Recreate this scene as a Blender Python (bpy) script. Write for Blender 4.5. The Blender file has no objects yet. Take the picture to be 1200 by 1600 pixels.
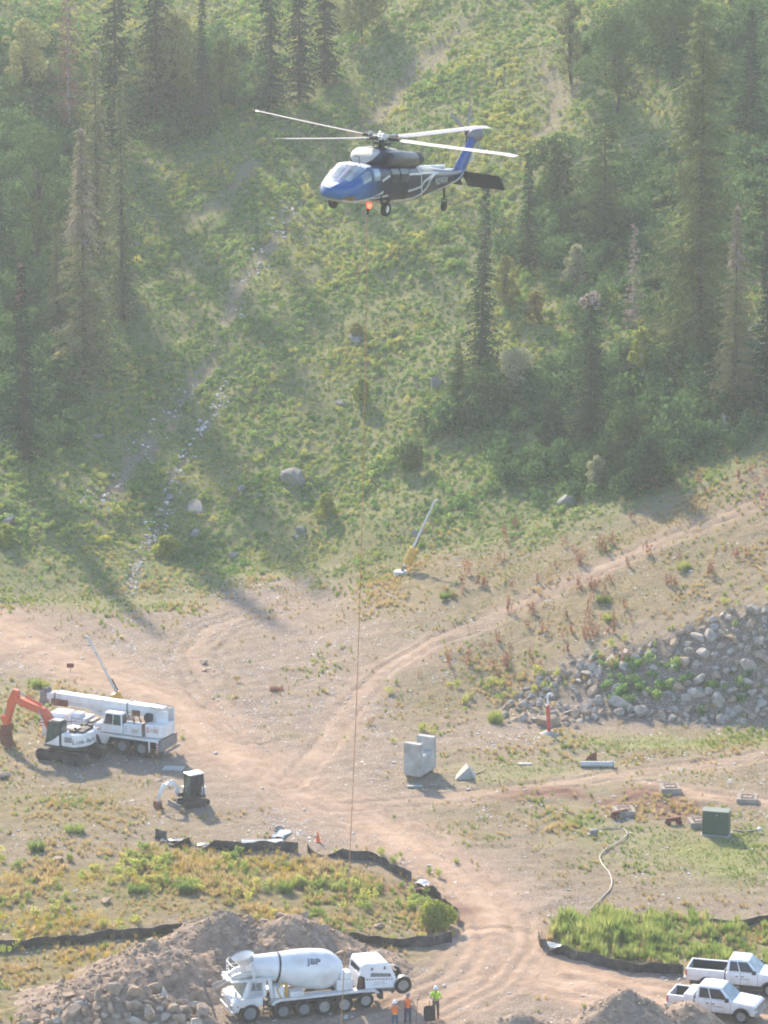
import bpy, bmesh, math, random
import numpy as np
from mathutils import Vector, Matrix, Quaternion

R = math.radians
scene = bpy.context.scene
col = scene.collection

# ------------------------------------------------------------------ camera, sky, sun, exposure
CAM_H, PITCH, FPX = 101.0, 14.4, 8000.0
cam_d = bpy.data.cameras.new('camera')
cam = bpy.data.objects.new('camera', cam_d)
col.objects.link(cam)
cam.location = (0, 0, CAM_H)
cam.rotation_euler = (R(90 - PITCH), 0, 0)
cam_d.sensor_fit = 'HORIZONTAL'
cam_d.sensor_width = 36
cam_d.lens = 36 * FPX / 1200
cam_d.clip_start = 1
cam_d.clip_end = 5000
scene.camera = cam

SUN_EL, SUN_AZ = 30.0, -20.0            # sun stands behind the hill, a little to the left
world = bpy.data.worlds.new('World')
scene.world = world
world.use_nodes = True
wn = world.node_tree
sky = wn.nodes.new('ShaderNodeTexSky')
sky.sky_type = 'NISHITA'
sky.sun_disc = False
sky.sun_elevation = R(SUN_EL)
sky.sun_rotation = R(SUN_AZ)
sky.altitude = 1800
sky.dust_density = 2.0
bg = wn.nodes['Background']
bg.inputs['Strength'].default_value = 0.15
wn.links.new(sky.outputs[0], bg.inputs['Color'])

sun_d = bpy.data.lights.new('sun', 'SUN')
sun_d.energy = 3.7
sun_d.angle = R(2.0)
sun_d.color = (1.0, 0.84, 0.63)
sun = bpy.data.objects.new('sun', sun_d)
col.objects.link(sun)
sdir = Vector((-math.sin(R(-SUN_AZ)) * math.cos(R(SUN_EL)), math.cos(R(SUN_AZ)) * math.cos(R(SUN_EL)), math.sin(R(SUN_EL))))
sun.rotation_euler = (-sdir).to_track_quat('-Z', 'Y').to_euler()
sun.location = sdir * 300 + Vector((0, 300, 0))

vs = scene.view_settings
vs.view_transform = 'Standard'
vs.look = 'None'
vs.gamma = 1
vs.use_curve_mapping = False
vs.exposure = 1.47
scene.cycles.use_denoising = True
scene.cycles.use_adaptive_sampling = True
scene.cycles.adaptive_threshold = 0.03
scene.cycles.max_bounces = 4
scene.cycles.diffuse_bounces = 2
scene.cycles.glossy_bounces = 2
scene.cycles.volume_bounces = 0
scene.cycles.transparent_max_bounces = 6
scene.cycles.filter_width = 1.9
HAZE_DENSITY = 0.00021

# ------------------------------------------------------------------ noise, terrain height, picking ground points
def sm(t):
    t = np.clip(t, 0, 1)
    return t * t * (3 - 2 * t)

def vnoise(x, y, seed=0):
    ix, iy = np.floor(x), np.floor(y)
    fx, fy = x - ix, y - iy
    fx, fy = fx * fx * (3 - 2 * fx), fy * fy * (3 - 2 * fy)
    def hsh(a, b):
        v = np.sin(a * 127.1 + b * 311.7 + seed * 74.7) * 43758.5453
        return v - np.floor(v)
    a, b = hsh(ix, iy), hsh(ix + 1, iy)
    c, d = hsh(ix, iy + 1), hsh(ix + 1, iy + 1)
    return (a + (b - a) * fx) * (1 - fy) + (c + (d - c) * fx) * fy

def fbm(x, y, size, octaves=3, seed=0):
    s, amp, tot = 0, 1, 0
    f = 1.0 / size
    for o in range(octaves):
        s = s + amp * (vnoise(x * f + 13.7 * o, y * f + 7.3 * o, seed + o) - 0.5)
        tot += amp
        amp *= 0.5
        f *= 2.03
    return s / tot * 2

SLOPE = 0.27
def hz(x, y, detail=True):
    x = np.asarray(x, float)
    y = np.asarray(y, float)
    B = np.clip((x + 5) / 33, 0, 1.25) * 11
    RR = np.clip((x - 8) / 20, 0, 1.3) * 6
    z = RR * sm((y - 334) / 9.5) + (B - RR) * np.clip((y - 339) / 28, 0, 1)
    v = y - 367
    v = np.where(v > 92, 92 + 45 * (1 - np.exp(-(np.clip(v, 92, None) - 92) / 45)), v)
    vp = np.clip(v, 0, None)
    z = z + SLOPE * (vp - 4 * (1 - np.exp(-vp / 4)))
    hm = sm(v / 14)
    z = z + hm * (fbm(x, y, 22, 3, 5) * 1.5 + fbm(x, y, 5, 2, 9) * 0.42)
    # the left flank of the slope falls back into a shallow draw
    z = z - hm * 2.2 * np.exp(-((x + 13 + (y - 367) * 0.10) / 7.0) ** 2)
    if detail:
        site = 1 - 0.4 * hm
        z = z + site * (fbm(x, y, 9, 2, 21) * 0.16 + fbm(x, y, 1.6, 2, 31) * 0.05)
    return z

PC, PS = math.cos(R(PITCH)), math.sin(R(PITCH))
def ray(px, py):
    u, v = (px - 600) / FPX, (py - 800) / FPX
    return Vector((u, PC - v * PS, -PS - v * PC))

TT = np.linspace(1.0, 2.15, 2600)
def P(px, py, h=0.0):
    """the ground point that shows at a place of the photograph (h: height above the ground)"""
    d = ray(px, py)
    k = 255.0 / d.y
    x, y, z = d.x * k * TT, 255.0 * TT, CAM_H + d.z * k * TT
    below = np.nonzero(z < hz(x, y) + h)[0]
    i = below[0] if len(below) else len(TT) - 1
    return Vector((x[i], y[i], float(hz(x[i], y[i]))))

def G(x, y):
    return float(hz(x, y))

def at_dist(px, py, dist):
    d = ray(px, py)
    return Vector((0, 0, CAM_H)) + d * (dist / d.length)

def to_px(p):
    v = Vector(p) - Vector((0, 0, CAM_H))
    f = v.y * PC - v.z * PS
    return 600 + FPX * v.x / f, 800 - FPX * (v.y * PS + v.z * PC) / f

def pl(pts):
    return [(P(a, b).x, P(a, b).y) for a, b in pts]

def poly_dist(x, y, pts):
    x, y = np.asarray(x, float), np.asarray(y, float)
    best = np.full(x.shape, 1e9)
    for (ax, ay), (bx, by) in zip(pts[:-1], pts[1:]):
        dx, dy = bx - ax, by - ay
        L2 = dx * dx + dy * dy + 1e-9
        t = np.clip(((x - ax) * dx + (y - ay) * dy) / L2, 0, 1)
        best = np.minimum(best, np.hypot(x - ax - t * dx, y - ay - t * dy))
    return best

def poly_in(x, y, pts, soft=1.0):
    x, y = np.asarray(x, float), np.asarray(y, float)
    inside = np.zeros(x.shape, bool)
    q = list(pts) + [pts[0]]
    for (ax, ay), (bx, by) in zip(q[:-1], q[1:]):
        c = ((ay > y) != (by > y)) & (x < (bx - ax) * (y - ay) / (by - ay + 1e-12) + ax)
        inside ^= c
    d = poly_dist(x, y, q)
    sd = np.where(inside, d, -d)
    return np.clip(sd / soft * 0.5 + 0.5, 0, 1)

# ------------------------------------------------------------------ materials
MATS = {}
def mat(name, color, rough=0.6, metal=0.0, var=0.12, scale=3.0, bump=0.0, spec=0.4, dirt=None, dirt_amt=0.0, coat=0.0, splash=0.0):
    """principled surface with noise in its colour, optional second (dirt) colour in blotches and fine relief"""
    if name in MATS:
        return MATS[name]
    m = bpy.data.materials.new(name)
    m.use_nodes = True
    nt = m.node_tree
    b = nt.nodes['Principled BSDF']
    b.inputs['Roughness'].default_value = rough
    b.inputs['Metallic'].default_value = metal
    b.inputs['Specular IOR Level'].default_value = spec
    b.inputs['Coat Weight'].default_value = coat
    tc = nt.nodes.new('ShaderNodeTexCoord')
    nz = nt.nodes.new('ShaderNodeTexNoise')
    nz.inputs['Scale'].default_value = scale
    nz.inputs['Detail'].default_value = 5
    nt.links.new(tc.outputs['Object'], nz.inputs['Vector'])
    mr = nt.nodes.new('ShaderNodeMapRange')
    mr.inputs[1].default_value, mr.inputs[2].default_value = 0.3, 0.7
    mr.inputs[3].default_value, mr.inputs[4].default_value = 1 - var, 1 + var
    nt.links.new(nz.outputs[0], mr.inputs[0])
    mx = nt.nodes.new('ShaderNodeVectorMath')
    mx.operation = 'SCALE'
    mx.inputs[0].default_value = color[:3]
    nt.links.new(mr.outputs[0], mx.inputs['Scale'])
    out = mx.outputs[0]
    if dirt is not None:
        n2 = nt.nodes.new('ShaderNodeTexNoise')
        n2.inputs['Scale'].default_value = scale * 0.6
        n2.inputs['Detail'].default_value = 7
        nt.links.new(tc.outputs['Object'], n2.inputs['Vector'])
        r2 = nt.nodes.new('ShaderNodeMapRange')
        r2.inputs[1].default_value, r2.inputs[2].default_value = 0.45, 0.72
        r2.inputs[3].default_value, r2.inputs[4].default_value = 0, dirt_amt
        nt.links.new(n2.outputs[0], r2.inputs[0])
        fac = r2.outputs[0]
        if splash:
            # road dust thrown up on the lower bodywork, broken by its own noise
            sx = nt.nodes.new('ShaderNodeSeparateXYZ')
            nt.links.new(tc.outputs['Object'], sx.inputs[0])
            n4 = nt.nodes.new('ShaderNodeTexNoise')
            n4.inputs['Scale'].default_value = 2.5
            n4.inputs['Detail'].default_value = 8
            nt.links.new(tc.outputs['Object'], n4.inputs['Vector'])
            ma = nt.nodes.new('ShaderNodeMath')
            ma.operation = 'MULTIPLY_ADD'
            nt.links.new(n4.outputs[0], ma.inputs[0])
            ma.inputs[1].default_value = 1.4
            nt.links.new(sx.outputs[2], ma.inputs[2])
            r3 = nt.nodes.new('ShaderNodeMapRange')
            r3.inputs[1].default_value, r3.inputs[2].default_value = 1.15, 2.1
            r3.inputs[3].default_value, r3.inputs[4].default_value = splash, 0.0
            nt.links.new(ma.outputs[0], r3.inputs[0])
            mxm = nt.nodes.new('ShaderNodeMath')
            mxm.operation = 'MAXIMUM'
            nt.links.new(fac, mxm.inputs[0])
            nt.links.new(r3.outputs[0], mxm.inputs[1])
            fac = mxm.outputs[0]
        mm = nt.nodes.new('ShaderNodeMix')
        mm.data_type = 'RGBA'
        nt.links.new(fac, mm.inputs[0])
        nt.links.new(out, mm.inputs[6])
        mm.inputs[7].default_value = (*dirt, 1)
        out = mm.outputs[2]
    nt.links.new(out, b.inputs['Base Color'])
    if bump:
        bp = nt.nodes.new('ShaderNodeBump')
        bp.inputs['Strength'].default_value = bump
        bp.inputs['Distance'].default_value = 0.05
        n3 = nt.nodes.new('ShaderNodeTexNoise')
        n3.inputs['Scale'].default_value = scale * 4
        n3.inputs['Detail'].default_value = 6
        nt.links.new(tc.outputs['Object'], n3.inputs['Vector'])
        nt.links.new(n3.outputs[0], bp.inputs['Height'])
        nt.links.new(bp.outputs[0], b.inputs['Normal'])
    MATS[name] = m
    return m

def leaf_mat(name, cols, trans=0.35, gain=1.6):
    """leaf surface: diffuse plus light let through; colour picked per plant from cols"""
    m = bpy.data.materials.new(name)
    m.use_nodes = True
    nt = m.node_tree
    nt.nodes.remove(nt.nodes['Principled BSDF'])
    outn = nt.nodes['Material Output']
    oi = nt.nodes.new('ShaderNodeObjectInfo')
    geo = nt.nodes.new('ShaderNodeNewGeometry')
    nz = nt.nodes.new('ShaderNodeTexNoise')
    nz.inputs['Scale'].default_value = 0.45
    nz.inputs['Detail'].default_value = 3
    nt.links.new(geo.outputs['Position'], nz.inputs['Vector'])
    ad = nt.nodes.new('ShaderNodeMath')
    ad.operation = 'MULTIPLY_ADD'
    nt.links.new(nz.outputs[0], ad.inputs[0])
    ad.inputs[1].default_value = 1.5
    ad.inputs[2].default_value = -0.75
    ad2 = nt.nodes.new('ShaderNodeMath')
    ad2.operation = 'ADD'
    nt.links.new(ad.outputs[0], ad2.inputs[0])
    ri = nt.nodes.new('ShaderNodeMath')
    ri.operation = 'MULTIPLY_ADD'
    nt.links.new(geo.outputs['Random Per Island'], ri.inputs[0])
    ri.inputs[1].default_value = 0.6
    ri.inputs[2].default_value = -0.3
    ad3 = nt.nodes.new('ShaderNodeMath')
    ad3.operation = 'ADD'
    nt.links.new(oi.outputs['Random'], ad2.inputs[1])
    nt.links.new(ad2.outputs[0], ad3.inputs[0])
    nt.links.new(ri.outputs[0], ad3.inputs[1])
    cr = nt.nodes.new('ShaderNodeValToRGB')
    el = cr.color_ramp.elements
    n = len(cols)
    while len(el) < n:
        el.new(0.5)
    for i, c in enumerate(cols):
        el[i].position = i / max(1, n - 1)
        el[i].color = (*[min(0.7, q * gain) for q in c], 1)
    nt.links.new(ad3.outputs[0], cr.inputs[0])
    df = nt.nodes.new('ShaderNodeBsdfDiffuse')
    tr = nt.nodes.new('ShaderNodeBsdfTranslucent')
    nt.links.new(cr.outputs[0], df.inputs[0])
    nt.links.new(cr.outputs[0], tr.inputs[0])
    ms = nt.nodes.new('ShaderNodeMixShader')
    ms.inputs[0].default_value = trans
    nt.links.new(df.outputs[0], ms.inputs[1])
    nt.links.new(tr.outputs[0], ms.inputs[2])
    nt.links.new(ms.outputs[0], outn.inputs['Surface'])
    return m

def emit_mat(name, c, s):
    m = bpy.data.materials.new(name)
    m.use_nodes = True
    b = m.node_tree.nodes['Principled BSDF']
    b.inputs['Base Color'].default_value = (*c, 1)
    b.inputs['Emission Color'].default_value = (*c, 1)
    b.inputs['Emission Strength'].default_value = s
    return m

DUST = (0.36, 0.28, 0.21)
M_WHITE = mat('white_paint', (0.74, 0.74, 0.73), 0.35, var=0.05, scale=1.5, dirt=DUST, dirt_amt=0.45, coat=0.25, splash=0.75)
M_WHITE2 = mat('clean_white_paint', (0.80, 0.81, 0.83), 0.25, var=0.03, scale=1.2, dirt=DUST, dirt_amt=0.20, coat=0.5, splash=0.5)
M_GREYP = mat('grey_paint', (0.16, 0.165, 0.17), 0.5, var=0.15, dirt=DUST, dirt_amt=0.35)
M_DARK = mat('dark_steel', (0.03, 0.03, 0.032), 0.65, var=0.25, dirt=DUST, dirt_amt=0.16, spec=0.25)
M_BLACK = mat('black_plastic', (0.025, 0.025, 0.028), 0.55, var=0.2)
M_STEEL = mat('bare_steel', (0.38, 0.38, 0.38), 0.4, 0.7, var=0.2)
M_TYRE = mat('tyre_rubber', (0.018, 0.018, 0.018), 0.9, var=0.25, scale=5, dirt=DUST, dirt_amt=0.14, bump=0.3, spec=0.2)
M_RIM = mat('rim_metal', (0.28, 0.28, 0.27), 0.5, 0.2, var=0.2, dirt=DUST, dirt_amt=0.4)
M_GLASS = mat('tinted_glass', (0.016, 0.024, 0.038), 0.12, var=0.3, scale=1.0, spec=0.45)
M_GLASSG = mat('greenish_glass', (0.045, 0.075, 0.065), 0.12, var=0.5, scale=1.6, spec=0.5)
M_SHIELD = mat('windscreen_glass', (0.20, 0.24, 0.24), 0.07, var=0.35, scale=1.4, spec=0.9)
M_ORANGE = mat('orange_paint', (0.62, 0.10, 0.035), 0.45, var=0.12, dirt=DUST, dirt_amt=0.25)
M_RED = mat('red_paint', (0.50, 0.06, 0.05), 0.5, var=0.15, dirt=DUST, dirt_amt=0.3)
M_BLUE = mat('blue_paint', (0.018, 0.065, 0.25), 0.35, var=0.15, scale=0.8, spec=0.35, coat=0.2)
M_NAVY = mat('navy_paint', (0.007, 0.011, 0.030), 0.4, var=0.2, scale=0.8, spec=0.25, coat=0.1)
M_SILVER = mat('silver_stripe', (0.46, 0.46, 0.44), 0.4, 0.1, var=0.1)
M_CONC = mat('concrete', (0.42, 0.41, 0.38), 0.9, var=0.16, scale=1.6, bump=0.25, dirt=(0.22, 0.20, 0.17), dirt_amt=0.8)
M_WOOD = mat('weathered_wood', (0.20, 0.14, 0.09), 0.85, var=0.3, scale=4, bump=0.3)
M_RUST = mat('rusty_steel', (0.17, 0.06, 0.035), 0.85, var=0.35, scale=6, bump=0.3)
M_GREENBOX = mat('green_enamel', (0.030, 0.075, 0.050), 0.45, var=0.12, scale=1.5, dirt=DUST, dirt_amt=0.2)
M_GALV = mat('galvanised_steel', (0.52, 0.53, 0.53), 0.5, 0.4, var=0.15, scale=3)
M_YELLOW = mat('yellow_sign_paint', (0.60, 0.35, 0.06), 0.55, var=0.1)
M_ROPE = mat('orange_rope', (0.42, 0.20, 0.09), 0.8, var=0.2, scale=9)
M_FABRIC = mat('black_fabric', (0.025, 0.025, 0.027), 0.5, var=0.4, scale=3, dirt=DUST, dirt_amt=0.22, bump=0.4)
M_PLASTICSHEET = mat('grey_plastic_sheet', (0.40, 0.42, 0.44), 0.25, var=0.3, scale=3, bump=0.4)
M_PIPE = mat('grey_pipe', (0.46, 0.47, 0.46), 0.5, var=0.12)
M_HOSE = mat('pale_hose', (0.36, 0.32, 0.27), 0.5, var=0.15)
M_CONE = mat('cone_orange', (0.80, 0.14, 0.03), 0.5, var=0.1)

# ------------------------------------------------------------------ mesh building
class MB:
    def __init__(self):
        self.v, self.f = [], []
    def add(self, vs_, fs_):
        o = len(self.v)
        self.v += [tuple(p) for p in vs_]
        self.f += [tuple(i + o for i in f) for f in fs_]
        return self
    def bx(self, x0, x1, y0, y1, z0, z1):
        x0, x1 = min(x0, x1), max(x0, x1); y0, y1 = min(y0, y1), max(y0, y1); z0, z1 = min(z0, z1), max(z0, z1)
        return self.add([(x0, y0, z0), (x1, y0, z0), (x1, y1, z0), (x0, y1, z0), (x0, y0, z1), (x1, y0, z1), (x1, y1, z1), (x0, y1, z1)],
                        [(0, 3, 2, 1), (4, 5, 6, 7), (0, 1, 5, 4), (1, 2, 6, 5), (2, 3, 7, 6), (3, 0, 4, 7)])
    def box(self, c, s, m=None):
        hx, hy, hz_ = s[0] / 2, s[1] / 2, s[2] / 2
        ps = [Vector((a * hx, b * hy, d * hz_)) for d in (-1, 1) for a, b in ((-1, -1), (1, -1), (1, 1), (-1, 1))]
        if m is not None:
            ps = [m @ p for p in ps]
        c = Vector(c)
        return self.add([c + p for p in ps], [(0, 3, 2, 1), (4, 5, 6, 7), (0, 1, 5, 4), (1, 2, 6, 5), (2, 3, 7, 6), (3, 0, 4, 7)])
    def bar(self, a, b, w, h, up=(0, 0, 1)):
        """a box from a to b, w wide and h high"""
        a, b = Vector(a), Vector(b)
        d = (b - a)
        x = d.normalized()
        y = Vector(up).cross(x)
        if y.length < 1e-4:
            y = Vector((0, 1, 0))
        y.normalize()
        z = x.cross(y)
        m = Matrix((x, y, z)).transposed()
        return self.box((a + b) / 2, (d.length, w, h), m)
    def cyl(self, a, b, r0, r1=None, n=12, caps=True):
        r1 = r0 if r1 is None else r1
        a, b = Vector(a), Vector(b)
        q = (b - a).to_track_quat('Z', 'Y')
        ps = []
        for c, r in ((a, r0), (b, r1)):
            for i in range(n):
                t = 2 * math.pi * i / n
                ps.append(c + q @ Vector((r * math.cos(t), r * math.sin(t), 0)))
        fs = [(i, (i + 1) % n, n + (i + 1) % n, n + i) for i in range(n)]
        if caps:
            fs += [tuple(range(n - 1, -1, -1)), tuple(range(n, 2 * n))]
        return self.add(ps, fs)
    def lathe(self, prof, o=(0, 0, 0), axis=(0, 0, 1), n=24, caps=True):
        """prof: (distance along axis, radius)"""
        o = Vector(o)
        q = Vector(axis).to_track_quat('Z', 'Y')
        ps = []
        for a, r in prof:
            for i in range(n):
                t = 2 * math.pi * i / n
                ps.append(o + q @ Vector((r * math.cos(t), r * math.sin(t), a)))
        k = len(prof)
        fs = [(j * n + i, j * n + (i + 1) % n, (j + 1) * n + (i + 1) % n, (j + 1) * n + i) for j in range(k - 1) for i in range(n)]
        if caps:
            fs += [tuple(range(n - 1, -1, -1)), tuple(range((k - 1) * n, k * n))]
        return self.add(ps, fs)
    def prism(self, poly, y0, y1):
        """(x, z) outline carried from y0 to y1"""
        n = len(poly)
        ps = [(x, y0, z) for x, z in poly] + [(x, y1, z) for x, z in poly]
        fs = [(i, (i + 1) % n, n + (i + 1) % n, n + i) for i in range(n)]
        fs += [tuple(range(n - 1, -1, -1)), tuple(range(n, 2 * n))]
        return self.add(ps, fs)
    def loft(self, rings, caps=True):
        n, k = len(rings[0]), len(rings)
        ps = [p for r in rings for p in r]
        fs = [(j * n + i, j * n + (i + 1) % n, (j + 1) * n + (i + 1) % n, (j + 1) * n + i) for j in range(k - 1) for i in range(n)]
        if caps:
            fs += [tuple(range(n - 1, -1, -1)), tuple(range((k - 1) * n, k * n))]
        return self.add(ps, fs)
    def tube(self, path, r, n=6):
        path = [Vector(p) for p in path]
        rr = r if isinstance(r, (list, tuple)) else [r] * len(path)
        rings = []
        for i, p in enumerate(path):
            d = (path[min(i + 1, len(path) - 1)] - path[max(i - 1, 0)]).normalized()
            s = d.cross(Vector((0.13, 0.31, 0.94)))
            s.normalize()
            u = s.cross(d)
            rings.append([p + (s * math.cos(2 * math.pi * k / n) + u * math.sin(2 * math.pi * k / n)) * rr[i] for k in range(n)])
        return self.loft(rings)
    def slab(self, q, t):
        """a four-cornered plate q given thickness t along its normal"""
        q = [Vector(p) for p in q]
        nrm = (q[1] - q[0]).cross(q[3] - q[0]).normalized() * t
        ps = q + [p + nrm for p in q]
        return self.add(ps, [(3, 2, 1, 0), (4, 5, 6, 7), (0, 1, 5, 4), (1, 2, 6, 5), (2, 3, 7, 6), (3, 0, 4, 7)])
    def panel(self, A, B, C, D, u0, u1, v0, v1, t=0.015, off=-0.004):
        """plate on the face A B C D (A-B bottom, D-C top), between the fractions u0..u1, v0..v1"""
        A, B, C, D = map(Vector, (A, B, C, D))
        def pt(u, v):
            return (A.lerp(B, u)).lerp(D.lerp(C, u), v)
        nrm = (B - A).cross(D - A).normalized()
        q = [pt(u0, v0) + nrm * off, pt(u1, v0) + nrm * off, pt(u1, v1) + nrm * off, pt(u0, v1) + nrm * off]
        return self.slab(q, t)
    def build(self, name, material, parent=None, bevel=0.0, smooth=None, seg=2):
        me = bpy.data.meshes.new(name)
        me.from_pydata(self.v, [], self.f)
        bm = bmesh.new()
        bm.from_mesh(me)
        bmesh.ops.recalc_face_normals(bm, faces=bm.faces)
        bm.to_mesh(me)
        bm.free()
        if smooth is not None:
            me.shade_smooth()
            me.set_sharp_from_angle(angle=R(smooth))
        me.materials.append(material)
        o = bpy.data.objects.new(name, me)
        col.objects.link(o)
        if parent is not None:
            o.parent = parent
        if bevel:
            md = o.modifiers.new('bevel', 'BEVEL')
            md.width = bevel
            md.segments = seg
            md.limit_method = 'ANGLE'
            md.angle_limit = R(30)
        return o

def tag(o, label=None, cat=None, group=None, kind=None):
    if label: o['label'] = label
    if cat: o['category'] = cat
    if group: o['group'] = group
    if kind: o['kind'] = kind
    return o

def thing(name, label, cat, loc=(0, 0, 0), rz=0.0, group=None, rx=0.0, ry=0.0):
    o = bpy.data.objects.new(name, None)
    o.empty_display_size = 0.3
    col.objects.link(o)
    o.location = loc
    o.rotation_euler = (R(rx), R(ry), R(rz))
    return tag(o, label, cat, group)

def copy_tree(o, parent=None):
    c = o.copy()
    col.objects.link(c)
    if parent is not None:
        c.parent = parent
    for ch in list(o.children):
        copy_tree(ch, c)
    return c

def text(s, size, material, parent, m, name='lettering', extrude=0.006, width=1.0, shear=0.0):
    """flat lettering; m places it (x to the right, y up, z out of the surface)"""
    cu = bpy.data.curves.new(name, 'FONT')
    cu.body = s
    cu.size = size
    cu.extrude = extrude
    cu.align_x = 'CENTER'
    cu.align_y = 'CENTER'
    cu.shear = shear
    t = bpy.data.objects.new('tmp', cu)
    col.objects.link(t)
    dg = bpy.context.evaluated_depsgraph_get()
    me = bpy.data.meshes.new_from_object(t.evaluated_get(dg))
    bpy.data.objects.remove(t)
    me.transform(m @ Matrix.Diagonal((width, 1, 1, 1)))
    me.materials.clear()
    me.materials.append(material)
    o = bpy.data.objects.new(name, me)
    col.objects.link(o)
    o.parent = parent
    return o

def frame_m(o, x, y):
    x = Vector(x).normalized()
    y = Vector(y).normalized()
    z = x.cross(y).normalized()
    y = z.cross(x)
    m = Matrix((x, y, z)).transposed().to_4x4()
    m.translation = Vector(o)
    return m

def wheel(parent, x, y, r, w, side, rim_r=0.58, rim_mat=None, dish=0.0, lugs=True, zc=None):
    """wheel standing across y; side +1 shows its face to +y. The tyre is the wheel's mesh, the rim its child"""
    m = MB()
    h = w / 2
    zc = r if zc is None else zc
    rr = r * rim_r
    m.lathe([(-h * 0.7, rr), (-h, rr * 1.12), (-h * 0.98, r * 0.90), (-h * 0.7, r * 0.985), (-h * 0.25, r), (h * 0.25, r), (h * 0.7, r * 0.985), (h * 0.98, r * 0.90), (h, rr * 1.12), (h * 0.7, rr)],
            (x, y, zc), (0, 1, 0), 26, caps=False)
    t = m.build('wheel', M_TYRE, parent, smooth=40)
    k = MB()
    s = side
    k.lathe([(s * h * 0.72, rr * 1.02), (s * (h * 0.80), rr * 0.98), (s * (h * 0.35 - dish), rr * 0.82), (s * (h * 0.35 - dish), rr * 0.42), (s * h * 0.75, rr * 0.36), (s * h * 0.78, rr * 0.05)], (x, y, zc), (0, 1, 0), 20)
    if lugs:
        for i in range(8):
            a = 2 * math.pi * i / 8
            c = (x + math.cos(a) * rr * 0.62, y + s * (h * 0.35 - dish), zc + math.sin(a) * rr * 0.62)
            k.cyl(c, (c[0], c[1] + s * 0.03, c[2]), rr * 0.08, n=6)
    k.build('rim', rim_mat or M_RIM, t, smooth=35)
    return t
# ------------------------------------------------------------------ where the tracks, bare strips and green patches lie
ROAD_MAIN = pl([(-60, 950), (60, 1010), (150, 1050), (255, 1092), (330, 1150), (430, 1215), (540, 1268), (640, 1318), (720, 1375), (770, 1430), (780, 1480), (740, 1535), (650, 1580), (560, 1612)])
ROAD_UP = pl([(1235, 762), (1150, 800), (1000, 862), (880, 916), (780, 962), (680, 1002), (600, 1048), (545, 1110), (505, 1170), (450, 1225)])
ROAD_RIGHT = pl([(540, 1262), (700, 1248), (860, 1228), (1000, 1208), (1120, 1192), (1235, 1172)])
ROAD_LOW = pl([(770, 1470), (860, 1530), (1000, 1560), (1235, 1598)])
ROAD_PAD = pl([(1010, 1225), (1100, 1243), (1235, 1258)])
ROAD_LEFT = pl([(400, 960), (330, 985), (300, 1020), (330, 1075), (400, 1150)])
DARK_SOIL = [pl([(800, 1245), (880, 1238), (960, 1255), (1060, 1272)]), pl([(955, 1255), (1010, 1240), (1080, 1262)]), pl([(640, 1388), (700, 1420)])]
HILL_EDGE = pl([(-80, 925), (0, 925), (130, 930), (330, 925), (420, 905), (560, 888), (650, 882), (740, 868), (830, 855), (950, 818), (1080, 768), (1240, 715)])
HX = np.array([p[0] for p in HILL_EDGE]); HY = np.array([p[1] for p in HILL_EDGE])
_o = np.argsort(HX); HX, HY = HX[_o], HY[_o]
GULLY = pl([(470, 320), (420, 385), (372, 455), (340, 545), (300, 605), (262, 660), (220, 705), (170, 775), (130, 830)])
GULLY_ROCK = pl([(362, 590), (325, 660), (292, 710), (268, 745), (262, 790), (222, 865), (203, 925)])
BARE = [pl([(720, 40), (655, 110), (600, 175), (540, 215)]), pl([(400, 255), (330, 320), (300, 360)]), pl([(850, 90), (880, 150), (850, 210)]), pl([(560, 860), (480, 900), (400, 930)])]
V_ISLAND = pl([(-60, 1352), (120, 1348), (240, 1328), (330, 1338), (480, 1338), (600, 1360), (670, 1400), (708, 1438), (690, 1462), (560, 1460), (470, 1448), (300, 1440), (130, 1462), (-60, 1482)])
V_SW = pl([(-60, 1492), (130, 1476), (290, 1458), (240, 1500), (130, 1545), (60, 1590), (-60, 1606)])
V_TALL = pl([(852, 1468), (880, 1440), (960, 1432), (1060, 1436), (1240, 1446), (1240, 1520), (1066, 1512), (960, 1506), (890, 1486)])
V_LAWN = pl([(930, 1290), (1090, 1300), (1240, 1292), (1240, 1370), (1150, 1392), (1040, 1360), (980, 1345)])
V_LAWN2 = pl([(700, 1205), (820, 1185), (960, 1195), (1100, 1215), (1010, 1228), (860, 1222), (720, 1232)])
V_LEFT = pl([(-60, 1200), (60, 1215), (200, 1215), (240, 1280), (180, 1310), (60, 1300), (-60, 1310)])
V_CRANE = pl([(-60, 1062), (60, 1062), (160, 1068), (150, 1085), (60, 1180), (-60, 1180)])
V_FRINGE = pl([(-60, 925), (330, 925), (320, 948), (150, 958), (60, 945), (-60, 940)])
V_RIGHT = pl([(560, 900), (740, 850), (960, 800), (1240, 700), (1240, 985), (1080, 965), (900, 1030), (780, 1110), (640, 1150), (620, 1080), (700, 1000), (600, 960)])
V_STRIP = pl([(860, 1152), (1000, 1148), (1240, 1140), (1240, 1172), (1060, 1180), (900, 1172)])
V_MID = pl([(670, 1262), (740, 1262), (760, 1310), (700, 1325), (650, 1300)])
V_MID2 = pl([(860, 1270), (960, 1262), (980, 1330), (900, 1320)])
V_BROAD = pl([(660, 1180), (900, 1150), (1240, 1130), (1240, 1420), (1060, 1415), (900, 1380), (780, 1340), (680, 1300)])
V_BROADL = pl([(-60, 1060), (140, 1075), (60, 1190), (230, 1230), (330, 1300), (230, 1335), (-60, 1350)])
V_MOUND = pl([(520, 1480), (690, 1478), (700, 1500), (600, 1512), (540, 1500)])

def hill_mask(x, y):
    return np.clip((y - np.interp(x, HX, HY) + fbm(x, y, 4, 3, 77) * 3.2) / 5.0 + 0.5, 0, 1)

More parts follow.
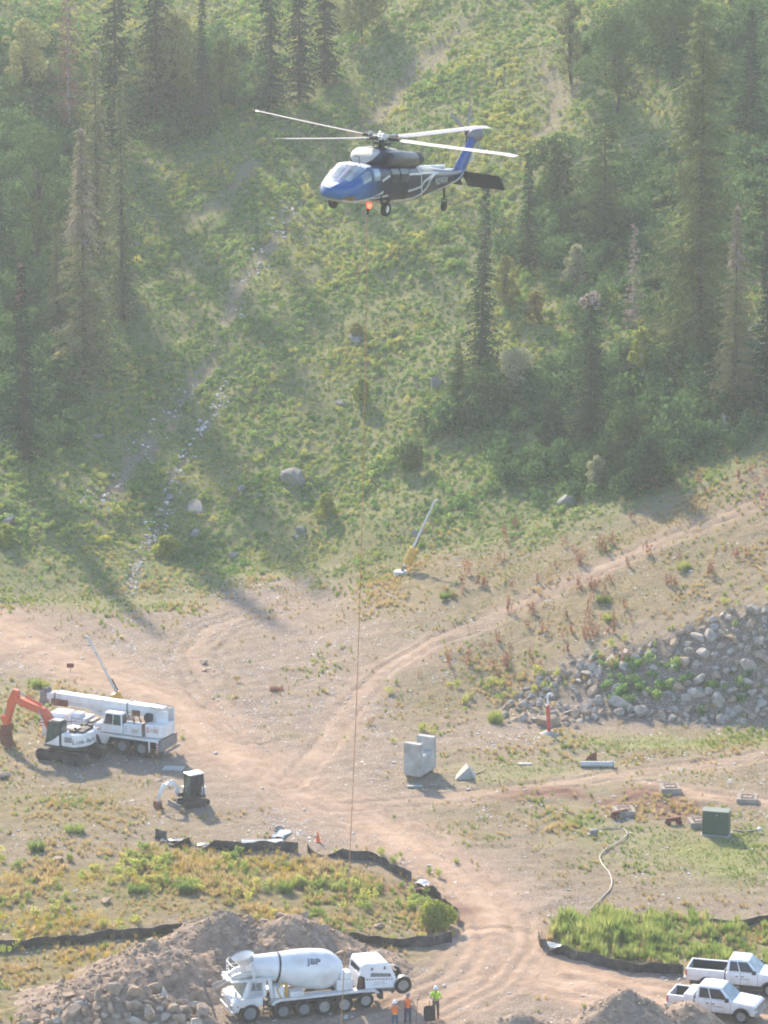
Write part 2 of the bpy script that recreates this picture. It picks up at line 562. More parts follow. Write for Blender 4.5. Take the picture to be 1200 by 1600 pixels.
def road_mask(x, y):
    n = fbm(x, y, 3.0, 3, 41) * 0.8
    def s(pts, w, soft=1.2):
        return np.clip((w - poly_dist(x, y, pts) + n) / soft, 0, 1)
    m = s(ROAD_MAIN, 4.6, 4.4)
    m = np.maximum(m, s(ROAD_UP, 2.2, 2.2) * 0.75)
    m = np.maximum(m, s(ROAD_RIGHT, 2.4, 2.6) * 0.7)
    m = np.maximum(m, s(ROAD_LOW, 3.6, 1.6))
    m = np.maximum(m, s(ROAD_PAD, 2.2, 2.0) * 0.9)
    m = np.maximum(m, s(ROAD_LEFT, 1.1, 1.0) * 0.5)
    return m * (1 - 0.4 * hill_mask(x, y))

def bare_mask(x, y):
    n = fbm(x, y, 2.5, 3, 51) * 0.9
    m = np.clip((0.85 - poly_dist(x, y, GULLY) + n * 1.5) / 1.2, 0, 1)
    m = np.maximum(m, np.clip((0.55 - poly_dist(x, y, GULLY_ROCK) + n * 0.5) / 0.6, 0, 1))
    for b in BARE:
        m = np.maximum(m, np.clip((1.5 - poly_dist(x, y, b) + n * 1.4) / 1.4, 0, 1) * 0.85)
    return m

def veg_mask(x, y):
    """how thickly low plants cover the site"""
    n = fbm(x, y, 2.2, 3, 61) * 0.5
    def pm(p, amt, soft=2.0):
        return np.clip(poly_in(x, y, p, soft) + n * 0.9, 0, 1) * amt
    m = np.maximum.reduce([pm(V_ISLAND, 1.0), pm(V_SW, 1.0), pm(V_TALL, 1.0, 1.0), pm(V_LAWN, 1.0, 3), pm(V_LAWN2, 0.7, 3), pm(V_LEFT, 0.8, 3), pm(V_CRANE, 0.7, 3),
                           pm(V_FRINGE, 0.9), pm(V_RIGHT, 0.7, 4), pm(V_STRIP, 1.0), pm(V_MID, 0.8, 2), pm(V_MID2, 0.9, 2), pm(V_BROAD, 0.5, 4), pm(V_BROADL, 0.55, 4), pm(V_MOUND, 0.8, 1)])
    return np.clip(m, 0, 1) * (1 - road_mask(x, y) * 0.95)

def lawn_mask(x, y):
    n = fbm(x, y, 3, 3, 81) * 0.5
    m = np.maximum.reduce([poly_in(x, y, V_LAWN, 4), poly_in(x, y, V_STRIP, 3), poly_in(x, y, V_LAWN2, 3), poly_in(x, y, V_FRINGE, 3), poly_in(x, y, V_TALL, 2), poly_in(x, y, V_MID2, 3) * 0.7, poly_in(x, y, V_CRANE, 3) * 0.5])
    return np.clip(m + n * (m > 0.02), 0, 1)

def dark_mask(x, y):
    n = fbm(x, y, 2.0, 3, 71)
    m = 0
    for d in DARK_SOIL:
        m = np.maximum(m, np.clip((1.9 - poly_dist(x, y, d) + n * 1.4) / 1.8, 0, 1))
    return m

# ------------------------------------------------------------------ ground material: colours come from masks baked as the soil's own colour
def ground_mat(name):
    m = bpy.data.materials.new(name)
    m.use_nodes = True
    nt = m.node_tree
    L = nt.links
    b = nt.nodes['Principled BSDF']
    b.inputs['Roughness'].default_value = 0.95
    b.inputs['Specular IOR Level'].default_value = 0.15
    geo = nt.nodes.new('ShaderNodeNewGeometry')
    at = nt.nodes.new('ShaderNodeAttribute')
    at.attribute_name = 'soil'
    sep = nt.nodes.new('ShaderNodeSeparateColor')
    L.new(at.outputs['Color'], sep.inputs[0])
    def noise(scale, detail=6, rough=0.6):
        n = nt.nodes.new('ShaderNodeTexNoise')
        n.inputs['Scale'].default_value = scale
        n.inputs['Detail'].default_value = detail
        n.inputs['Roughness'].default_value = rough
        L.new(geo.outputs['Position'], n.inputs['Vector'])
        return n.outputs[0]
    def ramp(src, *stops):
        r = nt.nodes.new('ShaderNodeValToRGB')
        el = r.color_ramp.elements
        while len(el) < len(stops):
            el.new(0.5)
        for e, (p, c) in zip(el, stops):
            e.position = p
            e.color = (*c, 1)
        L.new(src, r.inputs[0])
        return r.outputs[0]
    def mix(f, a, c):
        n = nt.nodes.new('ShaderNodeMix')
        n.data_type = 'RGBA'
        L.new(f, n.inputs[0])
        L.new(a, n.inputs[6])
        L.new(c, n.inputs[7])
        return n.outputs[2]
    gravel = ramp(noise(0.9, 9, 0.72), (0.32, (0.125, 0.090, 0.066)), (0.5, (0.245, 0.178, 0.130)), (0.66, (0.37, 0.285, 0.218)))
    pebbles = ramp(noise(11, 3, 0.5), (0.38, (0.12, 0.095, 0.078)), (0.52, (0.25, 0.20, 0.155)), (0.68, (0.58, 0.52, 0.45)))
    half = nt.nodes.new('ShaderNodeValue')
    half.outputs[0].default_value = 0.55
    gravel = mix(half.outputs[0], gravel, pebbles)
    road = ramp(noise(0.55, 8, 0.65), (0.30, (0.29, 0.195, 0.132)), (0.52, (0.43, 0.300, 0.212)), (0.72, (0.53, 0.395, 0.295)))
    grass = ramp(noise(1.6, 9, 0.75), (0.32, (0.10, 0.095, 0.036)), (0.5, (0.19, 0.160, 0.072)), (0.66, (0.30, 0.235, 0.13)))
    soil = ramp(noise(1.2, 8, 0.7), (0.3, (0.12, 0.065, 0.045)), (0.55, (0.22, 0.12, 0.085)), (0.7, (0.32, 0.19, 0.14)))
    hill = ramp(noise(1.3, 9, 0.75), (0.3, (0.10, 0.125, 0.045)), (0.5, (0.165, 0.175, 0.070)), (0.7, (0.26, 0.225, 0.115)))
    lawn = ramp(noise(2.2, 9, 0.75), (0.32, (0.13, 0.155, 0.05)), (0.5, (0.22, 0.235, 0.085)), (0.66, (0.33, 0.30, 0.14)))
    grass = mix(at.outputs['Alpha'], grass, lawn)
    c = mix(sep.outputs[1], gravel, grass)
    c = mix(sep.outputs[0], c, road)
    c = mix(sep.outputs[2], c, soil)
    at2 = nt.nodes.new('ShaderNodeAttribute')
    at2.attribute_name = 'hill'
    c = mix(at2.outputs['Fac'], c, hill)
    L.new(c, b.inputs['Base Color'])
    bp = nt.nodes.new('ShaderNodeBump')
    bp.inputs['Strength'].default_value = 0.9
    bp.inputs['Distance'].default_value = 0.12
    ad = nt.nodes.new('ShaderNodeMath')
    ad.operation = 'ADD'
    L.new(noise(5, 6, 0.7), ad.inputs[0])
    L.new(noise(1.1, 4, 0.6), ad.inputs[1])
    L.new(ad.outputs[0], bp.inputs['Height'])
    L.new(bp.outputs[0], b.inputs['Normal'])
    return m

M_GROUND = ground_mat('bare_ground')

def rut(x, y, pts, half, depth):
    d = poly_dist(x, y, pts) + fbm(x, y, 6, 2, 91) * 0.5
    return -depth * np.exp(-((d - half) / 0.22) ** 2) + depth * 0.45 * np.exp(-((d - half - 0.45) / 0.25) ** 2)

def make_ground():
    xs = np.arange(-46, 46.01, 0.28)
    ys = np.concatenate([np.arange(258, 352, 0.25), np.arange(352, 512, 0.45)])
    X, Y = np.meshgrid(xs, ys)
    x, y = X.ravel(), Y.ravel()
    hm = hill_mask(x, y)
    rm = road_mask(x, y)
    vm = veg_mask(x, y)
    dm = dark_mask(x, y)
    bm_ = bare_mask(x, y)
    z = hz(x, y)
    wv = (1 - hm)
    for pts, half, dep in ((ROAD_MAIN, 0.95, 0.12), (ROAD_MAIN, 2.0, 0.10), (ROAD_MAIN, 3.1, 0.06), (ROAD_UP, 0.85, 0.10), (ROAD_RIGHT, 0.9, 0.07), (ROAD_LOW, 1.0, 0.10), (ROAD_LOW, 2.4, 0.09), (ROAD_LEFT, 0.7, 0.13), (ROAD_LEFT, 1.7, 0.10), (ROAD_PAD, 0.9, 0.09)):
        z = z + rut(x, y, pts, half, dep) * wv
    z = z - bm_ * hm * 0.18 + fbm(x, y, 0.9, 2, 93) * 0.09 * (1 - rm * 0.6)
    z = z + dm * fbm(x, y, 1.1, 2, 95) * 0.25
    nx, ny = len(xs), len(ys)
    idx = np.arange(nx * ny).reshape(ny, nx)
    quads = np.stack([idx[:-1, :-1], idx[:-1, 1:], idx[1:, 1:], idx[1:, :-1]], -1).reshape(-1, 4)
    fr = road_mask(x, y)[quads].mean(1)
    fh = hm[quads].mean(1)
    kind = np.where(fr > 0.5, 1, np.where(fh > 0.5, 2, 0))
    co = np.stack([x, y, z], -1)
    hillcol = hm * (1 - bm_ * 0.62) * (1 - np.clip(rm * 1.2, 0, 1))
    for pts, w in ((ROAD_MAIN, 0.85), (ROAD_LOW, 0.9), (ROAD_UP, 0.7), (ROAD_RIGHT, 0.9), (ROAD_LEFT, 0.6)):
        d = poly_dist(x, y, pts)
        st = 0.5 + 0.5 * np.cos(d * 2 * math.pi / w + fbm(x, y, 9, 2, 301) * 5)
        rm = rm * (1 - 0.55 * np.clip(1 - d / 6, 0, 1) * st * np.clip(0.6 + fbm(x, y, 4, 2, 305) * 1.4, 0, 1))
    soilc = np.stack([np.clip(rm, 0, 1), vm * (1 - hm), np.clip(dm, 0, 1), lawn_mask(x, y)], -1)
    for k, name, label, cat in ((0, 'ground', 'stony tan ground of the work site', 'ground'), (1, 'dirt_road', 'pale packed dirt tracks crossing the work site', 'road'), (2, 'hillside', 'steep hillside rising behind the work site', 'hill')):
        q = quads[kind == k]
        used = np.unique(q)
        remap = np.zeros(nx * ny, np.int64)
        remap[used] = np.arange(len(used))
        q = remap[q]
        me = bpy.data.meshes.new(name)
        me.vertices.add(len(used))
        me.vertices.foreach_set('co', co[used].ravel())
        me.loops.add(q.size)
        me.loops.foreach_set('vertex_index', q.ravel().astype(np.int32))
        me.polygons.add(len(q))
        me.polygons.foreach_set('loop_start', (np.arange(len(q)) * 4).astype(np.int32))
        me.update(calc_edges=True)
        me.shade_smooth()
        a = me.attributes.new('soil', 'FLOAT_COLOR', 'POINT')
        a.data.foreach_set('color', soilc[used].ravel())
        a = me.attributes.new('hill', 'FLOAT', 'POINT')
        a.data.foreach_set('value', hillcol[used])
        me.materials.append(M_GROUND)
        o = bpy.data.objects.new(name, me)
        col.objects.link(o)
        tag(o, label, cat, kind='structure')
    # the country around, out to the horizon, lies a little lower under the detailed sheet
    xs = np.concatenate([np.arange(-700, -60, 40), np.arange(-60, 61, 6), np.arange(100, 741, 40)])
    ys = np.concatenate([np.arange(-400, 250, 40), np.arange(250, 524, 6), np.arange(550, 900, 40)])
    X, Y = np.meshgrid(xs, ys)
    x, y = X.ravel(), Y.ravel()
    z = hz(np.clip(x, -60, 60), y, False)
    inner = (np.abs(x) < 44) & (y > 260) & (y < 508)
    z = np.where(inner, z - 2.5, z - 0.35)
    nx, ny = len(xs), len(ys)
    idx = np.arange(nx * ny).reshape(ny, nx)
    quads = np.stack([idx[:-1, :-1], idx[:-1, 1:], idx[1:, 1:], idx[1:, :-1]], -1).reshape(-1, 4)
    me = bpy.data.meshes.new('terrain')
    me.from_pydata(np.stack([x, y, z], -1).tolist(), [], quads.tolist())
    me.shade_smooth()
    a = me.attributes.new('soil', 'FLOAT_COLOR', 'POINT')
    a.data.foreach_set('color', np.stack([x * 0, x * 0 + 0.8, x * 0, x * 0 + 1], -1).ravel())
    a = me.attributes.new('hill', 'FLOAT', 'POINT')
    a.data.foreach_set('value', (y > 370).astype(float))
    me.materials.append(M_GROUND)
    o = bpy.data.objects.new('terrain', me)
    col.objects.link(o)
    tag(o, 'wide country around the work site', 'terrain', kind='structure')

make_ground()

# ------------------------------------------------------------------ heaps of dug soil
HEAPS = []
def heap_height(x, y, lobes, seed):
    x, y = np.asarray(x, float), np.asarray(y, float)
    h = np.full(x.shape, -0.6)
    for cx, cy, rx, ry, hh in lobes:
        d = np.sqrt(((x - cx) / rx) ** 2 + ((y - cy) / ry) ** 2 + 0.02)
        d = d + fbm(x, y, 2.5, 3, seed) * 0.16
        h = np.maximum(h, hh * np.minimum(1.12 - d, 0.96 + 0.1 * (1 - d)))
    return h + fbm(x, y, 1.1, 3, seed + 3) * 0.34

M_HEAP = mat('dug_earth', (0.285, 0.215, 0.160), 0.95, var=0.45, scale=1.8, bump=0.9, spec=0.1, dirt=(0.20, 0.15, 0.115), dirt_amt=0.7)
def heap(name, lobes, label, seed, step=0.2):
    x0 = min(l[0] - l[2] * 1.5 for l in lobes); x1 = max(l[0] + l[2] * 1.5 for l in lobes)
    y0 = min(l[1] - l[3] * 1.5 for l in lobes); y1 = max(l[1] + l[3] * 1.5 for l in lobes)
    xs, ys = np.arange(x0, x1, step), np.arange(y0, y1, step)
    X, Y = np.meshgrid(xs, ys)
    x, y = X.ravel(), Y.ravel()
    h = heap_height(x, y, lobes, seed)
    z = hz(x, y) + h
    nx, ny = len(xs), len(ys)
    idx = np.arange(nx * ny).reshape(ny, nx)
    quads = np.stack([idx[:-1, :-1], idx[:-1, 1:], idx[1:, 1:], idx[1:, :-1]], -1).reshape(-1, 4)
    q = quads[h[quads].max(1) > -0.12]
    used = np.unique(q)
    remap = np.zeros(nx * ny, np.int64)
    remap[used] = np.arange(len(used))
    me = bpy.data.meshes.new(name)
    me.from_pydata(np.stack([x, y, z], -1)[used].tolist(), [], remap[q].tolist())
    me.shade_smooth()
    me.materials.append(M_HEAP)
    o = bpy.data.objects.new(name, me)
    col.objects.link(o)
    tag(o, label, 'soil heap')
    HEAPS.append((lobes, seed))
    return o

def top(x, y):
    """height of the ground or of the heap lying on it"""
    z = hz(x, y)
    for lobes, seed in HEAPS:
        z = np.maximum(z, hz(x, y) + heap_height(x, y, lobes, seed))
    return z

def X_at(px, y):
    d = ray(px, 1500)
    return d.x / d.y * y

HEAP_BIG = [(X_at(345, 287), 287.2, 4.6, 4.6, 2.7), (X_at(450, 286), 286.8, 4.6, 4.2, 2.7), (X_at(250, 284), 283, 4.8, 4.2, 2.3), (X_at(150, 279), 278.5, 4.4, 4.0, 1.6), (X_at(540, 285), 285.5, 3.4, 3.2, 1.0)]
HEAP_RIGHT = [(X_at(985, 270.5), 270.0, 5.2, 4.8, 4.1), (X_at(1070, 271), 270.6, 4.2, 4.2, 3.3), (X_at(890, 271), 270.0, 4.5, 4.0, 2.2)]
HEAP_LOW = [(X_at(815, 271), 271.2, 4.2, 2.6, 2.3), (X_at(735, 271), 271.2, 2.6, 2.2, 1.9)]
heap('soil_heap', HEAP_BIG, 'long grey-brown heap of dug soil and rock behind the mixer truck', 3)
heap('soil_heap', HEAP_RIGHT, 'steep grey-brown soil heap in front of the white pickups', 8)
heap('soil_heap', HEAP_LOW, 'low ridge of dark soil beside the black tub', 12)
# ------------------------------------------------------------------ scattering (stuff): one object each, pieces set out by geometry nodes
def variants(name, meshes, material):
    c = bpy.data.collections.new(name)
    for i, me in enumerate(meshes):
        if not me.materials:
            me.materials.append(material)
        o = bpy.data.objects.new(name + '_piece', me)
        c.objects.link(o)
    return c

def scatter(name, label, cat, pts, scl, coll, nvar, tilt=0.0, seed=0, flat=1.0):
    rng = np.random.default_rng(seed)
    n = len(pts)
    me = bpy.data.meshes.new(name)
    me.vertices.add(n)
    me.vertices.foreach_set('co', np.asarray(pts, float).ravel())
    a = me.attributes.new('scl', 'FLOAT_VECTOR', 'POINT')
    s = np.stack([scl, scl * rng.uniform(0.85, 1.15, n), scl * flat * rng.uniform(0.8, 1.25, n)], -1)
    a.data.foreach_set('vector', s.ravel())
    a = me.attributes.new('rot', 'FLOAT_VECTOR', 'POINT')
    r = np.stack([rng.uniform(-tilt, tilt, n), rng.uniform(-tilt, tilt, n), rng.uniform(0, 6.283, n)], -1)
    a.data.foreach_set('vector', r.ravel())
    a = me.attributes.new('pick', 'INT', 'POINT')
    a.data.foreach_set('value', rng.integers(0, nvar, n).astype(np.int32))
    ng = bpy.data.node_groups.new(name, 'GeometryNodeTree')
    ng.interface.new_socket('Geometry', in_out='INPUT', socket_type='NodeSocketGeometry')
    ng.interface.new_socket('Geometry', in_out='OUTPUT', socket_type='NodeSocketGeometry')
    N = ng.nodes.new
    gi, go = N('NodeGroupInput'), N('NodeGroupOutput')
    ci = N('GeometryNodeCollectionInfo')
    ci.inputs['Collection'].default_value = coll
    ci.inputs['Separate Children'].default_value = True
    ci.inputs['Reset Children'].default_value = True
    ip = N('GeometryNodeInstanceOnPoints')
    ip.inputs['Pick Instance'].default_value = True
    def attr(nm, t):
        q = N('GeometryNodeInputNamedAttribute')
        q.data_type = t
        q.inputs['Name'].default_value = nm
        return q.outputs['Attribute']
    l = ng.links.new
    l(gi.outputs[0], ip.inputs['Points'])
    l(ci.outputs[0], ip.inputs['Instance'])
    l(attr('pick', 'INT'), ip.inputs['Instance Index'])
    l(attr('rot', 'FLOAT_VECTOR'), ip.inputs['Rotation'])
    l(attr('scl', 'FLOAT_VECTOR'), ip.inputs['Scale'])
    l(ip.outputs[0], go.inputs[0])
    o = bpy.data.objects.new(name, me)
    col.objects.link(o)
    md = o.modifiers.new('scatter', 'NODES')
    md.node_group = ng
    tag(o, label, cat, kind='stuff')
    return o

def mesh_from(name, v, f, material=None):
    me = bpy.data.meshes.new(name)
    me.from_pydata([tuple(p) for p in v], [], f)
    if material:
        me.materials.append(material)
    return me

def leaf_quads(centers, normals_up, size, rng, aspect=0.6):
    """rhombic leaves round given centres with random turns"""
    n = len(centers)
    d = rng.normal(size=(n, 3))
    d[:, 2] += normals_up
    d /= np.linalg.norm(d, axis=1)[:, None] + 1e-9
    t = rng.normal(size=(n, 3))
    t -= d * (t * d).sum(1)[:, None]
    t /= np.linalg.norm(t, axis=1)[:, None] + 1e-9
    b = np.cross(d, t)
    s = size * rng.uniform(0.6, 1.35, n)[:, None]
    v = np.stack([centers - t * s * 0.5, centers + b * s * 0.5 * aspect, centers + t * s * 0.5, centers - b * s * 0.5 * aspect], 1).reshape(-1, 3)
    f = np.arange(4 * n).reshape(-1, 4)
    return v, f

def shrub_mesh(seed, nleaf=130, leaf=0.17, lobes=5, low=0.0):
    """a unit bush (about 1 wide) of leaves laid in uneven lobes"""
    rng = np.random.default_rng(seed)
    cs = []
    for k in range(lobes):
        a, r = rng.uniform(0, 6.28), rng.uniform(0.05, 0.34)
        c = np.array([math.cos(a) * r, math.sin(a) * r, rng.uniform(0.22, 0.62)])
        rad = rng.uniform(0.16, 0.30)
        q = rng.normal(size=(nleaf // lobes, 3))
        q /= np.linalg.norm(q, axis=1)[:, None]
        q *= (rng.uniform(0.45, 1.0, len(q)) ** 0.5)[:, None] * rad
        cs.append(c + q)
    c = np.concatenate(cs)
    c[:, 2] = np.clip(c[:, 2], low, None)
    v, f = leaf_quads(c, 0.7, leaf, rng)
    return mesh_from('bush', v, f.tolist())

def tuft_mesh(seed, n=40, h=1.0, spread=0.28, lean=0.35, w=0.035, base=0.12):
    """a tuft of tapering blades"""
    rng = np.random.default_rng(seed)
    V, F = [], []
    for i in range(n):
        a = rng.uniform(0, 6.28)
        r = base * math.sqrt(rng.uniform())
        p = np.array([math.cos(a) * r, math.sin(a) * r, -0.03])
        a2 = a + rng.normal() * 0.7
        hh = h * rng.uniform(0.45, 1.0)
        ln = spread * rng.uniform(0.2, 1.2) * hh
        side = np.array([-math.sin(a2 + rng.normal() * 0.6), math.cos(a2 + rng.normal() * 0.6), 0])
        d = np.array([math.cos(a2), math.sin(a2), 0])
        mid = p + d * ln * lean + np.array([0, 0, hh * 0.6])
        tip = p + d * ln + np.array([0, 0, hh * rng.uniform(0.85, 1.0)])
        k = len(V)
        V += [p - side * w, p + side * w, mid + side * w * 0.8, mid - side * w * 0.8, tip]
        F += [(k, k + 1, k + 2, k + 3), (k + 3, k + 2, k + 4)]
    return mesh_from('tuft', V, F)

def stalk_mesh(seed, n=7, h=1.0):
    """upright weed stalks with seed heads"""
    rng = np.random.default_rng(seed)
    V, F = [], []
    for i in range(n):
        p = np.array([rng.normal() * 0.12, rng.normal() * 0.12, -0.02])
        tip = p + np.array([rng.normal() * 0.10, rng.normal() * 0.10, h * rng.uniform(0.6, 1.0)])
        for j in range(14):
            t = rng.uniform(0.25, 1.0)
            c = p + (tip - p) * t + rng.normal(size=3) * 0.03
            v, f = leaf_quads(c[None], 0.1, 0.13, rng, 0.7)
            k = len(V)
            V += list(v)
            F.append((k, k + 1, k + 2, k + 3))
        k = len(V)
        s = np.array([0.012, 0, 0])
        V += [p - s, p + s, tip + s * 0.4, tip - s * 0.4]
        F.append((k, k + 1, k + 2, k + 3))
    return mesh_from('stalk', V, F)

def rock_mesh(seed, sub=2, rough=0.25, name='stone'):
    """a broken stone: ball cut by random planes"""
    rng = random.Random(seed)
    bm = bmesh.new()
    bmesh.ops.create_icosphere(bm, subdivisions=sub, radius=0.62)
    planes = []
    for i in range(9):
        n = Vector((rng.gauss(0, 1), rng.gauss(0, 1), rng.gauss(0, 0.8))).normalized()
        planes.append((n, rng.uniform(0.24, 0.44)))
    for v in bm.verts:
        for n, d in planes:
            k = v.co.dot(n) - d
            if k > 0:
                v.co -= n * k
        v.co += Vector((rng.gauss(0, 1), rng.gauss(0, 1), rng.gauss(0, 1))) * 0.012
    for v in bm.verts:
        v.co.z *= 0.82
    me = bpy.data.meshes.new(name)
    bm.to_mesh(me)
    bm.free()
    me.shade_smooth()
    me.set_sharp_from_angle(angle=R(15))
    return me

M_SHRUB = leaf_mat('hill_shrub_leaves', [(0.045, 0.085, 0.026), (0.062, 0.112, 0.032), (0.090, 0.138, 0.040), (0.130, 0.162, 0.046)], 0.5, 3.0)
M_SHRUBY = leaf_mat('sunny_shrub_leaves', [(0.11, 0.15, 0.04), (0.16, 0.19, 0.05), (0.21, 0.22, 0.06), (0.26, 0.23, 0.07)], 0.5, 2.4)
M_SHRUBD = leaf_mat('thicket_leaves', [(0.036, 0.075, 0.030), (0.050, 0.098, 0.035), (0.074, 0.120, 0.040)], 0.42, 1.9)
M_RUSTY = leaf_mat('autumn_leaves', [(0.22, 0.16, 0.06), (0.25, 0.15, 0.06), (0.27, 0.20, 0.07)], 0.45, 1.3)
M_DRY = leaf_mat('dry_grass_blades', [(0.30, 0.24, 0.11), (0.40, 0.31, 0.15), (0.34, 0.24, 0.10), (0.46, 0.36, 0.18)], 0.5, 1.3)
M_GRASS = leaf_mat('green_grass_blades', [(0.10, 0.15, 0.035), (0.145, 0.195, 0.045), (0.20, 0.22, 0.06)], 0.55, 1.75)
M_TALL = leaf_mat('tall_grass_blades', [(0.09, 0.145, 0.030), (0.15, 0.215, 0.045), (0.22, 0.27, 0.07), (0.27, 0.28, 0.09)], 0.55, 1.45)
M_REDW = leaf_mat('red_weed', [(0.24, 0.13, 0.08), (0.32, 0.19, 0.12), (0.30, 0.14, 0.09)], 0.4, 1.25)
M_FLOWER = leaf_mat('yellow_blossom', [(0.62, 0.40, 0.03), (0.68, 0.47, 0.05), (0.55, 0.34, 0.03)], 0.3, 1.15)
M_PEBBLE = mat('pale_pebble', (0.62, 0.585, 0.54), 0.9, var=0.3, scale=2.2, spec=0.2)
M_STONED = mat('slope_stone', (0.25, 0.235, 0.215), 0.9, var=0.3, scale=2.2, bump=0.6, spec=0.2, dirt=(0.17, 0.155, 0.13), dirt_amt=0.6)
M_STONE = mat('pale_stone', (0.41, 0.355, 0.30), 0.9, var=0.3, scale=2.2, bump=0.5, spec=0.2, dirt=(0.26, 0.22, 0.19), dirt_amt=0.6)
M_STONEB = mat('tan_stone', (0.34, 0.255, 0.185), 0.9, var=0.3, scale=2.2, bump=0.5, spec=0.2, dirt=(0.26, 0.21, 0.17), dirt_amt=0.6)
M_STONEG = mat('blue_grey_stone', (0.36, 0.315, 0.265), 0.9, var=0.35, scale=2.2, bump=0.5, spec=0.2, dirt=(0.22, 0.20, 0.18), dirt_amt=0.5)

C_SHRUB = variants('shrub', [shrub_mesh(s) for s in range(5)], M_SHRUB)
C_SHRUBY = variants('sunny_shrub', [shrub_mesh(s + 20) for s in range(4)], M_SHRUBY)
C_SHRUBD = variants('thicket', [shrub_mesh(s + 40, 260, 0.12, 8) for s in range(4)], M_SHRUBD)
C_RUSTY = variants('autumn', [shrub_mesh(s + 60) for s in range(3)], M_RUSTY)
C_DRY = variants('dry_tuft', [tuft_mesh(s, 36, 0.8, 0.5, 0.4, 0.025, 0.2) for s in range(4)], M_DRY)
C_GRASS = variants('green_tuft', [tuft_mesh(s + 9, 40, 0.75, 0.5, 0.4, 0.028, 0.2) for s in range(4)], M_GRASS)
C_TALL = variants('tall_tuft', [tuft_mesh(s + 19, 46, 1.0, 0.28, 0.3, 0.022, 0.2) for s in range(4)], M_TALL)
C_REDW = variants('red_stalk', [stalk_mesh(s) for s in range(3)], M_REDW)
C_FLOWER = variants('flower', [shrub_mesh(s + 80, 36, 0.13, 4) for s in range(3)], M_FLOWER)
C_STONE = variants('chip', [rock_mesh(s, 1) for s in range(6)], M_PEBBLE)

rng = np.random.default_rng(42)
def cand(n, y0=262, y1=452, hw=lambda y: y * 0.0785 + 1.5):
    y = np.sqrt(rng.uniform(y0 ** 2, y1 ** 2, n))
    x = rng.uniform(-1, 1, n) * hw(y)
    return x, y
def keep(x, y, prob):
    k = rng.uniform(0, 1, len(x)) < prob
    return x[k], y[k]
def pts3(x, y, dz=0.0):
    return np.stack([x, y, hz(x, y) + dz], -1)

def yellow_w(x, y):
    """where the brush is paler and yellower, with sunlit patches put into leaf colour"""
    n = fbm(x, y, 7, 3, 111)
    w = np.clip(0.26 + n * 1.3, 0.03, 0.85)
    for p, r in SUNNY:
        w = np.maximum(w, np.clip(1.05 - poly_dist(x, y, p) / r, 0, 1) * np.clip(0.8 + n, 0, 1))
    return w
SUNNY = [(pl([(560, 540), (480, 640), (500, 700), (540, 800), (600, 830)]), 4.5), (pl([(740, 90), (810, 180), (830, 300), (780, 420), (770, 500)]), 5), (pl([(450, 260), (470, 380)]), 4), (pl([(160, 760), (200, 830), (60, 870), (280, 880), (10, 850)]), 4), (pl([(60, 40), (110, 120), (20, 130)]), 6), (pl([(280, 40), (540, 10)]), 4), (pl([(860, 420), (830, 520)]), 5)]  # sunlit stretches of the slope, painted in through yellower leaves
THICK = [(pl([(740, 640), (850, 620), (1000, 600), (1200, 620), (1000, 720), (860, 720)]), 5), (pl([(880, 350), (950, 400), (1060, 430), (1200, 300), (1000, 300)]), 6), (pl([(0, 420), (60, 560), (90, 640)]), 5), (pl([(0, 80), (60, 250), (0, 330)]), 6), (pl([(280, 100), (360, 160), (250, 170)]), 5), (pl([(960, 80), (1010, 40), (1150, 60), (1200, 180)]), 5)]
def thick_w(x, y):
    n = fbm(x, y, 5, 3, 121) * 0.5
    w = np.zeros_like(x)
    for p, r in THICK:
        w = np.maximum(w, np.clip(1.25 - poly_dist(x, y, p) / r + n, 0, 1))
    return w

# brush on the slope
x, y = cand(120000, 358, 500)
hm = hill_mask(x, y)
den = np.clip(hm * 1.25 - 0.1, 0, 1) * (1 - bare_mask(x, y) * 0.93) * (1 - road_mask(x, y)) * np.clip(0.80 + fbm(x, y, 3.5, 3, 131) * 0.6, 0.2, 1)
x, y = keep(x, y, den)
yw, tw = yellow_w(x, y), thick_w(x, y)
u = rng.uniform(0, 1, len(x))
rust = u < 0.0035 + 0.008 * tw
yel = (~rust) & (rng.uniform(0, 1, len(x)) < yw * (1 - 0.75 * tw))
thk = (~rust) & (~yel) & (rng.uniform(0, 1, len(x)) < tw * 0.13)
grn = ~(rust | yel | thk)
big = 0.8 + 0.5 * np.clip(fbm(x, y, 5, 2, 141) + 0.2, 0, 1.2)
sz = (rng.uniform(0.26, 0.56, len(x)) + 0.5 * (rng.uniform(0, 1, len(x)) < 0.035) + 0.5 * tw * rng.uniform(0, 1, len(x))) * big * np.clip(0.45 + (y - np.interp(x, HX, HY) + fbm(x, y, 6, 2, 145) * 6) / 16, 0.35, 1.0)
scatter('hillside_brush', 'low green brush covering the hillside', 'brush', pts3(x[grn], y[grn], -0.06), sz[grn], C_SHRUB, 5, 0.25, 1, 0.8)
scatter('sun_tinted_brush', 'yellow-green brush in patches on the hillside', 'brush', pts3(x[yel], y[yel], -0.06), sz[yel] * 0.95, C_SHRUBY, 4, 0.25, 2, 0.85)
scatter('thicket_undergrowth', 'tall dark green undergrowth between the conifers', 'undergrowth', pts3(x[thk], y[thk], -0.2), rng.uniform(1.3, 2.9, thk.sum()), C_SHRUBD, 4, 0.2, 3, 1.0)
scatter('autumn_brush', 'orange-leaved brush dotted over the slope', 'brush', pts3(x[rust], y[rust]), sz[rust] * 0.9, C_RUSTY, 3, 0.2, 4, 1.0)

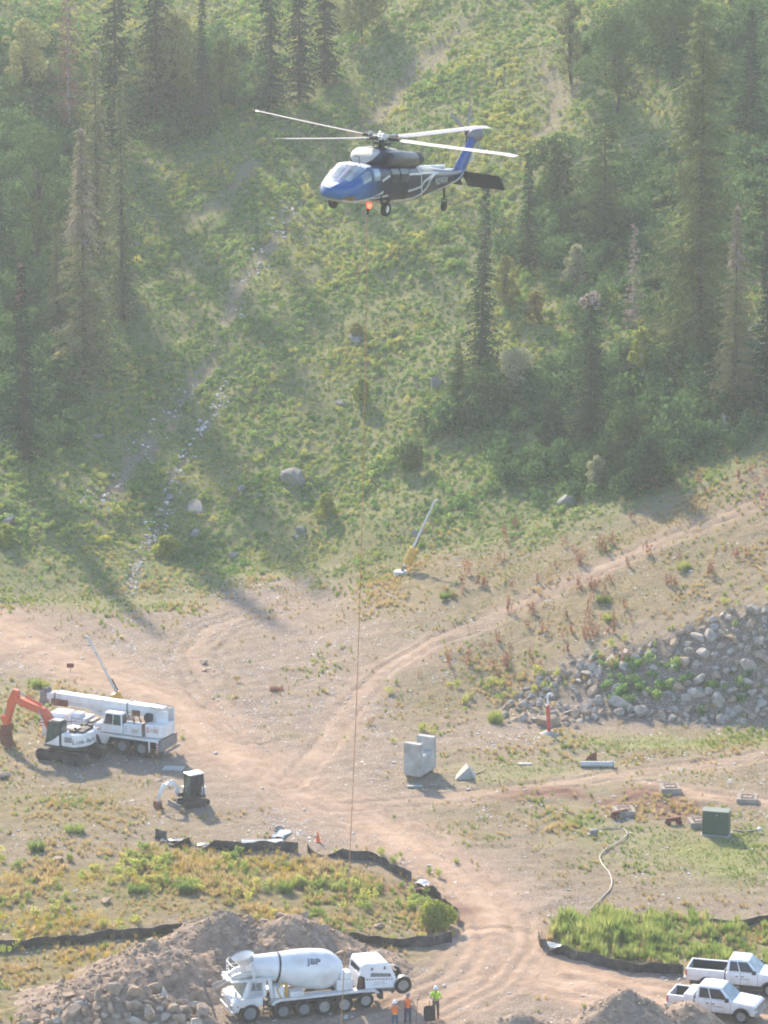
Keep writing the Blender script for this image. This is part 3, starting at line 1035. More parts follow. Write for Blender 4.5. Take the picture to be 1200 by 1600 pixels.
# dry grass on the slope foot and over the site
x, y = cand(90000, 262, 400)
vm, hm, rm = veg_mask(x, y), hill_mask(x, y), road_mask(x, y)
near_edge = np.exp(-((y - np.interp(x, HX, HY) - 1) / 7.0) ** 2) * 0.55
tall = poly_in(x, y, V_TALL, 1.0)
lawn = np.maximum.reduce([poly_in(x, y, V_LAWN, 3), poly_in(x, y, V_STRIP, 2) * 0.6, poly_in(x, y, V_LAWN2, 2) * 0.6, poly_in(x, y, V_FRINGE, 2) * 0.5])
pr = np.clip(vm * 0.85 + near_edge * 1.3 + 0.006, 0, 1) * (1 - rm * 0.98) * (1 - tall) * np.clip(0.55 + fbm(x, y, 2.4, 3, 151) * 1.3, 0.02, 1)
pr = np.clip(pr * np.where(hm > 0.6, 0.35, 1) + 0.35 * lawn * (1 - rm), 0, 1)
x2, y2 = keep(x, y, pr)
lawn2 = np.interp(rng.uniform(0, 1, len(x2)), [0, 1], [0, 1])
lw = np.maximum.reduce([poly_in(x2, y2, V_LAWN, 3), poly_in(x2, y2, V_STRIP, 2) * 0.7, poly_in(x2, y2, V_LAWN2, 2) * 0.7, poly_in(x2, y2, V_FRINGE, 2) * 0.6])
gm = np.clip(0.30 + fbm(x2, y2, 3.2, 3, 161) * 0.9 + lw, 0.03, 1)
g = rng.uniform(0, 1, len(x2)) < gm
hgt = np.clip(0.22 + 0.34 * np.clip(fbm(x2, y2, 4, 2, 171) + 0.4, 0, 1), 0.2, 0.9) * (1 - 0.45 * np.clip(lw, 0, 1))
isl = np.maximum(poly_in(x2, y2, V_ISLAND, 2), poly_in(x2, y2, V_SW, 2))
hgt = hgt * (0.75 + 0.45 * isl)
jit = rng.uniform(0.7, 1.3, len(x2))
scatter('dry_grass', 'tufts of dry straw-coloured grass over the site', 'grass', pts3(x2[~g], y2[~g]), (hgt * jit)[~g] * 1.15, C_DRY, 4, 0.2, 5)
scatter('green_grass', 'tufts of short green grass over the site', 'grass', pts3(x2[g], y2[g]), (hgt * jit)[g] * 1.1, C_GRASS, 4, 0.2, 6)

# tall green grass inside the fence beside the pickups
x, y = cand(26000, 274, 300)
x, y = keep(x, y, np.clip(poly_in(x, y, V_TALL, 0.8) * 1.1 - 0.15, 0, 1) * np.clip(0.62 + fbm(x, y, 1.8, 3, 181) * 1.5, 0.06, 1) * 0.85)
yg = rng.uniform(0, 1, len(x)) < np.clip((x - 15.5) / 9 + fbm(x, y, 2.5, 2, 195) * 0.35, 0.2, 0.6)
ht = (0.8 + 0.75 * fbm(x, y, 2.2, 3, 191)) * rng.uniform(0.75, 1.2, len(x))
scatter('tall_grass', 'tall lush green grass inside the black fence beside the pickups', 'grass', pts3(x[~yg], y[~yg]), ht[~yg] * 1.1, C_TALL, 4, 0.22, 7)
scatter('ripe_tall_grass', 'yellowing tall grass behind the white pickups', 'grass', pts3(x[yg], y[yg]), ht[yg] * 0.85, C_DRY, 4, 0.12, 8)

# weeds, blossoms
x, y = cand(16000, 290, 372)
wr = poly_in(x, y, V_RIGHT, 3)
x, y = keep(x, y, wr * np.clip(fbm(x, y, 5, 3, 201) * 1.1 - 0.05, 0, 1) * (1 - road_mask(x, y)) * 0.34)
scatter('red_weeds', 'rusty red weed stalks on the bank below the hill', 'weeds', pts3(x, y), rng.uniform(0.5, 1.15, len(x)), C_REDW, 3, 0.15, 9)
x, y = cand(26000, 268, 310)
wr = np.maximum(poly_in(x, y, V_ISLAND, 2), poly_in(x, y, V_SW, 2) * 0.8)
x, y = keep(x, y, wr * np.clip(fbm(x, y, 3.5, 3, 211) * 1.6 - 0.12, 0, 0.6))
scatter('yellow_blossom', 'yellow wildflowers in the grass between the black fences', 'wildflowers', pts3(x, y, 0.1), rng.uniform(0.25, 0.55, len(x)), C_FLOWER, 3, 0.3, 10)
# rounded sage-like bushes among the grass
x, y = cand(16000, 276, 345)
wr = np.maximum(poly_in(x, y, V_ISLAND, 3), poly_in(x, y, V_RIGHT, 3) * 0.35)
x, y = keep(x, y, wr * np.clip(fbm(x, y, 3, 2, 221) * 1.2 - 0.1, 0, 0.5))
scatter('low_sage', 'small grey-green bushes among the site grass', 'brush', pts3(x, y, -0.03), rng.uniform(0.4, 0.95, len(x)), C_SHRUBY, 4, 0.2, 11)

# loose stones
x, y = cand(130000, 264, 372)
pr = (1 - veg_mask(x, y) * 0.8) * (1 - road_mask(x, y) * 0.75) * (1 - hill_mask(x, y)) * np.clip(0.35 + fbm(x, y, 5, 3, 231) * 1.0, 0.03, 1) * 0.34
x, y = keep(x, y, pr)
scatter('gravel', 'pale loose stones strewn over the bare ground', 'gravel', pts3(x, y), 0.06 + 0.22 * rng.uniform(0, 1, len(x)) ** 5 + 0.06 * rng.uniform(0, 1, len(x)), C_STONE, 6, 0.25, 12, 0.35)
x, y = cand(70000, 364, 440)
w = np.clip(1.0 - poly_dist(x, y, GULLY_ROCK) / 1.1, 0, 1) + 0.35 * np.clip(1 - poly_dist(x, y, GULLY) / 2.2, 0, 1)
x, y = keep(x, y, w * np.clip(0.5 + fbm(x, y, 2.5, 3, 241) * 1.3, 0.02, 1))
scatter('gully_stones', 'pale broken stones in the gully on the slope', 'stones', pts3(x, y, 0.02), 0.10 + 0.34 * rng.uniform(0, 1, len(x)) ** 2.5, C_STONE, 6, 0.4, 13, 0.7)
# clods and small stones on the heaps
V, S = [], []
for lobes, seed in HEAPS:
    for cx, cy, rx, ry, hh in lobes:
        n = int(rx * ry * 60)
        x = rng.uniform(cx - rx * 1.2, cx + rx * 1.2, n)
        y = rng.uniform(cy - ry * 1.2, cy + ry * 1.2, n)
        k = heap_height(x, y, lobes, seed) > 0.02
        x, y = x[k], y[k]
        V.append(np.stack([x, y, hz(x, y) + heap_height(x, y, lobes, seed)], -1))
        S.append(0.06 + 0.24 * rng.uniform(0, 1, len(x)) ** 3)
C_CLOD = variants('clod', [rock_mesh(s + 30, 1) for s in range(5)], M_STONEB)
scatter('rubble', 'small stones and clods over the soil heaps', 'rubble', np.concatenate(V), np.concatenate(S), C_CLOD, 5, 0.5, 14, 0.8)
# ------------------------------------------------------------------ trees
M_BARK = mat('bark', (0.075, 0.06, 0.048), 0.95, var=0.3, scale=3, bump=0.5)
M_BARKP = mat('pale_bark', (0.50, 0.48, 0.43), 0.9, var=0.25, scale=3)
M_DEADWOOD = mat('dead_wood', (0.30, 0.26, 0.23), 0.95, var=0.25, scale=3)
M_SPRUCE = leaf_mat('spruce_needles', [(0.016, 0.032, 0.018), (0.022, 0.042, 0.020), (0.034, 0.055, 0.024)], 0.3, 2.2)
M_SPRUCEB = leaf_mat('browning_needles', [(0.042, 0.058, 0.026), (0.070, 0.076, 0.034), (0.105, 0.095, 0.048)], 0.35, 3.2)
M_DEADN = leaf_mat('dead_grey_twigs', [(0.17, 0.135, 0.11), (0.21, 0.17, 0.14), (0.25, 0.20, 0.165)], 0.25, 2.1)
M_DEADR = leaf_mat('dead_red_twigs', [(0.17, 0.095, 0.07), (0.20, 0.12, 0.085), (0.22, 0.14, 0.10)], 0.2)
M_FIR = leaf_mat('fir_needles', [(0.036, 0.052, 0.022), (0.055, 0.070, 0.026), (0.085, 0.092, 0.034)], 0.35, 3.0)
M_FIRG = leaf_mat('young_fir_needles', [(0.040, 0.070, 0.024), (0.060, 0.090, 0.030), (0.085, 0.110, 0.036)], 0.35, 1.8)

def conifer_mesh(seed, h, r, z0=0.05, z1=1.0, spacing=0.46, per=10, droop=0.42, shape=0.9, spray=0.54, ragged=0.42, thin=1.0):
    """crown of drooping boughs, each a row of needle sprays"""
    rng = np.random.default_rng(seed)
    V, F = [], []
    z = h * z0
    while z < h * z1 - 0.1:
        k = z / h
        prof = (1 - k) ** shape
        if k < 0.18:
            prof *= 0.75 + 0.25 * k / 0.18
        for j in range(max(3, int(per * (0.6 + 0.5 * prof)))):
            L = max(0.16, r * prof * rng.uniform(1 - ragged, 1 + ragged * 0.5))
            a = rng.uniform(0, 6.283)
            d = np.array([math.cos(a), math.sin(a), 0.0])
            s = np.array([-math.sin(a), math.cos(a), 0.0])
            zz = z + rng.uniform(-0.5, 0.5) * spacing
            n = max(2, int(L / (spray * 0.42)))
            for q in range(n):
                t = (q + rng.uniform(0.2, 1.0)) / n
                if rng.uniform() > thin:
                    continue
                c = d * L * t + np.array([0, 0, zz - droop * L * t * t + 0.10 * L * t])
                for sd in (-1, 1):
                    w = spray * rng.uniform(0.55, 1.15) * (0.55 + 0.55 * (1 - t))
                    tip = c + s * sd * w * 0.85 + d * w * rng.uniform(0.2, 0.7) + np.array([0, 0, -w * rng.uniform(0.15, 0.65)])
                    m1 = c + d * w * 0.30 + np.array([0, 0, rng.normal() * 0.05])
                    m2 = (c + tip) / 2 - d * w * 0.2 + np.array([0, 0, -w * 0.12])
                    b = len(V)
                    V += [c, m1, tip, m2]
                    F.append((b, b + 1, b + 2, b + 3))
        z += spacing * (0.55 + 0.6 * prof)
    # leader
    b = len(V)
    V += [(-0.05, 0, h * z1 - 0.5), (0.05, 0, h * z1 - 0.5), (0, 0.03, h * z1 + 0.25)]
    F.append((b, b + 1, b + 2))
    return mesh_from('crown', V, F)

def trunk_mesh(h, r, top=0.97, bow=0.0):
    m = MB()
    path = [(bow * math.sin(t * 3), 0, h * t * top) for t in (-0.02, 0.1, 0.3, 0.6, 0.85, 1.0)]
    m.tube(path, [r * 1.25, r, r * 0.8, r * 0.5, r * 0.22, 0.02], 8)
    me = mesh_from('trunk', m.v, m.f)
    me.shade_smooth()
    return me

def link_mesh(name, me, material, parent, loc=(0, 0, 0), slot=True):
    o = bpy.data.objects.new(name, me)
    if slot and not me.materials:
        me.materials.append(material)
    col.objects.link(o)
    o.parent = parent
    o.location = loc
    return o

# (normal height, crown mesh) kept and shared between trees of a kind
KIND = {}
def conifer(px, base_y, top_y, wpx, label, kind, seed=0, group=None, rz=None, lean=0.0):
    p = P(px, base_y)
    dist = (p - Vector((0, 0, CAM_H))).length
    s = FPX / dist
    dn = math.degrees(math.asin((CAM_H - p.z) / dist))
    h = (base_y - top_y) / s / math.cos(R(dn))
    rad = wpx / 2 / s * 1.42
    key = (kind, seed % 2)
    if key not in KIND:
        a = dict(spruce=dict(h=18, r=2.3, m=M_SPRUCE), brown=dict(h=18, r=2.2, m=M_SPRUCEB), fir=dict(h=26, r=5.2, m=M_FIR, spray=0.8, per=11, shape=0.62, droop=0.2, ragged=0.45, thin=0.85),
                 young=dict(h=13, r=3.2, m=M_FIRG, spray=0.55, per=8, shape=0.75, droop=0.15, ragged=0.4), dead=dict(h=9, r=1.15, m=M_DEADN, spray=0.26, thin=0.62, droop=0.5, spacing=0.34, per=6, ragged=0.4),
                 deadred=dict(h=18, r=2.0, m=M_DEADR, spray=0.40, thin=0.5, droop=0.5, ragged=0.5))[kind]
        mm = a.pop('m')
        me = conifer_mesh(100 + seed % 2 + hash(kind) % 1 + len(kind) * 7, **a)
        me.materials.append(mm)
        KIND[key] = (a['h'], a['r'], me)
    H0, R0, me = KIND[key]
    t = thing('conifer_tree', label, 'tree', p - Vector((0, 0, 0.25)), rz if rz is not None else (px * 37) % 360, group or 'conifers on the hillside')
    t.rotation_euler.y = R(lean)
    tr = link_mesh('trunk', trunk_mesh(h, 0.007 * h + 0.05), M_DEADWOOD if kind in ('dead', 'deadred') else M_BARK, t)
    c = link_mesh('crown', me, None, t)
    c.scale = (rad / R0, rad / R0, h / H0)
    return t, h, rad

def dead_top(t, h, rad, frac, material, seed, wide=1.0):
    me = conifer_mesh(seed, h * frac, rad * frac * 1.15 * wide, 0.0, 1.0, 0.3, 8, 0.45, 0.8, 0.34, 0.4)
    o = link_mesh('dead_crown', me, material, t, (0, 0, h * (1 - frac) + 0.15))
    return o

C1 = conifer(132, 588, 200, 92, 'tallest spruce of the clump at the gully, its upper third faded grey', 'brown', 0)
dead_top(*C1, 0.46, M_DEADN, 5)
C2 = conifer(38, 722, 410, 66, 'slender dark spruce with rusty tip standing lowest at the photo edge', 'spruce', 1)
dead_top(*C2, 0.2, M_DEADR, 6)
C3 = conifer(90, 528, 345, 52, 'short brownish spruce close beside the tallest grey-topped spruce', 'brown', 1)
C4 = conifer(192, 500, 125, 58, 'narrow brown-green spruce right behind the tallest grey-topped spruce', 'brown', 0)
C5 = conifer(152, 400, 75, 66, 'tall spruce between the red dead tree and the narrow brown-green spruce', 'brown', 1)
C6 = conifer(108, 205, -75, 62, 'dead spruce with bare reddish-brown twigs at the upper edge', 'deadred', 0)
C7 = conifer(182, 235, -150, 85, 'dark full spruce behind the reddish dead one', 'spruce', 0)
C8 = conifer(317, 205, -8, 44, 'thin dark spruce standing alone in front of pale round bushes', 'spruce', 1)
C9 = conifer(424, 172, -170, 60, 'dark spruce first on the left of the trio above the rotor', 'spruce', 0)
C10 = conifer(468, 160, -140, 52, 'dark spruce in the middle of the trio above the rotor', 'spruce', 1)
C11 = conifer(508, 130, -170, 52, 'dark spruce last on the right of the trio above the rotor', 'spruce', 0)
C12 = conifer(750, 588, 285, 58, 'ragged dark spruce below the helicopter tail', 'spruce', 1, lean=2.0)
C13 = conifer(825, 418, 232, 46, 'small slender spruce just beyond the rotor tip', 'spruce', 0)
C14 = conifer(922, 684, 452, 84, 'dark spruce with a grey matted clump at its tip', 'spruce', 1)
nest = shrub_mesh(303, 260, 0.16, 6)
nest.materials.append(M_DEADN)
link_mesh('dead_crown', nest, None, C14[0], (0, 0, C14[1] - 1.6)).scale = (1.8, 1.8, 2.2)
C15 = conifer(990, 512, 345, 40, 'bare grey dead spruce standing below the great fir', 'dead', 0)
C16 = conifer(1147, 640, 322, 74, 'tall spruce with grey fading tip beside the great fir', 'brown', 0)
dead_top(*C16, 0.3, M_DEADN, 8)
C17 = conifer(1092, 545, 8, 165, 'great broad fir with ragged boughs, widest tree of the slope', 'fir', 0)
C18 = conifer(944, 372, 152, 118, 'medium green fir standing uphill of the grey dead spruce', 'young', 0)
C19 = conifer(1172, 205, 10, 52, 'dark narrow spruce near the upper corner behind the great fir', 'spruce', 1)
C20 = conifer(1196, 640, 395, 60, 'dark spruce cut by the photo edge below the great fir', 'spruce', 0)
C21 = conifer(716, 640, 532, 58, 'short bushy spruce at the foot of the ragged dark spruce', 'young', 1)
C24 = conifer(-6, 400, 200, 50, 'dark spruce half outside the photo edge above the broad leafy tree', 'spruce', 0)
C25 = conifer(245, 190, -160, 70, 'dark spruce beside the pale round bushes at the upper edge', 'spruce', 1)

def leafy(px, base_y, top_y, wpx, label, cols, seed, name='leafy_tree', cat='tree', pale=False, trunk=0.25, leaf=0.26, dens=1.0, slender=False):
    """broad-leaved tree or big bush: trunk with limbs and a crown of leaves laid in lobes with gaps"""
    rg = np.random.default_rng(seed)
    p = P(px, base_y)
    dist = (p - Vector((0, 0, CAM_H))).length
    s = FPX / dist
    h = (base_y - top_y) / s / 0.97
    rad = wpx / 2 / s
    t = thing(name, label, cat, p - Vector((0, 0, 0.15)), rg.uniform(0, 360), 'leafy trees and bushes on the slope')
    m = MB()
    m.tube([(0, 0, -0.1), (0.03 * h, 0, h * 0.25), (0, 0.03 * h, h * 0.55), (0, 0, h * 0.85)], [0.018 * h + 0.03, 0.014 * h + 0.025, 0.010 * h + 0.015, 0.012], 7)
    lobes = []
    nl = 20
    for k in range(nl):
        zz = h * (trunk + (1 - trunk) * (k + 0.5) / nl)
        f = math.sin(math.pi * min(0.96, 0.22 + 0.74 * (k + 0.5) / nl)) ** 0.7
        a = k * 2.4 + rg.uniform(-0.5, 0.5)
        rr = rad * f * rg.uniform(0.15, 0.85)
        c = np.array([math.cos(a) * rr, math.sin(a) * rr, zz])
        lr = rad * rg.uniform(0.16, 0.42)
        lobes.append((c, lr))
        m.tube([(0, 0, zz * 0.6), tuple(c * [0.5, 0.5, 0.85]), tuple(c)], [0.007 * h + 0.012, 0.004 * h + 0.01, 0.008], 5)
    tr = m.build('trunk', M_BARKP if pale else M_BARK, t, smooth=60)
    cs = []
    for c, lr in lobes:
        n = int(dens * min(420, 60 + 150 * lr * lr / (leaf * leaf * 8)))
        q = rg.normal(size=(n, 3))
        q /= np.linalg.norm(q, axis=1)[:, None]
        q *= (rg.uniform(0.35, 1.0, n) ** 0.45)[:, None] * lr
        q[:, 2] *= 0.8 if not slender else 1.3
        cs.append(c + q)
    c = np.concatenate(cs)
    c[:, 2] = np.clip(c[:, 2], 0.05, None)
    v, f = leaf_quads(c, 0.6, leaf, rg, 0.65)
    me = mesh_from('crown', v, f.tolist())
    link_mesh('crown', me, LEAFM[cols], t)
    return t

LEAFM = {
    'pale': leaf_mat('pale_leaves', [(0.12, 0.14, 0.055), (0.16, 0.175, 0.07), (0.20, 0.20, 0.085)], 0.45),
    'mid': leaf_mat('mid_green_leaves', [(0.045, 0.080, 0.028), (0.065, 0.105, 0.034), (0.090, 0.125, 0.040)], 0.4),
    'dark': leaf_mat('dark_green_leaves', [(0.032, 0.062, 0.026), (0.046, 0.080, 0.030), (0.065, 0.100, 0.034)], 0.38),
    'yellow': leaf_mat('yellow_leaves', [(0.16, 0.17, 0.05), (0.21, 0.20, 0.06), (0.25, 0.22, 0.07)], 0.45),
    'lime': leaf_mat('lime_leaves', [(0.14, 0.19, 0.035), (0.19, 0.23, 0.045), (0.22, 0.24, 0.05)], 0.5),
    'orange': leaf_mat('orange_leaves', [(0.22, 0.17, 0.05), (0.26, 0.20, 0.06), (0.28, 0.20, 0.06)], 0.45, 1.4),
    'silver': leaf_mat('silvery_leaves', [(0.20, 0.21, 0.12), (0.27, 0.27, 0.16), (0.31, 0.29, 0.17)], 0.4),
}
leafy(62, 425, 205, 140, 'broad green rounded tree left of the tall grey-topped spruce', 'mid', 1)
leafy(272, 175, 22, 118, 'pale rounded tree behind the thin lone spruce', 'pale', 3)
leafy(232, 160, 60, 80, 'pale yellowish bush left of the pale rounded tree', 'pale', 4)
leafy(345, 170, 60, 70, 'mid-green bush right of the thin lone spruce', 'mid', 5)
leafy(40, 150, 35, 90, 'yellowing bush beside the reddish dead spruce', 'pale', 6, dens=0.7)
leafy(566, 60, -20, 110, 'yellow-green bush at the top edge right of the dark spruce trio', 'pale', 7)
leafy(892, 128, 2, 70, 'pale upright tree left of the big grey-green tree', 'pale', 8, trunk=0.15)
leafy(965, 175, 22, 130, 'big grey-green tree uphill of the medium green fir', 'dark', 9)
leafy(1002, 592, 512, 42, 'small bright aspen with pale trunk below the grey dead spruce', 'lime', 10, pale=True)
leafy(1131, 672, 612, 26, 'tiny aspen with bare white trunk beside the grey-tipped spruce', 'mid', 11, pale=True, trunk=0.45)
leafy(978, 735, 632, 92, 'grey-green bush right of the spruce with the matted tip', 'mid', 12, trunk=0.1)
leafy(1010, 765, 690, 110, 'wide dark bush below the grey boulder', 'dark', 13, trunk=0.05)
leafy(931, 762, 712, 42, 'silvery bush at the thicket edge', 'silver', 14, trunk=0.1, leaf=0.2)
leafy(806, 622, 548, 78, 'pale silvery bush between the ragged spruce and the matted spruce', 'silver', 15, trunk=0.05, leaf=0.2)
leafy(756, 660, 585, 90, 'dark bush under the ragged spruce', 'dark', 16, trunk=0.05)
leafy(836, 505, 455, 34, 'orange-leaved bush uphill of the silvery bush', 'orange', 17, trunk=0.1)
leafy(900, 440, 385, 46, 'pale bush left of the grey dead spruce', 'silver', 18, trunk=0.1)
leafy(790, 480, 400, 52, 'yellow-green bush beside the small slender spruce', 'yellow', 19, trunk=0.1)
leafy(567, 632, 592, 42, 'lime-green bush beside the hanging line', 'lime', 20, trunk=0.05, leaf=0.2)
leafy(510, 808, 770, 40, 'lime-yellow bush left of the line near the slope foot', 'lime', 21, trunk=0.05, leaf=0.2)
leafy(558, 528, 505, 36, 'small yellow bush on top of the half-buried boulder', 'yellow', 22, trunk=0.05, leaf=0.18)
leafy(260, 870, 838, 50, 'bright lime bush beside the stony gully foot', 'lime', 23, trunk=0.05, leaf=0.2)
leafy(10, 850, 818, 40, 'lime bush at the photo edge near the slope foot', 'lime', 24, trunk=0.05, leaf=0.2)
leafy(680, 1452, 1408, 76, 'rounded green bush at the fence corner beside the dirt track', 'lime', 25, trunk=0.02, leaf=0.16, dens=1.3)
leafy(1195, 450, 300, 70, 'dark leafy tree at the photo edge behind the dense fir', 'dark', 26)
leafy(870, 330, 220, 100, 'mid-green tree left of the medium green fir', 'mid', 27)
leafy(1045, 90, -20, 120, 'leafy tree at the top edge above the great fir', 'mid', 28)
leafy(640, 735, 690, 60, 'green bush right of the hanging line at mid slope', 'mid', 29, trunk=0.05, leaf=0.2)
leafy(860, 690, 630, 70, 'dark bush left of the spruce with the matted tip', 'dark', 30, trunk=0.05)

# ------------------------------------------------------------------ stones one can pick out
ROCKS = [rock_mesh(s + 200, 2, name='boulder') for s in range(8)]
ROCKS_B = [m.copy() for m in ROCKS]
ROCKS_G = [m.copy() for m in ROCKS]
ROCKS_D = [m.copy() for m in ROCKS]
for m_ in ROCKS_D: m_.materials.append(M_STONED)
for m_ in ROCKS: m_.materials.append(M_STONE)
for m_ in ROCKS_B: m_.materials.append(M_STONEB)
for m_ in ROCKS_G: m_.materials.append(M_STONEG)
def stone(p, sx, sy, sz, label, group=None, pool=None, i=None, tilt=15, name='boulder', cat='boulder', sink=0.2):
    rr = random.Random(hash((round(p[0], 2), round(p[1], 2))))
    pool = pool or ROCKS
    o = bpy.data.objects.new(name, pool[rr.randrange(len(pool)) if i is None else i])
    col.objects.link(o)
    o.location = (p[0], p[1], p[2] + sz * (0.40 - sink))
    o.rotation_euler = (R(rr.uniform(-tilt, tilt)), R(rr.uniform(-tilt, tilt)), rr.uniform(0, 6.28))
    o.scale = (sx, sy, sz)
    return tag(o, label, cat, group)

for px, py, w, hh, lab in ((462, 752, 2.5, 1.7, 'largest grey boulder on the open slope, left of the line'), (557, 534, 1.5, 1.1, 'half-buried grey boulder under the small yellow bush'),
                           (306, 794, 2.2, 0.6, 'long flat pale boulder right of the gully'), (304, 836, 1.3, 0.8, 'squarish pale boulder below the long flat one'),
                           (377, 767, 1.1, 1.0, 'upright grey boulder left of the largest slope boulder'), (406, 778, 0.8, 0.8, 'small round boulder just right of the upright grey one'),
                           (1020, 688, 2.0, 1.1, 'wide grey boulder beside the grey-green bush'), (683, 604, 1.4, 1.4, 'pale boulder at the foot of the short bushy spruce'),
                           (471, 830, 0.95, 0.6, 'slanted stone above the slope foot, below the largest boulder'), (462, 840, 0.8, 0.4, 'flat stone just under the slanted stone'),
                           (12, 814, 1.5, 0.9, 'grey boulder at the photo edge above the lime bush'), (364, 871, 0.8, 0.8, 'bluish stone at the slope foot'),
                           (150, 684, 1.2, 0.5, 'dim flat stone uphill of the gully mouth'), (534, 632, 0.9, 0.7, 'grey stone left of the line at mid slope'),
                           (648, 838, 0.8, 0.8, 'small grey stone beside the leaning pole'), (215, 382, 0.7, 0.5, 'single pale stone beside the clump of spruces'),
                           (264, 780, 0.9, 0.6, 'pale stone in the upper gully mouth'), (886, 785, 1.8, 1.2, 'bluish boulder at the thicket foot')):
    p = P(px, py)
    stone(p, w, w * 0.7, hh, lab, 'boulders on the hillside', ROCKS_D, sink=0.27)
for px, py, w, hh, lab in ((6, 1216, 1.2, 0.45, 'pale flat boulder near the orange excavator bucket'), (318, 1035, 1.0, 0.3, 'flat pale stone on the gravel above the track'), (592, 1450, 0.8, 0.3, 'low stone inside the lower fence'),
                           (320, 1048, 0.7, 0.25, 'smaller flat stone under the flat pale one'), (88, 1288, 0.55, 0.12, 'small white slab lying in the grass'), (247, 1221, 0.8, 0.18, 'thin tan slab left of the mini excavator'),
                           (90, 1345, 0.9, 0.35, 'tan stone lying in the weeds near the photo edge'), (165, 1410, 0.9, 0.4, 'half-hidden pale stone in the grass between the fences'), (955, 1430, 0.45, 0.4, 'lone small block near the hose end')):
    p = P(px, py)
    stone(p, w, w * 0.75, hh, lab, 'single stones on the site', ROCKS_B, sink=0.05)

# riprap on the bank
rr_ = random.Random(5)
cnt = 0
RIP = pl([(778, 1118), (800, 1090), (860, 1045), (930, 1020), (1000, 1020), (1080, 980), (1130, 955), (1230, 950), (1230, 1120), (1120, 1135), (1040, 1128), (960, 1118), (900, 1138), (830, 1135)])
def riprap_label(px, py, s):
    size = 'large' if s > 1.1 else 'middling' if s > 0.65 else 'small'
    where = ('left of the red standpipe' if px < 845 else 'right behind the red standpipe' if px < 880 else 'between the red standpipe and the brush on the bank' if px < 945 else
             'under the brush on the rocky bank' if px < 1060 and py > 1085 else 'above the brush on the rocky bank' if px < 1060 else
             'at the foot of the rocky bank by the photo edge' if py > 1085 else 'high on the rocky bank by the photo edge' if py < 1020 else 'halfway up the rocky bank by the photo edge')
    return size + ' grey riprap stone ' + where
placed = []
tries = 0
while cnt < 210 and tries < 9000:
    tries += 1
    px, py = rr_.uniform(770, 1215), rr_.uniform(950, 1142)
    p = P(px, py)
    if poly_in(np.array([p.x]), np.array([p.y]), RIP, 0.5)[0] < 0.5:
        continue
    if 940 < px < 1060 and 1035 < py < 1110 and rr_.random() < 0.9:
        continue
    if px > 930 and 1085 < py < 1110 and rr_.random() < 0.5:
        continue
    big = px > 1060 and py < 1100
    s = rr_.choice([0.45, 0.55, 0.6, 0.75, 0.9]) * (1.25 if big else 1.0)
    if rr_.random() < 0.06:
        s = rr_.uniform(1.2, 1.7)
    if any((p.x - q[0]) ** 2 + (p.y - q[1]) ** 2 < (0.36 * (s + q[2])) ** 2 for q in placed):
        continue
    placed.append((p.x, p.y, s))
    stone(p, s * rr_.uniform(0.9, 1.3), s * rr_.uniform(0.7, 1.0), s * rr_.uniform(0.7, 1.0),
          riprap_label(px, py, s), 'riprap stones on the rocky bank', rr_.choice([ROCKS_G, ROCKS_G, ROCKS, ROCKS_B]), tilt=40, name='riprap_stone', cat='stone', sink=0.26)
    cnt += 1
x, y = cand(24000, 326, 352)
x, y = keep(x, y, poly_in(x, y, RIP, 1.5) * np.clip(0.22 + fbm(x, y, 3, 2, 251) * 1.0, 0.02, 0.6))
scatter('riprap_rubble', 'small broken stones between the riprap', 'rubble', pts3(x, y, 0.03), 0.12 + 0.30 * rng.uniform(0, 1, len(x)) ** 2, variants('grey_chip', [rock_mesh(s + 50, 1) for s in range(6)], M_STONEG), 6, 0.6, 15, 0.8)
x, y = cand(4200, 326, 352)
gz = pl([(945, 1045), (1060, 1040), (1060, 1095), (960, 1105)])
gz2 = pl([(1020, 1085), (1215, 1090), (1215, 1060), (1060, 1060)])
x, y = keep(x, y, np.maximum(poly_in(x, y, gz, 0.6), poly_in(x, y, gz2, 0.8) * 0.6) + 0.02 * poly_in(x, y, RIP, 1))
scatter('bank_brush', 'green brush growing through the rocky bank', 'brush', pts3(x, y, -0.05), rng.uniform(0.5, 1.1, len(x)), C_SHRUB, 5, 0.2, 16)

# boulders on the heap behind the mixer, and the pile of big rocks before it
def heap_label(x, y, h, s):
    px, py = to_px((x, y, G(x, y) + h))
    size = 'large' if s > 0.65 else 'middling' if s > 0.45 else 'small'
    where = ('left of the mixer cab' if px < 340 else 'above the mixer hopper' if px < 420 else 'above the mixer drum' if px < 500 else 'above the mixer engine hood')
    row = 'at the crest of' if py < 1465 else 'halfway down' if py < 1520 else 'low on'
    return size + ' tan rock ' + row + ' the soil heap ' + where
placed = []
cnt = tries = 0
while cnt < 130 and tries < 6000:
    tries += 1
    l = rr_.choice(HEAP_BIG[:4])
    x, y = rr_.gauss(l[0], l[2] * 0.55), rr_.gauss(l[1], l[3] * 0.5)
    h = float(heap_height(x, y, HEAP_BIG, 3))
    if h < 0.15 or y > l[1] + 2.2 or (x > X_at(330, 275) and y < 281.5):
        continue
    s = rr_.choice([0.28, 0.34, 0.4, 0.48, 0.55, 0.8])
    if any((x - q[0]) ** 2 + (y - q[1]) ** 2 < (0.38 * (s + q[2])) ** 2 for q in placed):
        continue
    placed.append((x, y, s))
    stone((x, y, G(x, y) + h), s * rr_.uniform(0.9, 1.4), s * rr_.uniform(0.7, 1.0), s * rr_.uniform(0.6, 0.9), heap_label(x, y, h, s), 'rocks on the mixer soil heap', ROCKS_B, tilt=35, name='heap_rock', cat='rock', sink=0.28)
    cnt += 1
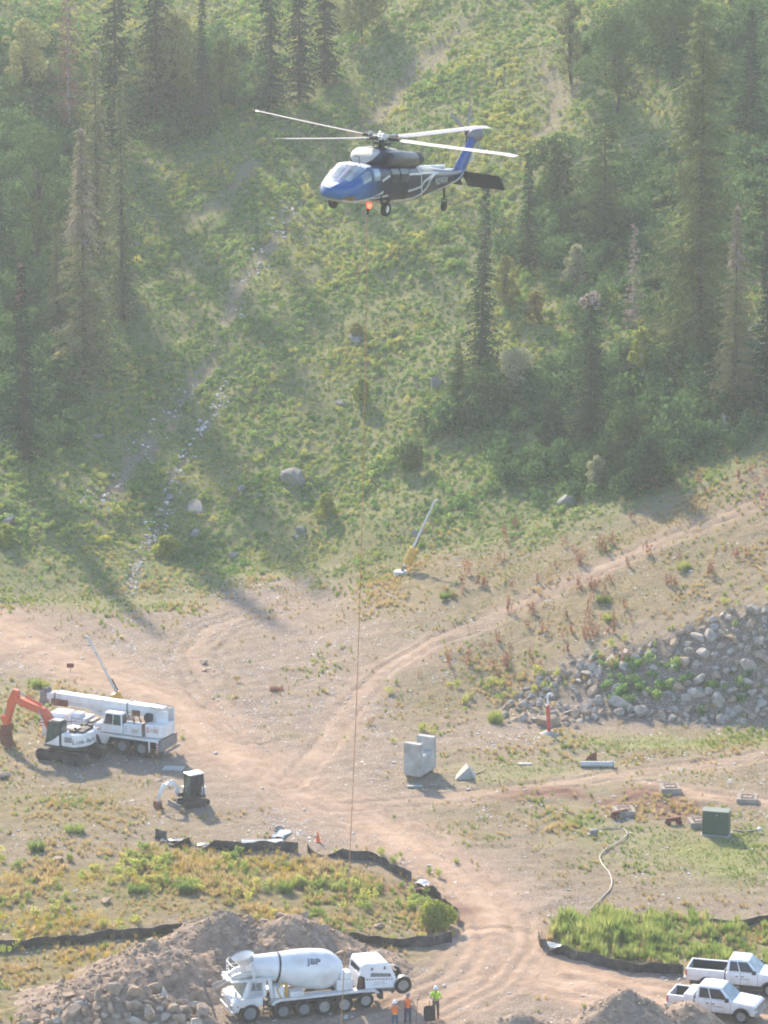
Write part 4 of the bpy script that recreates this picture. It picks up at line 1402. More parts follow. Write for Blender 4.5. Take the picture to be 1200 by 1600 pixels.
PILE = [(X_at(200, 274), 274.6, 5.2, 3.0, 2.5), (X_at(120, 273), 273.6, 3.4, 2.4, 1.6), (X_at(272, 274), 274.2, 2.6, 2.2, 1.5)]
heap('rubble_core', PILE, 'earth under the pile of big rocks at the lower edge', 17)
def pile_label(x, y, h, s):
    px, py = to_px((x, y, G(x, y) + h))
    size = 'large' if s > 0.85 else 'middling' if s > 0.6 else 'small'
    where = 'outer end' if px < 110 else 'middle' if px < 230 else 'mixer end'
    row = 'top' if py < 1560 else 'flank' if py < 1585 else 'foot'
    return size + ' tan angular rock at the ' + row + ' of the rock pile, ' + where
placed = []
cnt = tries = 0
while cnt < 120 and tries < 9000:
    tries += 1
    l = rr_.choice(PILE)
    x, y = rr_.gauss(l[0], l[2] * 0.5), rr_.gauss(l[1], l[3] * 0.5)
    h = float(heap_height(x, y, PILE, 17))
    if h < 0.0 or x > X_at(338, 274):
        continue
    s = rr_.choice([0.42, 0.5, 0.6, 0.75, 0.95])
    if any((x - q[0]) ** 2 + (y - q[1]) ** 2 < (0.33 * (s + q[2])) ** 2 for q in placed):
        continue
    placed.append((x, y, s))
    stone((x, y, G(x, y) + h + 0.1), s * rr_.uniform(0.9, 1.3), s * rr_.uniform(0.8, 1.0), s * rr_.uniform(0.75, 1.05), pile_label(x, y, h, s), 'big rock pile beside the mixer truck', rr_.choice([ROCKS_B, ROCKS_B, ROCKS_B, ROCKS]), tilt=50, name='pile_rock', cat='rock', sink=0.22)
    cnt += 1
for px, py, s, lab in ((990, 1562, 0.45, 'small tan rock near the crest of the soil heap by the pickups'), (1082, 1590, 0.55, 'pale rock at the pickup end of the soil heap'), (1040, 1585, 0.35, 'grey rock on the flank of the soil heap by the pickups'), (880, 1592, 0.5, 'pale rock at the near foot of the soil heap by the pickups')):
    d = ray(px, py)
    best = None
    for yy in np.linspace(276, 262, 300):
        k = yy / d.y
        if CAM_H + d.z * k <= float(top(d.x * k, yy)):
            best = (d.x * k, yy)
    if best:
        stone((best[0], best[1], float(top(*best))), s, s * 0.8, s * 0.7, lab, None, ROCKS_B, name='heap_rock', cat='rock')

# fallen dead trunks on the slope
for a, b, r_, lab in (((45, 522), (100, 532), 0.13, 'bleached fallen trunk between the slender spruce and the tallest one'), ((1165, 535), (1200, 515), 0.12, 'bleached fallen trunk beside the dark spruce at the photo edge'), ((1170, 565), (1198, 552), 0.12, 'second bleached trunk just below the other at the photo edge'), ((1060, 320), (1078, 298), 0.07, 'bare pale branch leaning in the great fir')):
    pa, pb = P(*a), P(*b)
    m = MB()
    m.tube([pa + Vector((0, 0, 0.7)) - pa, (pa + pb) / 2 + Vector((0, 0, 0.95)) - pa, pb + Vector((0, 0, 0.8)) - pa], [r_, r_ * 0.8, r_ * 0.4], 7)
    for k in range(5):
        q = (pa.lerp(pb, 0.2 + 0.15 * k) + Vector((0, 0, 0.85))) - pa
        m.tube([q, q + Vector((0.15 * (-1) ** k, 0.1, 0.6))], [0.03, 0.01], 5)
    o = m.build('fallen_trunk', M_BARKP, None, smooth=50)
    o.location = pa
    tag(o, lab, 'dead trunk', 'fallen trunks')
# ------------------------------------------------------------------ helicopter
def heli_paint():
    m = bpy.data.materials.new('helicopter_paint')
    m.use_nodes = True
    nt = m.node_tree
    b = nt.nodes['Principled BSDF']
    b.inputs['Roughness'].default_value = 0.34
    b.inputs['Specular IOR Level'].default_value = 0.3
    b.inputs['Coat Weight'].default_value = 0.15
    tc = nt.nodes.new('ShaderNodeTexCoord')
    sp = nt.nodes.new('ShaderNodeSeparateXYZ')
    nt.links.new(tc.outputs['Object'], sp.inputs[0])
    def mr(src, a, c):
        r = nt.nodes.new('ShaderNodeMapRange')
        r.inputs[1].default_value, r.inputs[2].default_value = a, c
        nt.links.new(src, r.inputs[0])
        return r.outputs[0]
    def mix(f, c0, c1):
        n = nt.nodes.new('ShaderNodeMix')
        n.data_type = 'RGBA'
        nt.links.new(f, n.inputs[0])
        for k, c in ((6, c0), (7, c1)):
            if isinstance(c, tuple): n.inputs[k].default_value = (*c, 1)
            else: nt.links.new(c, n.inputs[k])
        return n.outputs[2]
    body = mix(mr(sp.outputs[0], 1.6, 3.4), (0.006, 0.012, 0.040), (0.014, 0.090, 0.26))
    c = mix(mr(sp.outputs[2], 0.66, 0.74), (0.30, 0.28, 0.25), body)
    nt.links.new(c, b.inputs['Base Color'])
    return m
M_HELI = heli_paint()
M_AMBER = mat('amber_window', (0.10, 0.06, 0.03), 0.15, var=0.3, spec=0.8)
M_COCKPIT = mat('cockpit_glass', (0.16, 0.22, 0.26), 0.05, var=0.4, scale=1.6, spec=1.0)
M_BLADE = mat('rotor_blade_paint', (0.34, 0.26, 0.22), 0.33, var=0.06, spec=0.7)

hub_w = at_dist(597, 215, 245)
HM = Matrix.Rotation(R(242), 4, 'Z') @ Matrix.Rotation(R(-8.5), 4, 'Y') @ Matrix.Rotation(R(-2.5), 4, 'X')
heli = thing('helicopter', 'blue and white utility helicopter hovering with an orange line below', 'helicopter')
HM.translation = hub_w - HM.to_3x3() @ Vector((0, 0, 3.56))
heli.matrix_world = HM

SEC = np.array([(4.92, 0.98, 1.14, 0.10, 2.2), (4.78, 0.80, 1.30, 0.36, 2.3), (4.5, 0.68, 1.44, 0.62, 2.5), (4.1, 0.58, 1.60, 0.86, 2.7), (3.6, 0.53, 1.86, 1.00, 2.9), (3.1, 0.50, 2.16, 1.08, 3.0), (2.65, 0.49, 2.36, 1.13, 3.2), (1.0, 0.48, 2.42, 1.18, 3.6), (-1.5, 0.48, 2.42, 1.18, 3.6), (-2.5, 0.50, 2.38, 1.14, 3.3), (-3.4, 0.58, 2.30, 0.98, 2.8), (-4.6, 0.76, 2.16, 0.72, 2.5), (-6.4, 1.02, 2.02, 0.52, 2.4), (-8.0, 1.30, 1.96, 0.33, 2.4), (-8.9, 1.50, 1.96, 0.20, 2.2)])
def hull(x, a, k=1.0):
    i = [np.interp(-x, -SEC[:, 0], SEC[:, j]) for j in range(1, 5)]
    zb, zt, hw, e = i
    c, s = math.cos(R(a)), math.sin(R(a))
    yy = hw * math.copysign(abs(c) ** (2 / e), c)
    zz = (zt - zb) / 2 * math.copysign(abs(s) ** (2 / e), s)
    n = math.hypot(yy, zz) + 1e-6
    off = k - 1.0
    return Vector((x, yy + yy / n * off, (zb + zt) / 2 + zz + zz / n * off))
m = MB()
xs_ = [4.92, 4.85, 4.78, 4.6, 4.5, 4.3, 4.1, 3.85, 3.6, 3.35, 3.1, 2.9, 2.65, 2.2, 1.0, -0.2, -1.5, -2.0, -2.5, -3.0, -3.4, -4.0, -4.6, -5.5, -6.4, -7.2, -8.0, -8.9]
m.loft([[hull(x, a) for a in range(0, 360, 10)] for x in xs_])
hullo = m.build('fuselage', M_HELI, heli, smooth=50)
def patch(name, x0, x1, a0, a1, material, parent, off=0.012, nx=6, na=6, taper=0.0):
    m = MB()
    rows = []
    for i in range(nx + 1):
        u = i / nx
        x = x0 + (x1 - x0) * u
        rows.append([hull(x, a0 + (a1 - a0) * j / na - taper * u * (j / na - 0.5), 1 + off) for j in range(na + 1)] + [hull(x, a0 + (a1 - a0) * j / na, 1 - 0.03) for j in range(na, -1, -1)])
    m.loft(rows)
    return m.build(name, material, parent, smooth=40)
patch('windscreen', 3.98, 2.78, 53, 87, M_COCKPIT, heli)
patch('windscreen', 3.98, 2.78, 93, 127, M_COCKPIT, heli)
patch('side_window', 3.35, 2.72, 10, 46, M_COCKPIT, heli)
patch('side_window', 3.35, 2.72, 134, 170, M_COCKPIT, heli)
patch('chin_window', 4.35, 3.80, 318, 346, M_AMBER, heli)
patch('chin_window', 4.35, 3.80, 194, 222, M_AMBER, heli)
dr = patch('cockpit_door', 2.66, 1.78, -34, 48, M_HELI, heli, 0.016)
patch('door_window', 2.56, 1.95, 6, 44, M_COCKPIT, dr, 0.045)
sd = patch('cabin_door', 0.9, -1.0, -36, 44, M_NAVY, heli, 0.016)
for a, b in ((0.80, 0.05), (-0.12, -0.88)):
    patch('cabin_window', a, b, 2, 40, M_GLASS, sd, 0.028)
patch('roof_panel', 2.85, 2.25, 58, 122, M_WHITE2, heli, 0.014)
patch('nose_glare', 4.84, 4.35, 72, 108, M_WHITE2, heli, 0.008)  # white patch paints the sun glare on top of the nose
def stripe(path, w, material=M_SILVER):
    m = MB()
    L = []
    for (x0, a0), (x1, a1) in zip(path[:-1], path[1:]):
        for k in range(8):
            L.append((x0 + (x1 - x0) * k / 8, a0 + (a1 - a0) * k / 8))
    L.append(path[-1])
    rows = []
    for i, (x, a) in enumerate(L):
        p = hull(x, a, 1.012)
        q = hull(*L[min(i + 1, len(L) - 1)], 1.012) - hull(*L[max(i - 1, 0)], 1.012)
        n = Vector((0, p.y, p.z - 1.4)).normalized()
        s = n.cross(q).normalized() * w / 2
        rows.append([p - s, p + s, p + s - n * 0.03, p - s - n * 0.03])
    m.loft(rows)
    return m.build('paint_stripe', material, heli)
stripe([(4.3, -52), (3.4, -45), (2.4, -26), (1.5, -8)], 0.13)
stripe([(3.2, -46), (2.0, -26), (0.95, -18)], 0.10)
stripe([(1.7, 4), (1.0, 14)], 0.10)
stripe([(-1.0, 16), (-2.0, 18), (-3.2, 26), (-5.2, 34)], 0.10)
stripe([(-1.0, -8), (-2.4, -2), (-3.4, 8), (-5.0, 32)], 0.10)
stripe([(-2.1, 46), (-2.4, 0), (-2.9, -34)], 0.09)
stripe([(0.0, -44), (-1.8, -34), (-3.2, -10), (-4.4, 20), (-5.0, 38)], 0.10)
stripe([(-4.2, -62), (-6.2, -50), (-7.6, -28), (-8.4, 10), (-8.8, 50)], 0.11)
stripe([(-1.1, 52), (-3.0, 56), (-7.2, 56)], 0.07)
tdir = (hull(-6.3, 0) - hull(-4.9, 0)).normalized()
text('N274TH', 0.46, M_SILVER, heli, frame_m(hull(-5.45, 0) + Vector((0, 0.035, -0.02)), tdir, (0, 0, 1)), 'registration_lettering', 0.01, 1.0)
# engine deck
m = MB()
def ov(x, zb, zt, hw, e=2.6, n=20, y0=0):
    r = []
    for i in range(n):
        a = 2 * math.pi * i / n
        c, s = math.cos(a), math.sin(a)
        r.append(Vector((x, y0 + hw * math.copysign(abs(c) ** (2 / e), c), (zb + zt) / 2 + (zt - zb) / 2 * math.copysign(abs(s) ** (2 / e), s))))
    return r
m.loft([ov(x, zb, zt, hw) for x, zb, zt, hw in ((2.05, 2.30, 2.46, 0.35), (1.85, 2.25, 2.74, 0.62), (1.4, 2.2, 2.98, 0.78), (0.9, 2.2, 3.10, 0.80), (0.2, 2.2, 3.14, 0.74), (-0.9, 2.2, 3.08, 0.66), (-1.8, 2.2, 2.90, 0.55), (-2.8, 2.2, 2.62, 0.42), (-3.8, 2.1, 2.36, 0.3))])
deck = m.build('engine_deck', M_NAVY, heli, smooth=50)
m = MB()
m.loft([ov(x, zb, zt, hw) for x, zb, zt, hw in ((2.08, 2.36, 2.48, 0.36), (1.87, 2.54, 2.76, 0.62), (1.6, 2.74, 2.90, 0.68), (1.3, 2.90, 3.03, 0.66), (1.1, 2.98, 3.08, 0.5))])
m.build('deck_fairing', mat('cream_fairing', (0.42, 0.40, 0.36), 0.45, var=0.15), deck, smooth=50)
for s in (1, -1):
    m = MB()
    m.lathe([(0, 0.20), (0.06, 0.30), (0.4, 0.37), (1.2, 0.40), (2.3, 0.36), (2.7, 0.33)], (0.75, s * 0.86, 2.66), (-1, 0, -0.02), 20)
    nac = m.build('engine_nacelle', mat('nacelle_skin', (0.09, 0.085, 0.085), 0.4, 0.2, var=0.35, scale=2), heli, smooth=45)
    m = MB()
    m.lathe([(0, 0.34), (0.25, 0.36), (0.55, 0.26), (0.45, 0.20)], (-1.85, s * 0.86, 2.63), (-1, 0.12 * s, -0.03), 20)
    m.build('exhaust', M_BLACK, nac, smooth=45)
    m = MB()
    m.lathe([(0, 0.16), (0.10, 0.30), (0.16, 0.27)], (0.85, s * 0.86, 2.66), (-1, 0, 0), 18)
    m.build('intake', M_BLACK, nac, smooth=45)
# tail
m = MB()
def fin_ring(x0, x1, z, t):
    return [Vector((x0, 0, z)), Vector((x0 * 0.7 + x1 * 0.3, t, z)), Vector((x0 * 0.3 + x1 * 0.7, t * 0.8, z)), Vector((x1, 0, z)), Vector((x0 * 0.3 + x1 * 0.7, -t * 0.8, z)), Vector((x0 * 0.7 + x1 * 0.3, -t, z))]
m.loft([fin_ring(-7.3, -9.2, 1.55, 0.26), fin_ring(-7.9, -9.35, 1.95, 0.22), fin_ring(-8.6, -9.75, 2.7, 0.18), fin_ring(-9.35, -10.25, 3.5, 0.15)])
pyl = m.build('tail_pylon', M_BLUE, heli, smooth=40)
m = MB()
m.lathe([(-0.42, 0.05), (-0.36, 0.20), (-0.15, 0.33), (0.12, 0.34), (0.32, 0.24), (0.42, 0.08)], (-9.85, 0.05, 3.62), (-0.6, 0.5, 0.3), 18)
m.build('tail_gearbox', M_GREYP, pyl, smooth=50)
m = MB()
for k, (w, zz) in enumerate(((0.46, 2.62), (0.42, 2.50), (0.38, 2.38), (0.34, 2.26))):
    xb = -8.95 - (zz - 1.9) * 0.55
    m.bx(xb - w, xb, 0.165, 0.205, zz - 0.04, zz + 0.04)
m.build('flag_emblem', M_SILVER, pyl)
m = MB()
for s in (1, -1):
    m.loft([[Vector((-8.55, s * 0.15, 1.86)), Vector((-8.85, s * 0.15, 1.74)), Vector((-9.45, s * 0.15, 1.08)), Vector((-8.80, s * 0.15, 1.56))], [Vector((-8.60, s * 2.2, 1.84)), Vector((-8.88, s * 2.2, 1.72)), Vector((-9.40, s * 2.2, 1.14)), Vector((-8.84, s * 2.2, 1.56))]])
m.build('stabilator', M_NAVY, heli, smooth=30)
tr_c = Vector((-9.85, -0.42, 3.66))
m = MB()
m.cyl(tr_c + Vector((0, 0.3, 0)), tr_c - Vector((0, 0.08, 0.03)), 0.12, n=12)
trh = m.build('tail_rotor_hub', M_DARK, heli, smooth=40)
for k in range(4):
    a = R(35 + 90 * k)
    d = Vector((math.cos(a), -math.sin(a) * 0.34, math.sin(a) * 0.94)).normalized()
    m = MB()
    m.bar(tr_c + d * 0.12, tr_c + d * 1.66, 0.20, 0.025, up=(0, 1, 0.3))
    m.build('tail_rotor_blade', M_GREYP, trh)
# mast, hub and blades
m = MB()
m.cyl((0, 0, 3.0), (0, 0, 3.52), 0.17, 0.11, 14)
m.cyl((0, 0, 3.22), (0, 0, 3.34), 0.36, n=18)
for k in range(4):
    a = R(35 + 90 * k)
    m.cyl((0.34 * math.cos(a), 0.34 * math.sin(a), 3.0), (0.46 * math.cos(a), 0.46 * math.sin(a), 3.54), 0.03, n=6)
m.build('mast', M_DARK, heli, smooth=40)
m = MB()
m.lathe([(-0.12, 0.25), (-0.08, 0.46), (0.06, 0.46), (0.10, 0.30), (0.16, 0.26), (0.2, 0.12)], (0, 0, 3.56), (0, 0, 1), 20)
for k in range(4):
    a = R(35.2 + 90 * k)
    d = Vector((math.cos(a), math.sin(a), 0.02))
    o = Vector((0, 0, 3.70))
    m.bar(o, o + d * 0.62, 0.08, 0.05)
    m.cyl(o + d * 0.5, o + d * 0.66, 0.11, n=10)
hubo = m.build('rotor_hub', M_STEEL, heli, smooth=40)
for k in range(4):
    a = R(80.2 + 90 * k)
    d = Vector((math.cos(a), math.sin(a), 0))
    s = Vector((-math.sin(a), math.cos(a), 0))
    up = Vector((0, 0, 1))
    tilt = Matrix.Rotation(R(3.0), 3, 'Y')
    def bp(r, c, t, cone=None):
        lift = 0.020 * r + 0.0045 * max(0, r - 1) ** 1.6
        v = d * r + s * (c * math.cos(R(7)) + 0) + up * (lift + t + c * math.sin(R(7)))
        return Vector((0, 0, 3.56)) + tilt @ v
    m = MB()
    m.cyl(bp(0.35, 0, 0), bp(1.15, 0, 0), 0.10, 0.08, 10)
    m.box(bp(0.85, 0, 0), (0.42, 0.26, 0.14), Matrix((d, s, up)).transposed())
    cuff = m.build('blade_cuff', M_DARK, heli, smooth=40)
    m = MB()
    rings = []
    for r, c0, c1, t in ((1.1, -0.14, 0.12, 0.05), (1.5, -0.34, 0.19, 0.045), (3.0, -0.34, 0.19, 0.042), (4.6, -0.34, 0.19, 0.040), (6.2, -0.34, 0.19, 0.036), (7.45, -0.34, 0.19, 0.032), (7.6, -0.38, 0.16, 0.026), (8.18, -0.50, -0.12, 0.008)):
        rings.append([bp(r, c1, 0), bp(r, c1 * 0.6, t * 0.8), bp(r, (c0 + c1 * 2) / 3, t), bp(r, c0, 0), bp(r, (c0 + c1 * 2) / 3, -t * 0.6), bp(r, c1 * 0.6, -t * 0.6)])
    m.loft(rings)
    m.build('rotor_blade', M_BLADE, heli, smooth=50)
# wheels
for s in (1, -1):
    t = wheel(heli, 1.55, s * 1.42, 0.34, 0.24, s, 0.52, M_WHITE2, lugs=False)
    m = MB()
    m.cyl((1.55, s * 1.30, 0.36), (1.62, s * 1.02, 1.05), 0.075, n=10)
    m.bar((1.55, s * 1.28, 0.36), (0.55, s * 1.05, 0.75), 0.10, 0.12)
    m.cyl((1.55, s * 1.18, 0.34), (1.55, s * 1.45, 0.34), 0.06, n=8)
    m.build('landing_strut', M_DARK, heli, smooth=40)
wheel(heli, -7.35, 0, 0.23, 0.16, 1, 0.5, M_DARK, lugs=False, zc=0.10)
m = MB()
m.cyl((-7.0, 0, 1.3), (-7.3, 0, 0.45), 0.08, 0.06, 10)
m.bar((-7.3, 0.12, 0.5), (-7.35, 0.12, 0.08), 0.04, 0.08)
m.bar((-7.3, -0.12, 0.5), (-7.35, -0.12, 0.08), 0.04, 0.08)
m.build('tail_strut', M_DARK, heli, smooth=40)
m = MB()
m.lathe([(0, 0.10), (0.10, 0.12), (0.2, 0.08), (0.24, 0.02)], (1.75, 0.62, 0.50), (0, 0, -1), 14)
m.build('beacon', emit_mat('red_beacon', (1.0, 0.06, 0.03), 2.6), heli, smooth=60)
m = MB()
m.bar((1.2, 0.30, 0.5), (1.2, 0.30, 0.10), 0.12, 0.12)
m.cyl((1.2, 0.30, 0.12), (1.2, 0.30, -0.10), 0.05, n=8)
m.build('cargo_hook', M_DARK, heli)
for x, a in ((1.2, 90), (-0.2, 270)):
    m = MB()
    m.tube([hull(2.6, 84), hull(2.6, 84) + Vector((0.05, 0, 0.35)), hull(2.6, 84) + Vector((0.4, 0, 0.40))], 0.018, 5)
m.build('pitot_tube', M_DARK, heli)
m = MB()
m.bx(-4.2, -6.9, -0.06, 0.06, 2.02, 2.16)
m.build('drive_shaft_cover', M_WHITE2, heli, bevel=0.02)

# the long line below it
a = HM @ Vector((1.2, 0.30, -0.08))
dd = ray(531, 1640)
yy = a.y - 2.0
b = Vector((dd.x * yy / dd.y, yy, CAM_H + dd.z * yy / dd.y))
m = MB()
path = [a.lerp(b, t) + Vector((0.25 * math.sin(math.pi * t), 0, 0)) for t in np.linspace(0, 1, 40)]
m.tube([p - a for p in path], 0.021, 6)
o = m.build('cargo_line', M_ROPE, None, smooth=60)
o.location = a
tag(o, 'thin orange rope hanging straight down from the helicopter', 'rope')
# ------------------------------------------------------------------ arcs for wheel openings
def arch(cx, r, zb, n=9):
    """outline points over a wheel from back to front (x rising)"""
    a0 = math.asin(max(-1, min(1, (zb - r * 0.95) / (r * 1.18))))
    pts = []
    for i in range(n):
        a = math.pi - a0 - (math.pi - 2 * a0) * i / (n - 1)
        pts.append((cx + r * 1.18 * math.cos(a), r * 0.95 + r * 1.18 * math.sin(a)))
    return pts

# ------------------------------------------------------------------ pickups
def pickup(px, py, rz, label, bed=1.65, cab=2.25, hood=1.45, two_tone=False, toolbox=False, flare=False, lift=0.0, quarter=0.36, mark=''):
    wr = 0.43
    L = bed + cab + hood
    x0 = -L / 2
    xb, xc, xf = x0 + bed, x0 + bed + cab, L / 2
    rw, fw = x0 + bed * 0.56, xf - 0.86
    p = P(px, py)
    t = thing('pickup_truck', label, 'pickup truck', p, rz, 'white pickups at the lower corner')
    zb, zs = 0.42 + lift, 1.10 + lift
    m = MB()
    poly = [(xb + 0.02, zb)] + [q for q in arch(fw, wr, zb)] + [(xf - 0.05, zb), (xf, zb + 0.3), (xf - 0.02, zs - 0.10), (xf - 0.16, zs - 0.02), (xc - 0.05, zs + 0.10), (xc - 0.3, zs + 0.06), (xb + 0.02, zs + 0.06)]
    m.prism(poly, -0.97, 0.97)
    m.build('body', M_WHITE2, t, bevel=0.12, seg=4)
    for s in (1, -1):
        m = MB()
        poly = [(x0, zb + 0.08)] + [q for q in arch(rw, wr, zb + 0.08)] + [(xb - 0.02, zb + 0.08), (xb - 0.02, zs + 0.10), (x0, zs + 0.10)]
        m.prism(poly, s * 0.97, s * 0.80)
        m.build('bed_side', M_WHITE2, t, bevel=0.025)
    m = MB()
    m.bx(x0 + 0.002, x0 + 0.09, -0.80, 0.80, zb + 0.14, zs + 0.09)
    tg = m.build('tailgate', M_WHITE2, t, bevel=0.02)
    m = MB()
    m.bx(x0 - 0.03, x0, -0.16, 0.16, zs - 0.2, zs - 0.1)
    m.build('handle', M_BLACK, tg)
    m = MB()
    m.bx(x0 + 0.09, xb - 0.02, -0.798, 0.798, zb + 0.20, zb + 0.26)
    m.bx(xb - 0.10, xb - 0.022, -0.798, 0.798, zb + 0.26, zs + 0.06)
    m.bx(x0 + 0.093, xb - 0.1, 0.78, 0.797, zb + 0.26, zs + 0.06)
    m.bx(x0 + 0.093, xb - 0.1, -0.78, -0.797, zb + 0.26, zs + 0.06)
    m.build('bed_liner', M_BLACK, t)
    if toolbox:
        m = MB()
        m.bx(xb - 0.62, xb - 0.06, -0.93, 0.93, zs + 0.02, zs + 0.24)
        m.build('tool_box', M_WHITE2, t, bevel=0.04)
    # greenhouse
    zr = 1.90 + lift
    b4 = [(xb + 0.06, 0.93), (xc + 0.02, 0.93), (xc + 0.02, -0.93), (xb + 0.06, -0.93)]
    t4 = [(xb + 0.18, 0.74), (xc - 0.74, 0.74), (xc - 0.74, -0.74), (xb + 0.18, -0.74)]
    zb2 = zs + 0.04
    m = MB()
    v = [Vector((x, y, zb2)) for x, y in b4] + [Vector((x, y, zr)) for x, y in t4]
    m.add(v, [(0, 1, 2, 3), (7, 6, 5, 4), (0, 4, 5, 1), (1, 5, 6, 2), (2, 6, 7, 3), (3, 7, 4, 0)])
    m.build('cab', M_WHITE2, t, bevel=0.13, seg=4)
    # faces: left (+y): seen from outside A(bottom right to the viewer's left ...)
    left = (v[1], v[0], v[4], v[5])
    right = (v[3], v[2], v[6], v[7])
    front = (v[2], v[1], v[5], v[6])
    back = (v[0], v[3], v[7], v[4])
    for f, flip in ((left, False), (right, True)):
        rng_ = ((0.10, 0.55), (0.585, 0.90)) if not flip else ((0.10, 0.415), (0.45, 0.90))
        for u0, u1 in rng_:
            m = MB()
            m.panel(*f, u0, u1, 0.14, 0.86, 0.012)
            m.build('side_window', M_GLASS, t)
    m = MB(); m.panel(*front, 0.06, 0.94, 0.08, 0.92, 0.012); m.build('windscreen', M_SHIELD, t)
    m = MB(); m.panel(*back, 0.10, 0.90, 0.2, 0.85, 0.012); m.build('rear_window', M_GLASS, t)
    for s in (1, -1):
        m = MB()
        xm = xb + cab * 0.46
        for xx in (xb + 0.04, xm, xc - 0.10):
            m.bx(xx - 0.008, xx + 0.008, s * 0.966, s * 0.974, zb + 0.08, zs + 0.03)
        m.build('door_seam', M_DARK, t)
        for xx in (xm + 0.14, xm - 0.20):
            m = MB()
            m.bx(xx - 0.10, xx + 0.05, s * 0.966, s * 0.995, zs - 0.16, zs - 0.11)
            m.build('door_handle', M_BLACK, t)
        m = MB()
        m.bx(xc - 0.40, xc - 0.18, s * 0.99, s * 1.16, zs + 0.08, zs + 0.30)
        m.build('mirror', M_BLACK, t, bevel=0.03)
        m = MB()
        m.bx(xf - 0.16, xf + 0.012, s * 0.64, s * 0.955, zs - 0.30, zs - 0.13)
        m.build('headlight', M_RIM, t, bevel=0.02)
        m = MB()
        m.bx(x0 - 0.012, x0 + 0.10, s * 0.80, s * 0.985, zs - 0.35, zs + 0.02)
        m.build('tail_light', M_RED, t, bevel=0.015)
        for xx in (rw, fw):
            w = wheel(t, xx, s * 0.86, wr, 0.26, s, 0.62)
            w.location.z = 0
            if flare:
                m = MB()
                o_ = [(xx + wr * 1.26 * math.cos(a), wr + wr * 1.22 * math.sin(a)) for a in np.linspace(0.12, math.pi - 0.12, 11)]
                i_ = [(xx + wr * 1.10 * math.cos(a), wr + wr * 1.06 * math.sin(a)) for a in np.linspace(math.pi - 0.12, 0.12, 11)]
                m.prism(o_ + i_, s * 0.96, s * 1.0)
                m.build('wheel_flare', M_DARK, t)
    m = MB()
    m.bx(xf - 0.012, xf + 0.03, -0.60, 0.60, zs - 0.36, zs - 0.12)
    m.build('grille', M_GREYP, t, bevel=0.01)
    m = MB()
    m.bx(xf - 0.05, xf + 0.10, -0.96, 0.96, zb - 0.02, zb + 0.22)
    m.build('front_bumper', M_RIM, t, bevel=0.04)
    m = MB()
    m.bx(x0 - 0.14, x0 - 0.002, -0.92, 0.92, zb + 0.02, zb + 0.20)
    m.build('rear_bumper', M_RIM, t, bevel=0.03)
    m = MB()
    m.bx(x0 + 0.2, xf - 0.2, -0.66, 0.66, 0.30, zb + 0.02)
    m.build('chassis', M_BLACK, t)
    # mark on the near door (this truck shows its right side to the photo)
    m = MB()
    m.bx(xc - 0.95, xc - 0.55, -0.966, -0.976, zs - 0.30, zs - 0.26)
    m.bx(xc - 1.10, xc - 1.02, -0.966, -0.976, zs - 0.32, zs - 0.24)
    m.build('door_mark', M_GREYP, t)
    return t

pickup(1118, 1586, -20, 'nearer white crew-cab pickup with a white box across its short bed', 1.60, 2.30, 1.40, toolbox=True, lift=0.06)
pickup(1153, 1546, -15, 'farther white pickup with long empty black-lined bed, parked by the tall grass', 2.30, 2.05, 1.50, flare=True, lift=0.16)

# ------------------------------------------------------------------ front-discharge mixer truck
mx = thing('mixer_truck', 'white concrete mixer truck with big drum and its cab under the hopper', 'mixer truck', P(486, 1578), 198)
F = 5.5        # front bumper stands at x = F
def fx(f): return F - f
for f, r, z in ((1.50, 0.60, None), (3.50, 0.50, None), (4.75, 0.50, None), (5.95, 0.53, None), (7.15, 0.53, None), (8.45, 0.48, 0.62), (10.75, 0.52, 1.25)):
    for s in (1, -1):
        wheel(mx, fx(f), s * (1.05 if f != 10.75 else 0.95), r, 0.42 if f in (1.50, 5.95, 7.15) else 0.32, s, 0.60, M_RIM if f > 5 else M_GREYP, 0.03, zc=z)
m = MB()
m.bx(fx(9.6), fx(0.9), -0.45, 0.45, 0.72, 1.02)
m.bx(fx(8.6), fx(3.0), -0.62, 0.62, 0.60, 0.80)
for f in (1.5, 3.5, 4.75, 5.95, 7.15):
    m.cyl((fx(f), -1.0, 0.54), (fx(f), 1.0, 0.54), 0.10, n=8)
m.build('chassis', M_DARK, mx)
for s in (1, -1):
    m = MB()
    poly = [(fx(2.75), 1.02), (fx(2.95), 1.22), (fx(3.25), 1.30), (fx(8.3), 1.30), (fx(9.0), 1.22), (fx(9.25), 1.05), (fx(9.15), 0.98), (fx(8.9), 1.10), (fx(8.25), 1.16), (fx(3.3), 1.16), (fx(3.0), 1.06), (fx(2.9), 0.92)]
    m.prism(poly, s * 1.28, s * 0.70)
    m.build('fender', M_WHITE, mx, bevel=0.02)
